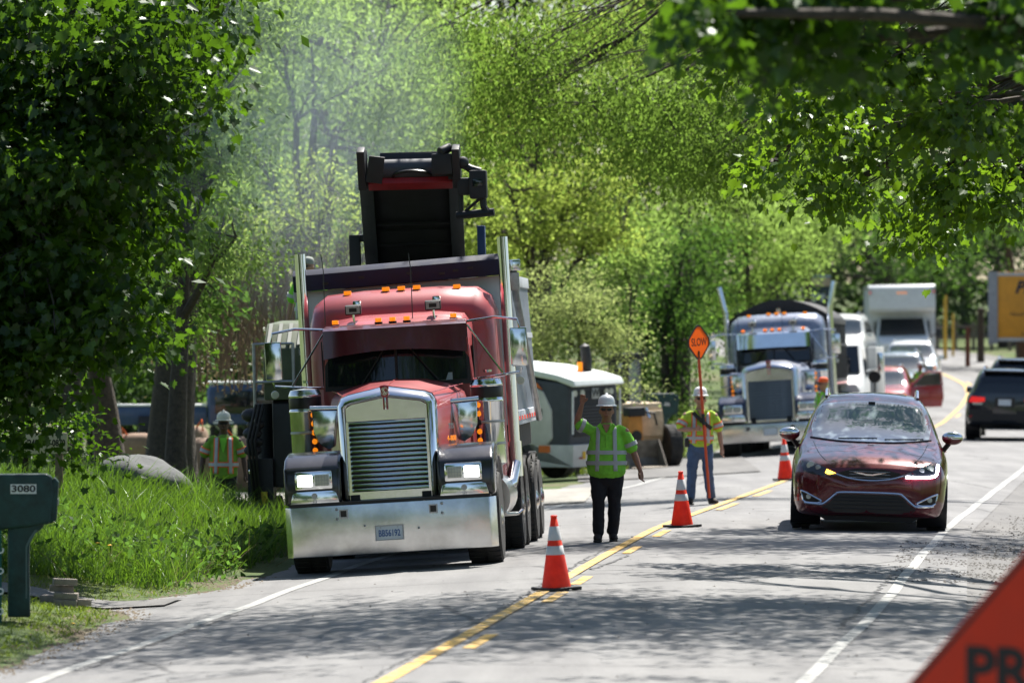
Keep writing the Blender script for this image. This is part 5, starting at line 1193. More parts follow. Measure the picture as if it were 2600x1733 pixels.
person('person in yellow green safety shirt and cream hard hat walking behind the tall roadside grass', (m3x, 86.0, gzf(m3x, 86.0) - .02), (0, 0, 0),
       pose(arm_l=[(-.215, 0, 1.385), (-.31, .02, 1.12), (-.34, -.05, .86), (-.05, -.1, -1), (.2, -1, 0)], arm_r=HANG_R, curl_l=.7, curl_r=.7,
            leg_l=[(-.095, 0, .90), (-.10, -.1, .51), (-.10, -.02, .09), (-.12, -.18, .035)], leg_r=[(.095, 0, .90), (.10, .03, .50), (.10, .16, .10), (.12, .02, .04)]),
       SKINDK, mat('hi_vis_olive_lime', (.17, .32, .035), .85, var=.14, vscale=9, bump=.5, bscale=11), TROU, HATC, vest=dict(bands=(1.02,), trim=ORTRIM, vneck=HIVIS), scale=1.0, stout=1.08)
m4x = ax(2092, 118.0)
person('person with orange cap in lime shirt facing away beyond the minivan mirror', (m4x, 118.0, gzf(m4x, 118.0)), (0, 0, -62),
       pose(arm_l=HANG_L, arm_r=HANG_R), SKIND, HIVIS, JEANS, mat('orange_cap', (.85, .13, .03), .7, var=.1), vest=dict(bands=(1.03,)), hat_kind='cap', scale=1.0)
m5 = Vector((ax(783, 81.2), 81.2, 0))
person('person in lime shirt and grey cap operating the milling machine behind the red truck', (m5.x, m5.y, 1.93), (0, 0, -30),
       pose(arm_l=HANG_L, arm_r=[(.215, 0, 1.385), (.30, -.06, 1.14), (.24, -.28, 1.12), (0, -1, 0), (-1, 0, 0)]), SKIN, HIVIS, TROU, mat('grey_cap', (.28, .30, .27), .8, var=.15), vest=dict(bands=(1.03,)), hat_kind='cap', scale=1.0)
m6x = ax(2336, 166.0)
person('person in lime shirt standing at the open door of the red suv', (m6x, 166.0, gzf(m6x, 166.0)), (0, 0, 40),
       pose(arm_l=HANG_L, arm_r=HANG_R), SKIND, HIVIS, TROU, HATW, vest=dict(bands=(1.03,)), scale=.92, hat_kind='cap')

# ---------------------------------------------------------------- slow paddle, cones, signs, mailboxes, pavers
SIGNO = glow_mat('sign_orange', (1.0, .14, .015), .6, .04); SIGNK = mat('sign_black', (.012, .012, .014), .5, var=0)
POLEO = mat('pole_orange_red', (.55, .07, .02), .5, var=.1)
px_, pY = m2x - .02, 87.74
pb = (ax(1801, pY), pY, gzf(ax(1801, pY), pY) + .10); ptop = at(1774, 905, pY)
sp_ = empty('slow_sign', pb, (0, 0, 0), 'orange diamond SLOW paddle on a long pole held by the flagger', 'sign')
tv = ptop - Vector(pb)
MB().tube([(0, 0, 0), tuple(tv * .55), tuple(tv)], .022, 10).build('pole', POLEO, sp_)
MB().cyl(tuple(tv * .52), tuple(tv * .60), .027, n=10).build('grip', BLACK, sp_)
oc = [(0, .315), (.07, .30), (.30, .07), (.315, 0), (.30, -.07), (.07, -.30), (0, -.315), (-.07, -.30), (-.30, -.07), (-.315, 0), (-.30, .07), (-.07, .30)]
n_ = len(oc); oi = [(q[0] * .90, q[1] * .90) for q in oc]; rb = MB()
for ya, yb in ((-.005, .005),):
    vs = [(q[0], ya, q[1]) for q in oc] + [(q[0], ya, q[1]) for q in oi] + [(q[0], yb, q[1]) for q in oc] + [(q[0], yb, q[1]) for q in oi]; fs = []
    for i in range(n_):
        j = (i + 1) % n_; fs += [(i, j, n_ + j, n_ + i), (2 * n_ + i, 3 * n_ + i, 3 * n_ + j, 2 * n_ + j), (i, 2 * n_ + i, 2 * n_ + j, j), (n_ + i, n_ + j, 3 * n_ + j, 3 * n_ + i)]
    rb.add(vs, fs)
pd = rb.build('sign_edge', SIGNK, sp_, loc=tuple(tv + Vector((0, -.01, .235))), smooth=False)
pd.rotation_euler = (0, R(-3), R(50)); pd.scale = (.86, 1, .86)
fv = [(q[0] * .905, -.002, q[1] * .905) for q in oc]; MB().add(fv, [tuple(range(n_))]).build('sign_face', SIGNO, pd)
text('SLOW', .20, SIGNK, pd, (0, -.006, .0), width=.44, off=.01, depth=.001)
MB().cyl(tuple(tv * .99), tuple(tv + Vector((0, -.015, .10))), .018, n=8).build('sign_stem', BLACK, sp_)

CONEO = glow_mat('cone_orange', (.92, .06, .022), .3, .32); CONEW = mat('cone_reflective', (.60, .60, .60), .5, var=.08)
def cone(px, Y, label, rz, src=None):
    x = ax(px, Y); loc = (x, Y, gzf(x, Y))
    if src is None:
        K = empty('traffic_cone', loc, (0, 0, 0), label, 'traffic cone', 'traffic cones along the centre line')
        b = MB(); b.span(-.19, .19, -.19, .19, .012, .035)
        for sx in (-1, 1):
            for sy in (-1, 1):
                b.span(sx * .19, sx * .11, sy * .19, sy * .11, 0, .0118)
                b.span(sx * .05, sx * .02, sy * .19, sy * .12, 0, .0118)
        b.build('base', BLACKM, K, bevel=.006)
        r = lambda z: .148 - .118 * (z - .035) / .70
        MB().lathe([(r(.035), .0352), (r(.735), .735), (r(.735) - .012, .74), (.012, .728), (.01, .7)], 32).build('cone_body', CONEO, K, angle=60)
        for z0, z1 in ((.36, .45), (.505, .645)):
            MB().lathe([(r(z0) + .0006, z0), (r(z0) + .003, z0 + .001), (r(z1) + .003, z1 - .001), (r(z1) + .0006, z1)], 32).build('reflective_collar', CONEW, K, angle=60)
        MB().lathe([(.034, .735), (.034, .752), (.03, .755), (.018, .755), (.018, .74)], 20).build('cone_tip', CONEO, K)
    else:
        K = copy_tree(src); K.location = loc; K['label'] = label
    K.rotation_euler = (R(1), R(-3), R(rz)); return K
c1 = cone(1413, 57.3, 'traffic cone nearest the camera, standing on the yellow line', 28)
cone(1732, 76.8, 'traffic cone beside the yellow line to the right of the signalling worker', 40, c1)
cone(1995, 102.6, 'traffic cone half hidden by the minivan mirror', 15, c1)

# prepare-to-stop diamond sign on a low stand
sgx, sgY = ax(2653, 26.0), 26.0; gzs = gzf(sgx, sgY)
cz = 2.5 - (1820 - 864) / (FPX / 26.0)
D_ = empty('road_work_sign', (sgx, sgY, gzs), (0, 0, -36), 'blurred orange diamond road work sign in the bottom right corner', 'sign')
SIGNB = mat('roll_up_sign_vinyl', (.62, .034, .006), .6, var=.06)
h = .866; rr_ = .05
def dia(k, c=.06): return [(q[0] * k, q[1] * k) for q in [(-c, h - c), (0, h - c * .45), (c, h - c), (h - c, c), (h - c * .45, 0), (h - c, -c), (c, -h + c), (0, -h + c * .45), (-c, -h + c), (-h + c, -c), (-h + c * .45, 0), (-h + c, c)]]
dp = MB().prism(dia(1.0), -.002, .004, 'xz').build('sign_panel', SIGNB, D_, loc=(0, 0, cz - gzs))
out_ = dia(.975); inn = dia(.945); fb = MB(); n = len(out_)
fb.add([(a[0], -.0035, a[1]) for a in out_] + [(a[0], -.0035, a[1]) for a in inn], [(i, (i + 1) % n, n + (i + 1) % n, n + i) for i in range(n)]).build('sign_border', SIGNK, dp)
text('PREPARE', .29, SIGNK, dp, (.20, -.0045, .20), width=1.25, off=.035, depth=.001); text('TO STOP', .27, SIGNK, dp, (0, -.0045, -.2), width=.98, off=.035, depth=.001)
MB().tube([(0, .03, .06), (0, .03, cz - gzs + .75)], .02, 8).build('stand_mast', STEEL, D_)
for a in (35, 145, 215, 325): MB().tube([(0, .03, .12), (.6 * math.cos(R(a)), .03 + .6 * math.sin(R(a)), .02)], .018, 8).build('stand_leg', STEEL, D_)

# mailboxes
MBG = mat('mailbox_green', (.014, .050, .046), .42, var=.4, vscale=7, bump=.05, bscale=5); NUMW = mat('number_white', (.78, .78, .75), .6, var=0)
def mailbox(loc, rz, label, number, plate=True):
    K = empty('mailbox', loc, (0, 0, rz), label, 'mailbox', 'green roadside mailboxes')
    prof = [(-.40, .64), (.235, .72), (.265, .74), (.285, 1.06), (.27, 1.165), (.22, 1.20), (-.40, 1.195)]
    b = MB().prism(prof, -.12, .12, 'xz').build('box', MBG, K, bevel=.045, seg=4)
    MB().prism([(.255, .72), (.315, .76), (.335, 1.12), (.29, 1.17), (.25, 1.1)], -.105, .105, 'xz').build('door', MBG, b, bevel=.02, seg=3)
    MB().box((.325, -.02, .93), (.02, .03, .06)).build('door_latch', STEEL, b, bevel=.006)
    MB().prism([(-.15, -.16), (-.15, .76), (.21, .77), (.19, .69), (.11, .63), (.06, .53), (.055, .3), (.065, -.16)], -.085, .085, 'xz').build('post', MBG, K, bevel=.02, seg=3)
    MB().prism([(.035, .02), (.035, .5), (.075, .58), (.13, .665), (.11, .67), (.055, .59), (.02, .51), (.02, .02)], -.088, -.084, 'xz').build('post_groove', mat('mailbox_edge', (.10, .16, .15), .5, var=0), K)
    if number:
        pl = MB().box((-.0, -.123, 1.055), (.245, .004, .092)).build('number_plate', NUMW, b); text(number, .088, SIGNK, pl, (0, -.126, 1.055), width=.225, off=.025, depth=.001)
    return K
mbx = ax(60, 54.0); K1 = mailbox((mbx, 54.0, gzf(mbx, 54.0) + .22), 4, 'dark green plastic mailbox numbered 3080 by the roadside grass', '3080')
gp = MB().box((0, 0, 0), (.12, .012, .95)).build('house_number_sign', mat('street_sign_green', (.0, .09, .075), .5, var=.05)); gp.location = (ax(-12, 53.6), 53.6, gzf(mbx, 54) + .42)
tag(gp, 'narrow green upright house number sign beside the near mailbox', 'sign')
for k, ch in enumerate('3080'): text(ch, .16, NUMW, gp, (.02, -.008, .28 - k * .19), rot=(90, 90, 0), off=.0, depth=.001)
bx_ = ax(1685, 129.0); K2 = mailbox((bx_, 129.0, gzf(bx_, 129.0) + .40), 6, 'distant dark green mailbox behind the loader tyres', None)
text('-86', .12, NUMW, K2, (.05, -.128, .95), off=.02, depth=.001)

# phone number board on a wooden post
px2, Y2 = ax(120, 73.0), 73.0
P2 = empty('phone_board', (px2, Y2, gzf(px2, Y2)), (0, 0, 3), 'cream board with a phone number on a wooden post, half hidden by maple leaves', 'sign')
z0 = 2.5 - (1122 - 864) / (FPX / 73.0) - gzf(px2, Y2)
WOODC = mat('board_cream', (.60, .52, .36), .7, var=.1); WOOD = mat('weathered_wood', (.20, .15, .10), .85, var=.3, vscale=12)
pbd = MB().box((-.02, 0, z0), (.55, .03, .27)).build('board', WOODC, P2, bevel=.004)
text('(248)695-0870', .115, SIGNK, pbd, (-.02, -.017, z0), width=.50, off=.03, depth=.001)
MB().box((.15, .04, z0 / 2), (.10, .09, z0 + .2)).build('post', WOOD, P2, bevel=.005)

# concrete pavers beside the mailbox
PAV = mat('paver_concrete', (.22, .19, .16), .9, var=.2, vscale=12, bump=.6, bscale=30)
pvx, pvY = ax(160, 57.6), 57.6; g0 = gzf(pvx, pvY) + .02
pav = None
for (dx, dy, dz, rz, lb) in ((.03, 0, 0, -6, 'lowest grey paver of the little stack by the mailbox'), (.16, .09, .0, 60, 'grey paver standing askew at the right of the paver stack'), (.03, .02, .068, -4, 'middle grey paver of the stack beside the mailbox'), (-.03, .16, .135, 8, 'grey paver tilted at the back of the paver stack'), (.01, .10, .206, 12, 'topmost grey paver of the stack beside the mailbox'), (-.12, .18, .03, -20, 'half hidden grey paver at the left of the paver stack')):
    if pav is None: pav = MB().box((0, 0, .033), (.24, .13, .064)).build('paver', PAV, None, bevel=.006); o = pav
    else: o = pav.copy(); C.objects.link(o)
    o.location = (pvx + dx, pvY + dy, g0 + dz); o.rotation_euler = (R(2), R(3), R(rz)); tag(o, lb, 'paver', 'grey pavers by the mailbox')

# boulder, bulk bags, blue parked truck on the left
bl = MB().ball((0, 0, 0), (.62, .5, .38), 28, 16)
rr = random.Random(3); bl.v = [tuple(Vector(q) * (1 + .14 * math.sin(q[0] * 5 + 1) * math.sin(q[1] * 6) + .10 * math.sin(q[2] * 9 + q[0] * 4) + rr.uniform(-.012, .012))) for q in bl.v]
bo = bl.build('boulder', mat('boulder_grey', (.10, .105, .105), .9, var=.3, vscale=3, bump=.8, bscale=8)); bo.location = (ax(355, 79), 79, .50); bo.scale = (1.1, 1, 1.1); tag(bo, 'rounded grey boulder at the edge of the tall grass', 'boulder')
BAG = mat('bulk_bag_cloth', (.26, .17, .115), .85, var=.18, vscale=3, bump=.5, bscale=6)
for k, (pxx, Yb, ww, hh, lb) in enumerate(((520, 112, .52, .98, 'left beige bulk bag below the blue truck'), (640, 110, .60, 1.05, 'beige bulk bag half behind the red truck mirror'), (470, 121, .5, 1.05, 'beige bulk bag between the dark tree trunks'), (352, 118, .42, .95, 'leftmost pale bulk bag beside the broad trunk'))):
    q = MB(); n = 22; rg = []
    for z, r in ((0, .9), (.06, 1.0), (.35, 1.06), (.65, 1.04), (.88, .96), (.97, .8), (1.0, .3)):
        rg.append([Vector((ww * r * (abs(math.cos(t)) ** .6) * math.copysign(1, math.cos(t)), ww * r * (abs(math.sin(t)) ** .6) * math.copysign(1, math.sin(t)), z * hh)) for t in (2 * math.pi * i / n + .01 for i in range(n))])
    o = q.loft(rg).build('bulk_bag', BAG, None, angle=60); xx = ax(pxx, Yb); o.location = (xx, Yb, gzf(xx, Yb)); tag(o, lb, 'bulk bag', 'beige bulk bags')
    for s in (-1, 1): MB().tube([(s * ww * .8, -ww * .8, hh * .9), (s * ww * .75, -ww * .7, hh * 1.12), (s * ww * .5, -ww * .7, hh * .95)], .025, 6).build('lifting_loop', ORTRIM, o)
BLUEP = mat('blue_truck_paint', (.030, .065, .17), .4, coat=.4, var=.1)
bpx = ax(600, 124.0); BT = empty('parked_truck', (bpx, 124.0, gzf(bpx, 124.0) + .45), (0, 0, 4), 'blue parked truck behind the walking worker with a dark window', 'truck')
cb = MB().prism([(-.62, .55), (-.62, 1.25), (-.56, 1.42), (.95, 1.44), (1.0, .55)], 0, 1.9, 'xz').build('cab', BLUEP, BT, bevel=.06, seg=3)
MB().span(-.46, .80, -.012, -.002, .80, 1.30).build('rear_window', GLASSD, cb, bevel=.02)
MB().span(-.60, .98, .02, 1.8, 1.445, 1.50).build('roof_rack', WHITE, cb, bevel=.015)
bd_ = MB().span(-2.6, -.64, .1, 1.8, .55, .95).build('truck_bed', BLUEP, BT, bevel=.03)
MB().span(-2.6, -.64, .08, 1.82, .96, 1.0).build('bed_rail', WHITE, bd_)
MB().span(-.50, -.06, -.01, -.001, .585, .63).build('pale_badge', WHITE, cb)
for x in (-2.0, .4): wheel(BT, x, .2, .38, .26, -1, STEEL)
# ---------------------------------------------------------------- vegetation
def leaf_mat(name, lo, hi, trans, rough=.45, tw=.5, gloss=.10):
    m = bpy.data.materials.new(name); m.use_nodes = True; n = m.node_tree.nodes; l = m.node_tree.links; n.clear()
    at_ = n.new('ShaderNodeAttribute'); at_.attribute_name = 'tint'
    def ramp(a, b):
        r = n.new('ShaderNodeValToRGB'); e = r.color_ramp.elements; e[0].color = (*a, 1); e[1].color = (*b, 1); l.new(at_.outputs['Fac'], r.inputs[0]); return r.outputs[0]
    d = n.new('ShaderNodeBsdfDiffuse'); l.new(ramp(lo, hi), d.inputs[0])
    t = n.new('ShaderNodeBsdfTranslucent'); l.new(ramp(tuple(x * .55 for x in trans), trans), t.inputs[0])
    g = n.new('ShaderNodeBsdfGlossy'); g.inputs['Roughness'].default_value = rough; g.inputs[0].default_value = (.8, .85, .8, 1)
    m1 = n.new('ShaderNodeMixShader'); m1.inputs[0].default_value = tw; l.new(d.outputs[0], m1.inputs[1]); l.new(t.outputs[0], m1.inputs[2])
    m2 = n.new('ShaderNodeMixShader'); m2.inputs[0].default_value = gloss * .45; l.new(m1.outputs[0], m2.inputs[1]); l.new(g.outputs[0], m2.inputs[2])
    o = n.new('ShaderNodeOutputMaterial'); l.new(m2.outputs[0], o.inputs[0]); return m
# leaf templates: (verts Nx3 with tip along +x, faces)
Q_T = (np.array([(0, 0, 0), (.5, -.26, .05), (1, 0, -.04), (.5, .26, .05)]), [(0, 1, 2, 3)])
mh = [(0, 0), (.10, .16), (-.08, .34), (.22, .36), (.30, .56), (.46, .40), (.66, .44), (.62, .22), (1.0, 0)]
M_T = (np.array([(x, y, .16 * abs(y) - .12 * x * x) for x, y in mh] + [(x, -y, .16 * abs(y) - .12 * x * x) for x, y in mh[1:-1]]),
       [tuple(range(9)), tuple([0] + [8] + list(range(15, 8, -1)))])
G_T = (np.array([(0, -.5, 0), (0, .5, 0), (.45, .38, 0), (.45, -.38, 0), (1, 0, 0)]), [(0, 1, 2, 3), (3, 2, 4)])
def make_leaves(pos, size, tip, nrm, tmpl):
    T, F = tmpl; n = len(pos)
    t = tip / np.linalg.norm(tip, axis=1, keepdims=True); b = np.cross(nrm, t); b /= np.linalg.norm(b, axis=1, keepdims=True) + 1e-9; c = np.cross(t, b)
    V_ = pos[:, None, :] + size[:, None, None] * (T[None, :, 0:1] * t[:, None, :] + T[None, :, 1:2] * b[:, None, :] + T[None, :, 2:3] * c[:, None, :])
    return V_.reshape(-1, 3), len(T), F, n
def leaf_object(name, sets, m, parent=None, tints=None):
    me = bpy.data.meshes.new(name); vs = []; loops = []; starts = []; tint = []; vo = 0; lo = 0
    for (V_, k, F, n), tv in zip(sets, tints):
        vs.append(V_); base = vo + np.arange(n)[:, None] * k
        per = np.concatenate([np.array(f) for f in F]); loops.append((base + per[None, :]).ravel())
        lens = np.array([len(f) for f in F]); st = np.concatenate([[0], np.cumsum(lens)[:-1]])
        starts.append((lo + np.arange(n)[:, None] * lens.sum() + st[None, :]).ravel()); tint.append(np.repeat(tv, len(F)))
        vo += len(V_); lo += n * lens.sum()
    vs = np.concatenate(vs); loops = np.concatenate(loops).astype(np.int32); starts = np.concatenate(starts).astype(np.int32); tint = np.concatenate(tint)
    me.vertices.add(len(vs)); me.vertices.foreach_set('co', vs.astype(np.float32).ravel())
    me.loops.add(len(loops)); me.loops.foreach_set('vertex_index', loops)
    me.polygons.add(len(starts)); me.polygons.foreach_set('loop_start', starts)
    me.update(calc_edges=True); me.validate()
    a = me.attributes.new('tint', 'FLOAT', 'FACE'); a.data.foreach_set('value', tint.astype(np.float32)[:len(me.polygons)])
    me.materials.append(m); o = bpy.data.objects.new(name, me); C.objects.link(o); o.parent = parent
    return o
def rnd(n, d=3): return RNG.normal(size=(n, d))
def blob_leaves(c, r, ncl, per, size, crad, tmpl, droop=.5, shell=.55, flat=.6, up=1.1, padf=.9, padw=1.0):
    """ncl leaf sprays of PER leaves inside the ellipsoid; returns leaf set, tints, spray centres"""
    c = np.array(c, float); r = np.array(r, float)
    d = rnd(ncl); d /= np.linalg.norm(d, axis=1, keepdims=True)
    rad = RNG.random(ncl) ** (1 / 3 if shell <= 0 else 1 / (3 + 4 * shell))
    npad = max(4, int(ncl / 15)); pd_ = rnd(npad); pd_ /= np.linalg.norm(pd_, axis=1, keepdims=True)
    pc = pd_ * (RNG.random(npad) ** .45)[:, None] * .92; wh = RNG.integers(0, npad, ncl); pr = RNG.normal(0, 1, (ncl, 3)) * np.array([.27, .27, .09]) * padw
    lump = 1 + .16 * np.sin(d[:, 0] * 5.1 + c[0]) * np.sin(d[:, 2] * 4.3 + c[2]) + .10 * RNG.normal(size=ncl)
    cc = c + d * r * (rad * lump)[:, None]
    mixp = RNG.random(ncl) < padf
    cc[mixp] = (c + (pc[wh] + pr - .25 * np.array([0, 0, 1]) * (pr[:, :1] ** 2 + pr[:, 1:2] ** 2)) * r)[mixp]
    off = rnd(ncl * per) * crad; off[:, 2] *= flat
    p = np.repeat(cc, per, axis=0) + off
    p[:, 2] -= .25 * (off[:, 0] ** 2 + off[:, 1] ** 2) / max(crad, 1e-3) * droop
    tip = rnd(len(p)) * .7 + off / crad * .5; tip[:, 2] -= droop
    nr = rnd(len(p)) * .75; nr[:, 2] += up
    sz = size * (.65 + .7 * RNG.random(len(p)))
    tn = np.clip(np.repeat(RNG.normal(.5, .2, ncl), per) + RNG.normal(0, .16, len(p)), 0, 1)
    return make_leaves(p, sz, tip, nr, tmpl), tn, cc
def limb_path(a, b, sag=.0, k=5, wob=.05):
    a = Vector(a); b = Vector(b); L_ = (b - a).length; out = []
    for i in range(k + 1):
        t = i / k; p = a.lerp(b, t); p.z += -sag * L_ * math.sin(math.pi * t)
        if 0 < i < k: p += Vector(RNG.normal(0, wob * L_ / k, 3))
        out.append(p)
    return out
def tree(name, label, base, trunk_top, tr, blobs, leafm, bark, group=None, tmpl=Q_T, size=.11, crad=.28, per=22, limbs=5, droop=.5, cat='tree', twigs=10, lean=None, shell=.55, lowlimb=.5):
    """blobs: (centre, radii, sprays[, template, size])"""
    b = Vector(base); K = empty(name, b, (0, 0, 0), label, cat, group)
    sets = []; tints = []; mb = MB(); top = Vector(trunk_top)
    path = limb_path(b - b, top - b, 0, 6, .06); mb.tube(path, [tr * (1.25 - 1.17 * i / 6) if i else tr * 1.5 for i in range(7)], 10)
    for q in blobs:
        c, r, ncl = q[:3]; tm = q[3] if len(q) > 3 else tmpl; sz = q[4] if len(q) > 4 else size
        c = np.array(c) - np.array(b)
        s, tn, cc = blob_leaves(c, r, ncl, per, sz, crad, tm, droop, shell); sets.append(s); tints.append(tn)
        f = RNG.random() * (1 - lowlimb) + lowlimb; j = min(6, int(f * 6.5)); st = path[j]
        lp = limb_path(st, Vector(c), -.06, 5, .10); lr = tr * .5
        mb.tube(lp, [lr * (1 - .75 * i / 5) for i in range(6)], 7)
        idx = RNG.permutation(len(cc))[:twigs]
        for i in idx:
            a = lp[int(RNG.integers(3, 6))]; tw = limb_path(a, Vector(cc[i]), -.03, 4, .10); mb.tube(tw, [lr * .28, lr * .22, lr * .16, lr * .10, lr * .05], 5)
    mb.build('trunk', bark, K)
    leaf_object('crown', sets, leafm, K, tints)
    return K
LM_MAPLE = leaf_mat('maple_leaf', (.012, .036, .007), (.030, .068, .010), (.125, .27, .012), .38, .42, .07)
LM_MAPLE_LIT = leaf_mat('maple_leaf_lit', (.018, .048, .009), (.045, .09, .014), (.22, .40, .018), .38, .5, .09)  # same maple leaf with its colours brightened to look more sunlit
LM_LIGHT = leaf_mat('light_green_leaf', (.055, .095, .022), (.10, .135, .035), (.38, .57, .12), .5, .62, .015)
LM_YEL = leaf_mat('yellow_green_leaf', (.070, .105, .018), (.135, .145, .025), (.43, .57, .10), .5, .62, .015)
LM_OLIVE = leaf_mat('olive_green_leaf', (.045, .075, .015), (.085, .115, .025), (.245, .41, .06), .5, .58, .015)
LM_DARK = leaf_mat('dark_green_leaf', (.022, .05, .018), (.05, .085, .028), (0.18, 0.36, 0.054), .5, .45, .015)
LM_PALE = leaf_mat('pale_grey_leaf', (.10, .125, .06), (.16, .18, .09), (0.48, 0.58, 0.189), .55, .56, .015)
LM_FAR = leaf_mat('far_leaf', (.025, .05, .022), (.055, .085, .035), (.13, .23, .06), .6, .42, .05)

# --- near maple on the left
tree('maple_tree', 'dark leafy maple filling the left edge above the phone board', (-6.6, 62.6, gzf(-6.6, 62.6)), (-6.3, 62.6, 8.0), .20, [
    ((-4.75, 62, 5.55), (1.65, 1.5, .95), 210), ((-5.1, 62, 4.35), (1.45, 1.4, .75), 150), ((-4.85, 62, 3.05), (1.30, 1.3, .62), 120),
    ((-5.7, 61.6, 2.45), (.75, 1.0, .30), 44), ((-5.9, 62.8, 3.2), (1.2, 1.0, 2.2), 200), ((-7.4, 64.4, 8.2), (3.0, 2.6, 2.2), 330, Q_T, .17), ((-5.9, 63.4, 5.6), (1.5, 1.0, 1.6), 170), ((-5.0, 65.2, 6.9), (1.6, 1.2, 2.2), 330, Q_T, .15), ((-5.3, 64.2, 3.6), (1.2, .9, 1.6), 170, Q_T, .15)],  # last clumps, at the back, are added to shade the leaves in front
    LM_MAPLE, BARKG, 'roadside maples', M_T, .118, .24, 24, droop=.75, twigs=14, shell=.25)
# --- maple overhanging the road from the right: its nearest boughs are out of focus
def pb(px, py, Y, r, n, *k): p = at(px, py, Y); return ((p.x, p.y, p.z), r, n) + k
tree('maple_tree', 'maple bough overhanging the road from the right above the yellow box truck', (9.4, 58, gzf(9.4, 58)), (9.0, 59, 9.0), .26, [
    pb(2420, 400, 64, (.95, 1.2, .46), 54), pb(2180, 330, 65, (.85, 1.2, .40), 46), pb(2000, 250, 64, (.6, 1.0, .28), 28), pb(2510, 480, 65, (.45, 1.0, .22), 24), pb(2330, 560, 66, (.40, .8, .18), 18), pb(2120, 480, 66, (.55, .8, .18), 20), pb(1960, 410, 66, (.45, .8, .16), 15),
    pb(2480, 300, 57, (.6, 1.0, .40), 34), pb(2200, 170, 57, (.7, 1.0, .30), 30), pb(2400, 120, 58, (.9, 1.0, .4), 42), pb(1880, 130, 58, (.5, .8, .25), 16),
    ((2.4, 56.0, 8.4), (6.0, 6.0, 1.0), 2100, Q_T, .145), ((8.9, 57, 9.8), (3.2, 4, 1.8), 380, Q_T, .19)],
    LM_MAPLE_LIT, BARK, 'roadside maples', M_T, .115, .20, 20, droop=.85, twigs=10, shell=.2)
tree('maple_tree', 'blurred dark maple boughs nearest the camera at the top right', (7.8, 40, gzf(7.8, 40)), (7.2, 40, 7.5), .22, [
    pb(1960, -10, 38, (.52, .8, .17), 34), pb(1930, 90, 38, (.30, .6, .09), 10), pb(2060, 110, 39, (.28, .6, .12), 13), pb(2240, -60, 39, (.5, .8, .14), 16), pb(2560, 20, 38, (.30, .6, .20), 16), pb(1790, 30, 37, (.17, .5, .09), 7), pb(2480, 90, 40, (.28, .5, .12), 9), pb(1850, -60, 38, (.4, .6, .1), 14), ((5.2, 39, 6.8), (2.6, 2.0, .8), 120), ((3.0, 42.5, 7.4), (3.2, 3.6, .8), 300, Q_T, .19)],  # last clump, out of view above, is added to shade these boughs
    LM_MAPLE, BARK, 'roadside maples', M_T, .115, .16, 18, droop=.8, twigs=2, shell=.2)
tree('maple_tree', 'maple standing behind the overhanging bough on the right', (11.0, 78, gzf(11, 78)), (10.2, 78, 11), .26, [
    ((6.2, 76, 9.6), (4.6, 3.2, 1.1), 900, Q_T, .15), ((10.0, 78, 9), (4, 4, 3.2), 260, Q_T, .19), ((6.3, 80, 6.3), (1.2, 1.4, .7), 75), ((5.0, 79, 6.5), (1.2, 1.4, .55), 60)],
    LM_MAPLE, BARK, 'roadside maples', M_T, .13, .26, 16, droop=.8, twigs=10, shell=.2)
# --- middle distance (photo-pixel centre, distance) -> world
def bgtree(name, label, base_px, Y, trunk_r, parts, leafm, size, bark=BARK, base_x=None, top=None, dens=1.25, **kw):
    bl = []; X0 = ax(base_px, Y) if base_x is None else base_x; g = gzf(X0, Y); tops = []
    for (px, py, dY, rx, rz, n) in parts:
        p = at(px, py, Y + dY); bl.append(((p.x, p.y, p.z), (rx, max(rx * .8, .7), rz), int(n * dens))); tops.append(p.z)
    tz = max(tops) * .75 + .25 * min(tops)
    tp = at(base_px, 500, Y); mx_ = sum(q[0][0] for q in bl) / len(bl)
    return tree(name, label, (X0, Y, g), top or (X0 * .6 + mx_ * .4, Y, max(tz, 2.0)), trunk_r, bl, leafm, bark, 'trees beyond the road works', size=size, **kw)
bgtree('locust_tree', 'light green feathery tree between the dark maple and the smoke', 455, 88, .16, [(560, 420, 0, 1.0, 1.1, 90), (520, 640, 1, .95, .8, 70), (600, 600, -1, .7, .6, 40), (470, 800, 1, .6, .5, 30), (520, 50, 1, 1.8, 1.6, 120)], LM_LIGHT, .085, crad=.24, per=26, droop=.6)
bgtree('ash_tree', 'tall green tree veiled in blue smoke at the upper left', 760, 112, .22, [(720, 120, 0, 2.3, 1.8, 190), (980, 230, 2, 1.7, 1.6, 120), (640, 380, 1, 1.2, .9, 60), (860, 420, 3, 1.5, 1.0, 80), (1000, 20, 4, 2.0, 1.6, 110)], LM_LIGHT, .105, crad=.34, per=26)
bgtree('young_tree', 'sparse yellow green tree with bare twigs left of the conveyor', 830, 104, .11, [(760, 560, 0, 1.2, .55, 50), (830, 470, 1, 1.0, .5, 40), (880, 620, 0, .7, .5, 26), (650, 660, 0, .8, .4, 26)], LM_YEL, .085, crad=.26, per=20, twigs=34)
bgtree('elm_tree', 'olive elm with drooping dark branches over the centre of the road works', 1960, 97, .13, [(1300, 140, 0, 1.6, .95, 130), (1500, 260, -1, 1.5, .95, 120), (1240, 330, 1, .9, .6, 50), (1700, 300, -2, 1.3, 1.0, 110), (1850, 420, -3, 1.0, .65, 70), (1640, 90, 2, 1.8, .9, 110), (1130, 60, 2, 1.0, .8, 50), (1900, 180, -2, 1.2, .9, 80)], LM_OLIVE, .085, crad=.30, per=34, droop=1.3, twigs=16, base_x=14.5, top=(11.0, 97, 12.5), lowlimb=.8)
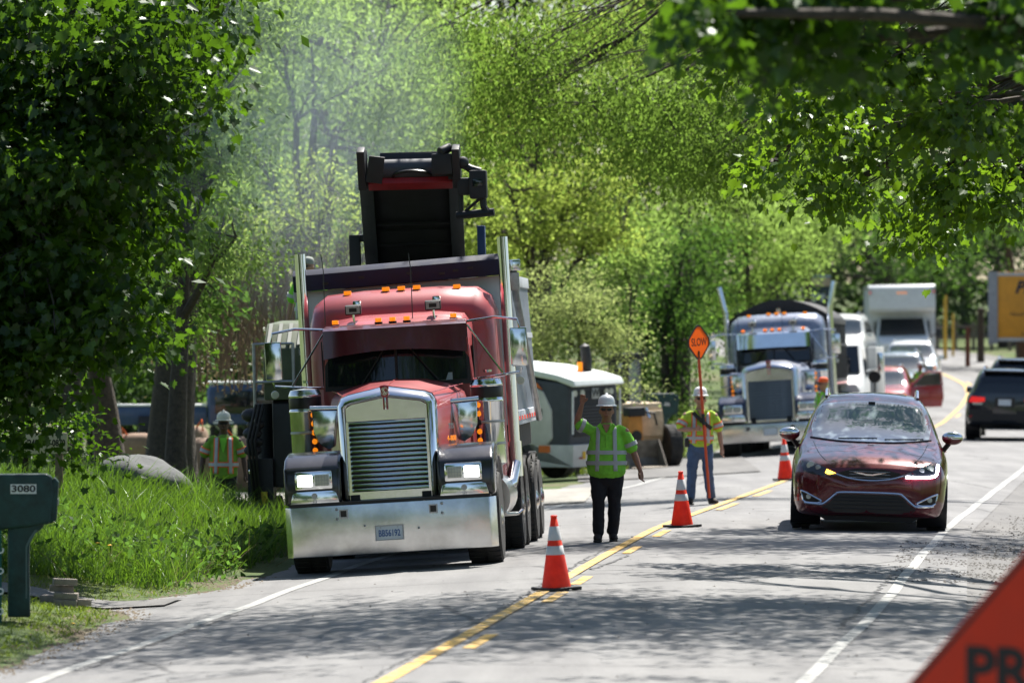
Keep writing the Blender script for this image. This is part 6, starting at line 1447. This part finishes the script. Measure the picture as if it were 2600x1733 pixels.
bgtree('oak_tree', 'yellow green oak with a dark crooked trunk right of the conveyor', 1350, 124, .17, [(1300, 480, 0, 1.2, .75, 75), (1450, 470, 1, 1.2, .8, 75), (1400, 600, 0, 1.4, .6, 75), (1260, 590, -1, .7, .6, 40), (1520, 580, 1, .8, .6, 45), (1280, 720, 1, .6, .7, 34)], LM_YEL, .10, crad=.27, per=24, twigs=14)
bgtree('olive_shrub', 'pale grey green shrub behind the compact milling machine', 1470, 120, .07, [(1450, 760, 0, 1.15, .85, 120), (1400, 860, 0, .9, .8, 80), (1560, 850, 0, .8, .8, 70), (1500, 960, 0, 1.3, .6, 60)], LM_PALE, .07, crad=.22, per=30, cat='shrub', droop=.1)
bgtree('maple_tree', 'dark green tree right behind the slow sign', 1690, 138, .17, [(1740, 640, 0, 1.5, 1.2, 130), (1660, 800, 0, 1.1, 1.1, 90), (1760, 860, 1, 1.2, 1.0, 80), (1620, 940, 1, .9, .7, 50), (1720, 980, 0, 1.0, .5, 40)], LM_DARK, .10, crad=.30, per=24)
bgtree('young_tree', 'bright light green young tree between the shrub and the slow sign', 1600, 131, .08, [(1590, 690, 0, .75, .55, 48), (1560, 790, 0, .6, .5, 34), (1640, 620, 1, .6, .5, 30)], LM_LIGHT, .10, crad=.22, per=22)
bgtree('ash_tree', 'light green tree rising above the blue dump truck', 1900, 158, .18, [(1900, 560, 0, 1.9, 1.1, 130), (1800, 500, 1, 1.3, 1.0, 80), (2000, 660, 1, 1.2, .9, 70), (1900, 740, 0, 1.2, .6, 50)], LM_LIGHT, .12, crad=.36, per=22)
bgtree('ash_tree', 'bright tree further back between the two dump trucks', 2060, 182, .18, [(2050, 560, 0, 1.7, .9, 90), (1960, 660, 1, .7, .6, 30), (1980, 520, 2, 1.6, 1.0, 70)], LM_LIGHT, .13, crad=.38, per=22)
bgtree('oak_tree', 'tall sunlit tree behind the elm at the top centre', 1400, 152, .26, [(1180, 160, 0, 2.6, 1.9, 160), (1420, 330, 2, 2.4, 1.6, 130), (1500, 60, 3, 2.6, 1.6, 120), (1080, 380, 4, 1.9, 1.5, 80)], LM_YEL, .14, crad=.42, per=24)
bgtree('oak_tree', 'tall sunlit tree at the top centre right behind the elm', 1720, 168, .26, [(1680, 350, 0, 2.4, 1.9, 150), (1850, 300, 2, 2.4, 1.8, 120), (1760, 120, 3, 3, 1.8, 120), (2000, 420, 2, 2.0, 1.4, 80)], LM_LIGHT, .15, crad=.42, per=24)
bgtree('spruce_tree', 'dark tree far behind the white box truck', 2300, 238, .35, [(2130, 560, 0, 2.6, 1.8, 100), (2230, 640, 2, 2.0, 1.4, 70), (2080, 690, 0, 1.3, 1.0, 40)], LM_FAR, .20, crad=.5, per=22)
bgtree('spruce_tree', 'dark tree far behind at the right above the yellow truck', 2560, 240, .3, [(2450, 640, 0, 2.5, 1.8, 100), (2560, 560, 2, 2.8, 2.0, 90), (2400, 740, 0, 1.6, .7, 40), (2330, 500, 2, 2.2, 1.6, 60)], LM_FAR, .20, crad=.5, per=22)
bgtree('broad_tree', 'broad dark trunk standing behind the boulder on the left', 432, 93, .35, [(330, 560, 0, 1.3, 1.0, 60), (500, 760, 1, .8, .5, 30), (250, 300, 1, 2.0, 1.6, 90), (420, -420, 2, 4.6, 1.3, 420), (760, -500, 4, 3.4, 1.2, 260), (620, -330, -3, 3.0, .9, 220)], LM_DARK, .15, crad=.3, per=22)  # highest blobs lie above the frame, added to shade the ground below
bgtree('broad_tree', 'second dark trunk behind the phone board', 290, 96, .26, [(200, 700, 0, 1.4, 1.0, 70), (120, 400, 1, 2.0, 1.6, 90), (120, 900, 0, 1.2, .6, 40)], LM_DARK, .10, crad=.3, per=22)
bgtree('roadside_bush', 'low green bush behind the distant mailbox', 1730, 137, .05, [(1690, 1040, -.5, .8, .38, 46), (1780, 1060, -1, .7, .30, 36)], LM_LIGHT, .08, crad=.2, per=24, cat='bush', droop=.1)
bgtree('roadside_bush', 'dark bush under the maple on the left beside the phone board', 60, 76, .05, [(50, 1090, 0, .8, .40, 50), (190, 1130, 1, .5, .28, 26)], LM_MAPLE, .09, crad=.2, per=22, cat='bush', droop=.3)
# brown thicket of dead stems behind the truck mirror
tk = MB(); rr = random.Random(11)
for k in range(520):
    px = rr.uniform(430, 930); py0 = rr.uniform(760, 1000); Y = rr.uniform(96, 104); a = at(px, py0, Y); hgt = rr.uniform(.5, 1.7)
    pts = [a, a + Vector((rr.uniform(-.12, .12), 0, hgt * .5)), a + Vector((rr.uniform(-.4, .4), rr.uniform(-.2, .2), hgt))]
    tk.tube(pts, [.014, .010, .004], 4)
th = tk.build('undergrowth', mat('dead_stems', (.12, .085, .055), .9, var=.35, vscale=2), None); tag(th, 'brown thicket of dead stems behind the red truck', None, kind='stuff')
ds, tn, _ = blob_leaves((ax(640, 99), 101, 2.9), (1.9, 1.5, 1.2), 60, 16, .09, .3, Q_T, .3, .1)
tag(leaf_object('undergrowth_leaves', [ds], leaf_mat('brown_leaf', (.05, .045, .025), (.10, .08, .045), (.14, .12, .05)), None, [tn]), 'dull leaves hanging in the brown thicket', kind='stuff')
# far wood behind everything
sets = []; tints = []
for k in range(64):
    x = -60 + k * 2.3 + rr.uniform(-1, 1); y = rr.uniform(262, 285)
    for z in (4.5, 8, 12, 16, 20, 24, 28):
        s, t, _ = blob_leaves((x, y, z + rr.uniform(-1, 1)), (2.4, 2, 3.0), 40, 12, .6, .8, Q_T, .3, .3); sets.append(s); tints.append(t)
tag(leaf_object('far_woods', sets, LM_FAR, None, tints), 'far wood closing the view behind the road', kind='stuff')
fm = MB()
for k in range(60): x = -60 + k * 2.4 + rr.uniform(-1, 1); y = rr.uniform(255, 262); fm.tube([(x, y, gzf(x, y) - .5), (x + rr.uniform(-.4, .4), y, gzf(x, y) + 6)], [.28, .18], 7)
tag(fm.build('far_woods_trunks', BARK, None), 'dark trunks at the edge of the far wood', kind='stuff')
lbs = ['dark tree just behind the camera on the right', 'dark tree behind the camera on the left', 'tall tree further behind the camera on the right', 'tall tree further behind the camera on the left', 'tallest tree far behind the camera over the road', 'tree beside the camera on the right shoulder', 'tree beside the camera on the left verge', 'tree out of frame left of the mailbox', 'tree out of frame right of the minivan', 'tree out of frame right of the black suv', 'tree out of frame right of the yellow truck']
# tree lines out of frame on both sides and behind the camera: they close the sky in mirrors and chrome
for k, (x, y, h_) in enumerate(((11, -8, 11), (-10, -14, 12), (13, -30, 13), (-12, -40, 13), (2, -62, 14), (12, 12, 10), (-11, 14, 10), (-12, 38, 11), (20, 100, 11), (24, 122, 12), (29, 150, 12))):
    tree('roadside_tree', lbs[k], (x, y, gzf(x, y)), (x, y, h_ * .6), .25, [((x, y, h_ * .62), (4.6, 4.6, h_ * .42), 330, Q_T, .42), ((x * .9, y + 3, h_ * .6), (3, 3, h_ * .22), 120, Q_T, .4)], LM_DARK, BARK, 'roadside row', crad=.7, per=18, twigs=4)
# second wood edge at middle distance, sunlit
for k, (px, py, Y, rx, rz, n, lm, lb) in enumerate(((180, 250, 128, 3.4, 3.0, 260, LM_DARK, 'dark tree behind the left maple'), (560, 240, 140, 3.0, 2.6, 260, LM_LIGHT, 'pale green tree deep behind the smoke at the upper left'), (900, 300, 146, 3.2, 3.2, 300, LM_LIGHT, 'light tree deep behind the conveyor head'), (700, 640, 150, 3.4, 1.8, 200, LM_OLIVE, 'olive tree low behind the brown thicket'), (1180, 620, 160, 2.6, 2.0, 190, LM_YEL, 'yellow tree low behind the crooked oak'), (1480, 560, 176, 3.2, 2.4, 220, LM_LIGHT, 'light tree deep behind the crooked oak'), (1560, 800, 165, 2.6, 1.6, 150, LM_DARK, 'dark tree low behind the pale shrub'), (2160, 330, 190, 4.0, 3.0, 240, LM_LIGHT, 'light tree deep behind the overhanging bough'), (1700, 760, 196, 3.0, 1.4, 130, LM_DARK, 'dark tree low behind the blue dump truck'), (2330, 560, 215, 4.4, 2.4, 170, LM_DARK, 'dark tree over the white box truck'), (250, 800, 132, 3.0, 2.2, 200, LM_DARK, 'dark tree low behind the broad trunks'), (330, 960, 136, 2.6, 1.0, 150, LM_FAR, 'dark bush low behind the blue parked truck'), (620, 900, 138, 2.4, 1.2, 150, LM_FAR, 'dark bush behind the cab of the blue parked truck'), (60, 960, 130, 2.2, 1.2, 120, LM_FAR, 'dark bush at the far left behind the phone board'), (860, 860, 134, 2.2, 1.3, 130, LM_FAR, 'dark bush behind the red truck and the thicket'))):
    bgtree('wood_edge_tree', lb, {2160: 1960, 2330: 2600}.get(px, px), Y, .2, [(px, py, 0, rx, rz, n)] + ([(px + 60, py - 420, 3, rx * .9, rz, n // 2)] if 'bush' not in lb else []), lm, .17, dens=1.3, crad=.42, per=22, twigs=6)
# --- grass
LM_GRASS = leaf_mat('grass_blade', (.040, .095, .012), (.085, .15, .022), (.20, .38, .025), .4, .45, .12)
LM_LAWN = leaf_mat('lawn_blade', (.065, .115, .014), (.13, .17, .03), (.30, .42, .04), .5, .4, .06)
def blades(name, label, pts, h, wd, m, lean=.35, hv=.4, clump=.0):
    n = len(pts); x, y = pts[:, 0], pts[:, 1]; z = gz(x, y) - .04
    p = np.stack([x, y, z], 1); hh = h * (1 - hv + 2 * hv * RNG.random(n)) * (1 + clump * np.sin(x * 2.3 + y * .7) * np.sin(y * 1.9 - x * 1.1) + .6 * clump * np.sin(x * 6.1 - y * 2.2) * np.sin(y * 5.3 + 1))
    d = rnd(n) * lean; d[:, 2] = 1; d[:, 0] -= .05
    d /= np.linalg.norm(d, axis=1, keepdims=True)
    side = rnd(n); side -= d * np.sum(side * d, 1, keepdims=True); side /= np.linalg.norm(side, axis=1, keepdims=True)
    bend = rnd(n) * .35; bend[:, 2] = -.25
    w_ = wd * (.6 + .8 * RNG.random(n)); k = 7; V_ = np.zeros((n, k, 3))
    for i, (t, ww) in enumerate(((0, 1), (.4, .85), (.75, .55))):
        c = p + d * (hh * t)[:, None] + bend * (hh * t * t)[:, None] * .6
        V_[:, 2 * i] = c - side * (w_ * ww / 2)[:, None]; V_[:, 2 * i + 1] = c + side * (w_ * ww / 2)[:, None]
    V_[:, 6] = p + d * hh[:, None] + bend * hh[:, None] * .6
    o = leaf_object(name, [(V_.reshape(-1, 3), k, [(0, 1, 3, 2), (2, 3, 5, 4), (4, 5, 6)], n)], m, None, [np.clip(RNG.normal(.5, .25, n), 0, 1)])
    return tag(o, label, kind='stuff')
def scatter(n, x0, x1, y0, y1, ok): 
    out = []
    while len(out) < n:
        x = RNG.uniform(x0, x1, n); y = RNG.uniform(y0, y1, n); k = ok(x, y); out += list(np.stack([x[k], y[k]], 1))
    return np.array(out[:n])
U = lambda x, y: x - xc(y)
tg = scatter(62000, -9.5, -1.8, 62.2, 80, lambda x, y: (U(x, y) < -(le(y) + .35 + .35 * np.sin(y * 1.7) ** 2)) & (RNG.random(len(x)) < np.clip((-(U(x, y)) - le(y)) / .9, .25, 1)))
blades('tall_grass', 'tall sunlit roadside grass between the mailbox and the red truck', tg, .47, .0115, LM_GRASS, .42, .45, .38)
sg = scatter(42000, -9, -2.6, 43, 63.2, lambda x, y: (U(x, y) < -le(y) - .12) & ~((y > 58.8) & (y < 60.4)))
blades('mown_grass', 'short mown grass along the left road edge', sg, .10, .012, LM_LAWN, .6)
sg = scatter(9000, -12, 4, 79, 93, lambda x, y: U(x, y) < -le(y) - .3)
blades('verge_grass', 'rough grass on the low ground by the driveway', sg, .22, .02, LM_LAWN, .5)
sg = scatter(9000, -4, 10, 118, 150, lambda x, y: U(x, y) < -le(y) - .2)
blades('verge_grass', 'sunlit grass behind the parked machines', sg, .2, .03, LM_LAWN, .5)
wd_ = scatter(3000, -8.6, -2.0, 62.3, 70, lambda x, y: (U(x, y) < -le(y) - .2) & (np.sin(x * 2.7 + 1) * np.sin(y * 1.6) + .4 * RNG.normal(size=len(x)) > .15)); z_ = gz(wd_[:, 0], wd_[:, 1])
pw = np.stack([wd_[:, 0], wd_[:, 1], z_ + RNG.uniform(.03, .50, len(wd_))], 1); s_ = make_leaves(pw, RNG.uniform(.06, .14, len(pw)), rnd(len(pw)) + np.array([0, 0, .2]), rnd(len(pw)) + np.array([0, 0, .8]), Q_T)
tag(leaf_object('weeds', [s_], LM_DARK, None, [RNG.random(len(pw))]), 'broad leaved weeds in the grass edge', kind='stuff')
dg_ = scatter(900, -8.8, -2.0, 62.2, 74, lambda x, y: U(x, y) < -le(y) - .2)
blades('dry_stalks', 'pale dead stalks and seed heads standing in the tall grass', dg_, .62, .009, leaf_mat('dry_stalk', (.16, .13, .07), (.30, .25, .14), (.25, .22, .10), .6, .3, .05), .6, .3)
YF = mat('dandelion_yellow', (.8, .42, .02), .7, var=.1)
for k, (px, py, Y) in enumerate(((248, 1377, 63.0), (279, 1383, 63.3), (165, 1590, 54.4), (185, 1582, 54.9))):
    q = MB(); q.lathe([(.001, .0), (.022, .004), (.024, .012), (.012, .018), (.001, .02)], 12); p = at(px, py, Y); f = q.build('dandelion', YF, None); f.location = p
    MB().tube([(0, 0, 0), (.01, 0, -.12), (0, 0, min(-.15, gzf(p.x, p.y) - p.z))], .004, 5).build('stem', mat('flower_stem', (.06, .12, .02), .8), f)
    tag(f, ['yellow dandelion in the tall grass, left of the pair', 'yellow dandelion in the tall grass, right of the pair', 'yellow dandelion low in the front grass by the road', 'second yellow dandelion in the front grass by the road'][k], 'flower', 'dandelions in the grass')
og = scatter(700, ax(455, 81) - .33, ax(455, 81) + .33, 80.6, 81.4, lambda x, y: x == x)
o = blades('ornamental_grass', None, og, .62, .02, LM_DARK, .55); o['kind'] = 'thing'; tag(o, 'dark clump of ornamental grass beside the boulder', 'grass clump')
# loose gravel on the right shoulder, dirt crumbs on the left edge
def pebbles(name, label, pts, r, m):
    n = len(pts); T = np.array([(1, 0, 0), (0, 1, 0), (-1, 0, 0), (0, -1, 0), (0, 0, .8)]); F = [(0, 1, 4), (1, 2, 4), (2, 3, 4), (3, 0, 4)]
    p = np.stack([pts[:, 0], pts[:, 1], gz(pts[:, 0], pts[:, 1]) - .002], 1); sz = r * (.4 + 1.2 * RNG.random(n) ** 2)
    V_ = p[:, None, :] + sz[:, None, None] * (T[None] * RNG.uniform(.6, 1.3, (n, 5, 1)))
    tag(leaf_object(name, [(V_.reshape(-1, 3), 5, F, n)], m, None, [RNG.random(n)]), label, kind='stuff')
gp_ = scatter(8000, 2.4, 9, 41, 84, lambda x, y: (U(x, y) > 4.0 + 1.6 * RNG.random(len(x)) ** .5 - .2) & (U(x, y) < 6.6))
gp_ = np.concatenate([gp_, scatter(2600, 3.5, 9, 60, 72, lambda x, y: (U(x, y) > 3.4) & (U(x, y) < 6.6) & (RNG.random(len(x)) < .5 + .5 * np.sin(x * 3 + y * 2)))])
pebbles('gravel', 'dark loose gravel scattered on the right shoulder', gp_, .015, mat('dark_gravel', (.07, .065, .06), .9, var=.4, vscale=30))
gp_ = scatter(3600, -6, -1.5, 44, 66, lambda x, y: np.abs(U(x, y) + le(y) + .1) < .22 * (1 + RNG.random(len(x))))
pebbles('dirt_crumbs', 'dirt and dry crumbs along the left asphalt edge', gp_, .016, mat('dirt_crumb', (.11, .085, .055), .95, var=.35, vscale=20))
gp_ = scatter(700, -3, 6, 42, 100, lambda x, y: np.abs(U(x, y)) < 3.6)
pebbles('road_grit', 'small dark grit fallen on the asphalt', gp_, .012, mat('dark_gravel', (.07, .065, .06), .9))

# ---------------------------------------------------------------- far roadside furniture
FW = mat('fence_wood', (.16, .13, .10), .85, var=.25)
fy = 236.0; fx0 = ax(2380, fy); FN = empty('rail_fence', (fx0, fy, 0), (0, 0, 0), 'far rail fence between the white box truck and the yellow truck', 'fence')
for k in range(9): xx = fx0 + k * .75; MB().box((k * .75, 0, gzf(xx, fy) + .55), (.14, .12, 1.3)).build('fence_post', FW, FN)
for z in (.55, 1.0):
    for k in range(8): MB().box((k * .75 + .375, -.07, gzf(fx0 + 3, fy) + z), (.78, .05, .10)).build('rail', FW, FN)
for (px, Y, h_, r_, m_, lb, nm, ct) in ((2400, 222, 2.6, .07, mat('post_yellow', (.6, .36, .04), .6), 'thin yellow marker post beside the white box truck', 'marker_post', 'post'),
                                (2420, 226, 1.8, .05, mat('post_yellow', (.6, .36, .04), .6), 'second shorter yellow marker post by the far fence', 'marker_post', 'post'),
                                (2457, 214, 1.6, .09, mat('post_rust', (.14, .05, .03), .8), 'rust brown post in front of the far fence', 'fence_stake', 'post'),
                                (2490, 219, 2.2, .14, BARK, 'dark stump post left of the yellow truck', 'utility_stub', 'post')):
    x = ax(px, Y); o = MB().lathe([(r_ * 1.05, 0), (r_, h_ * .5), (r_ * .95, h_ - .05), (r_ * .6, h_)], 12).build(nm, m_, None); o.location = (x, Y, gzf(x, Y) - .1); tag(o, lb, ct)
bk = MB(); 
sgx2 = ax(2072, 205); TS = empty('time_sign', (sgx2, 205, gzf(sgx2, 205)), (0, 0, 0), 'far dark temperature sign reading 72 with a cream header above the blue truck', 'sign')
zz = 2.5 - (750 - 864) / (FPX / 205) - gzf(sgx2, 205)
MB().box((0, 0, zz), (.98, .2, .72)).build('display', mat('display_dark', (.015, .03, .035), .4, var=0), TS, bevel=.02)
MB().box((0, -.02, zz + .52), (1.02, .22, .30)).build('header', mat('header_cream', (.35, .28, .20), .7, var=.1), TS, bevel=.02)
MB().prism([(-.56, 0), (.56, 0), (.5, .1), (-.5, .1)], -.15, .15, 'xz').build('header_roof', mat('header_roof', (.2, .25, .3), .6), TS, loc=(0, 0, zz + .68))
text('72°F', .38, mat('digit_white', (.6, .65, .65), .5, var=0), TS, (-.02, -.105, zz - .06), off=.01)
for x in (-.4, .4): MB().box((x, .02, zz / 2 - .2), (.12, .12, zz)).build('sign_leg', FW, TS)

# ---------------------------------------------------------------- bluish exhaust smoke drifting left of the conveyor
smk = MB().ball((0, 0, 0), (3.0, 2.0, 3.6), 20, 12)
smk.v = [(q[0] + .35 * math.sin(q[2] * 1.3), q[1], q[2]) for q in smk.v]
so_ = smk.build('smoke', mat('smoke_dummy', (1, 1, 1)), None); so_.location = (ax(740, 87), 87.5, 6.1); so_.rotation_euler = (0, R(-14), 0)
sm_ = bpy.data.materials.new('smoke_volume'); sm_.use_nodes = True; n = sm_.node_tree.nodes; l = sm_.node_tree.links; n.clear()
vp = n.new('ShaderNodeVolumePrincipled'); vp.inputs['Color'].default_value = (.74, .86, 1.0, 1); vp.inputs['Anisotropy'].default_value = .45
tc = n.new('ShaderNodeTexCoord'); nz = n.new('ShaderNodeTexNoise'); nz.inputs['Scale'].default_value = .55; nz.inputs['Detail'].default_value = 3
mr = n.new('ShaderNodeMapRange'); mr.inputs[1].default_value = .30; mr.inputs[2].default_value = .75; mr.inputs[3].default_value = 0; mr.inputs[4].default_value = .30
gr = n.new('ShaderNodeTexGradient'); gr.gradient_type = 'SPHERICAL'; mp = n.new('ShaderNodeMapping'); mp.inputs['Scale'].default_value = (1 / 3.0, 1 / 2.0, 1 / 3.6)
mu = n.new('ShaderNodeMath'); mu.operation = 'MULTIPLY'
ou = n.new('ShaderNodeOutputMaterial'); l.new(tc.outputs['Object'], nz.inputs['Vector']); l.new(nz.outputs['Fac'], mr.inputs[0]); l.new(tc.outputs['Object'], mp.inputs[0]); l.new(mp.outputs[0], gr.inputs[0])
l.new(mr.outputs[0], mu.inputs[0]); l.new(gr.outputs['Fac'], mu.inputs[1]); l.new(mu.outputs[0], vp.inputs['Density']); l.new(vp.outputs[0], ou.inputs['Volume'])
so_.data.materials.clear(); so_.data.materials.append(sm_); tag(so_, 'thin blue smoke drifting up left of the conveyor', kind='stuff')
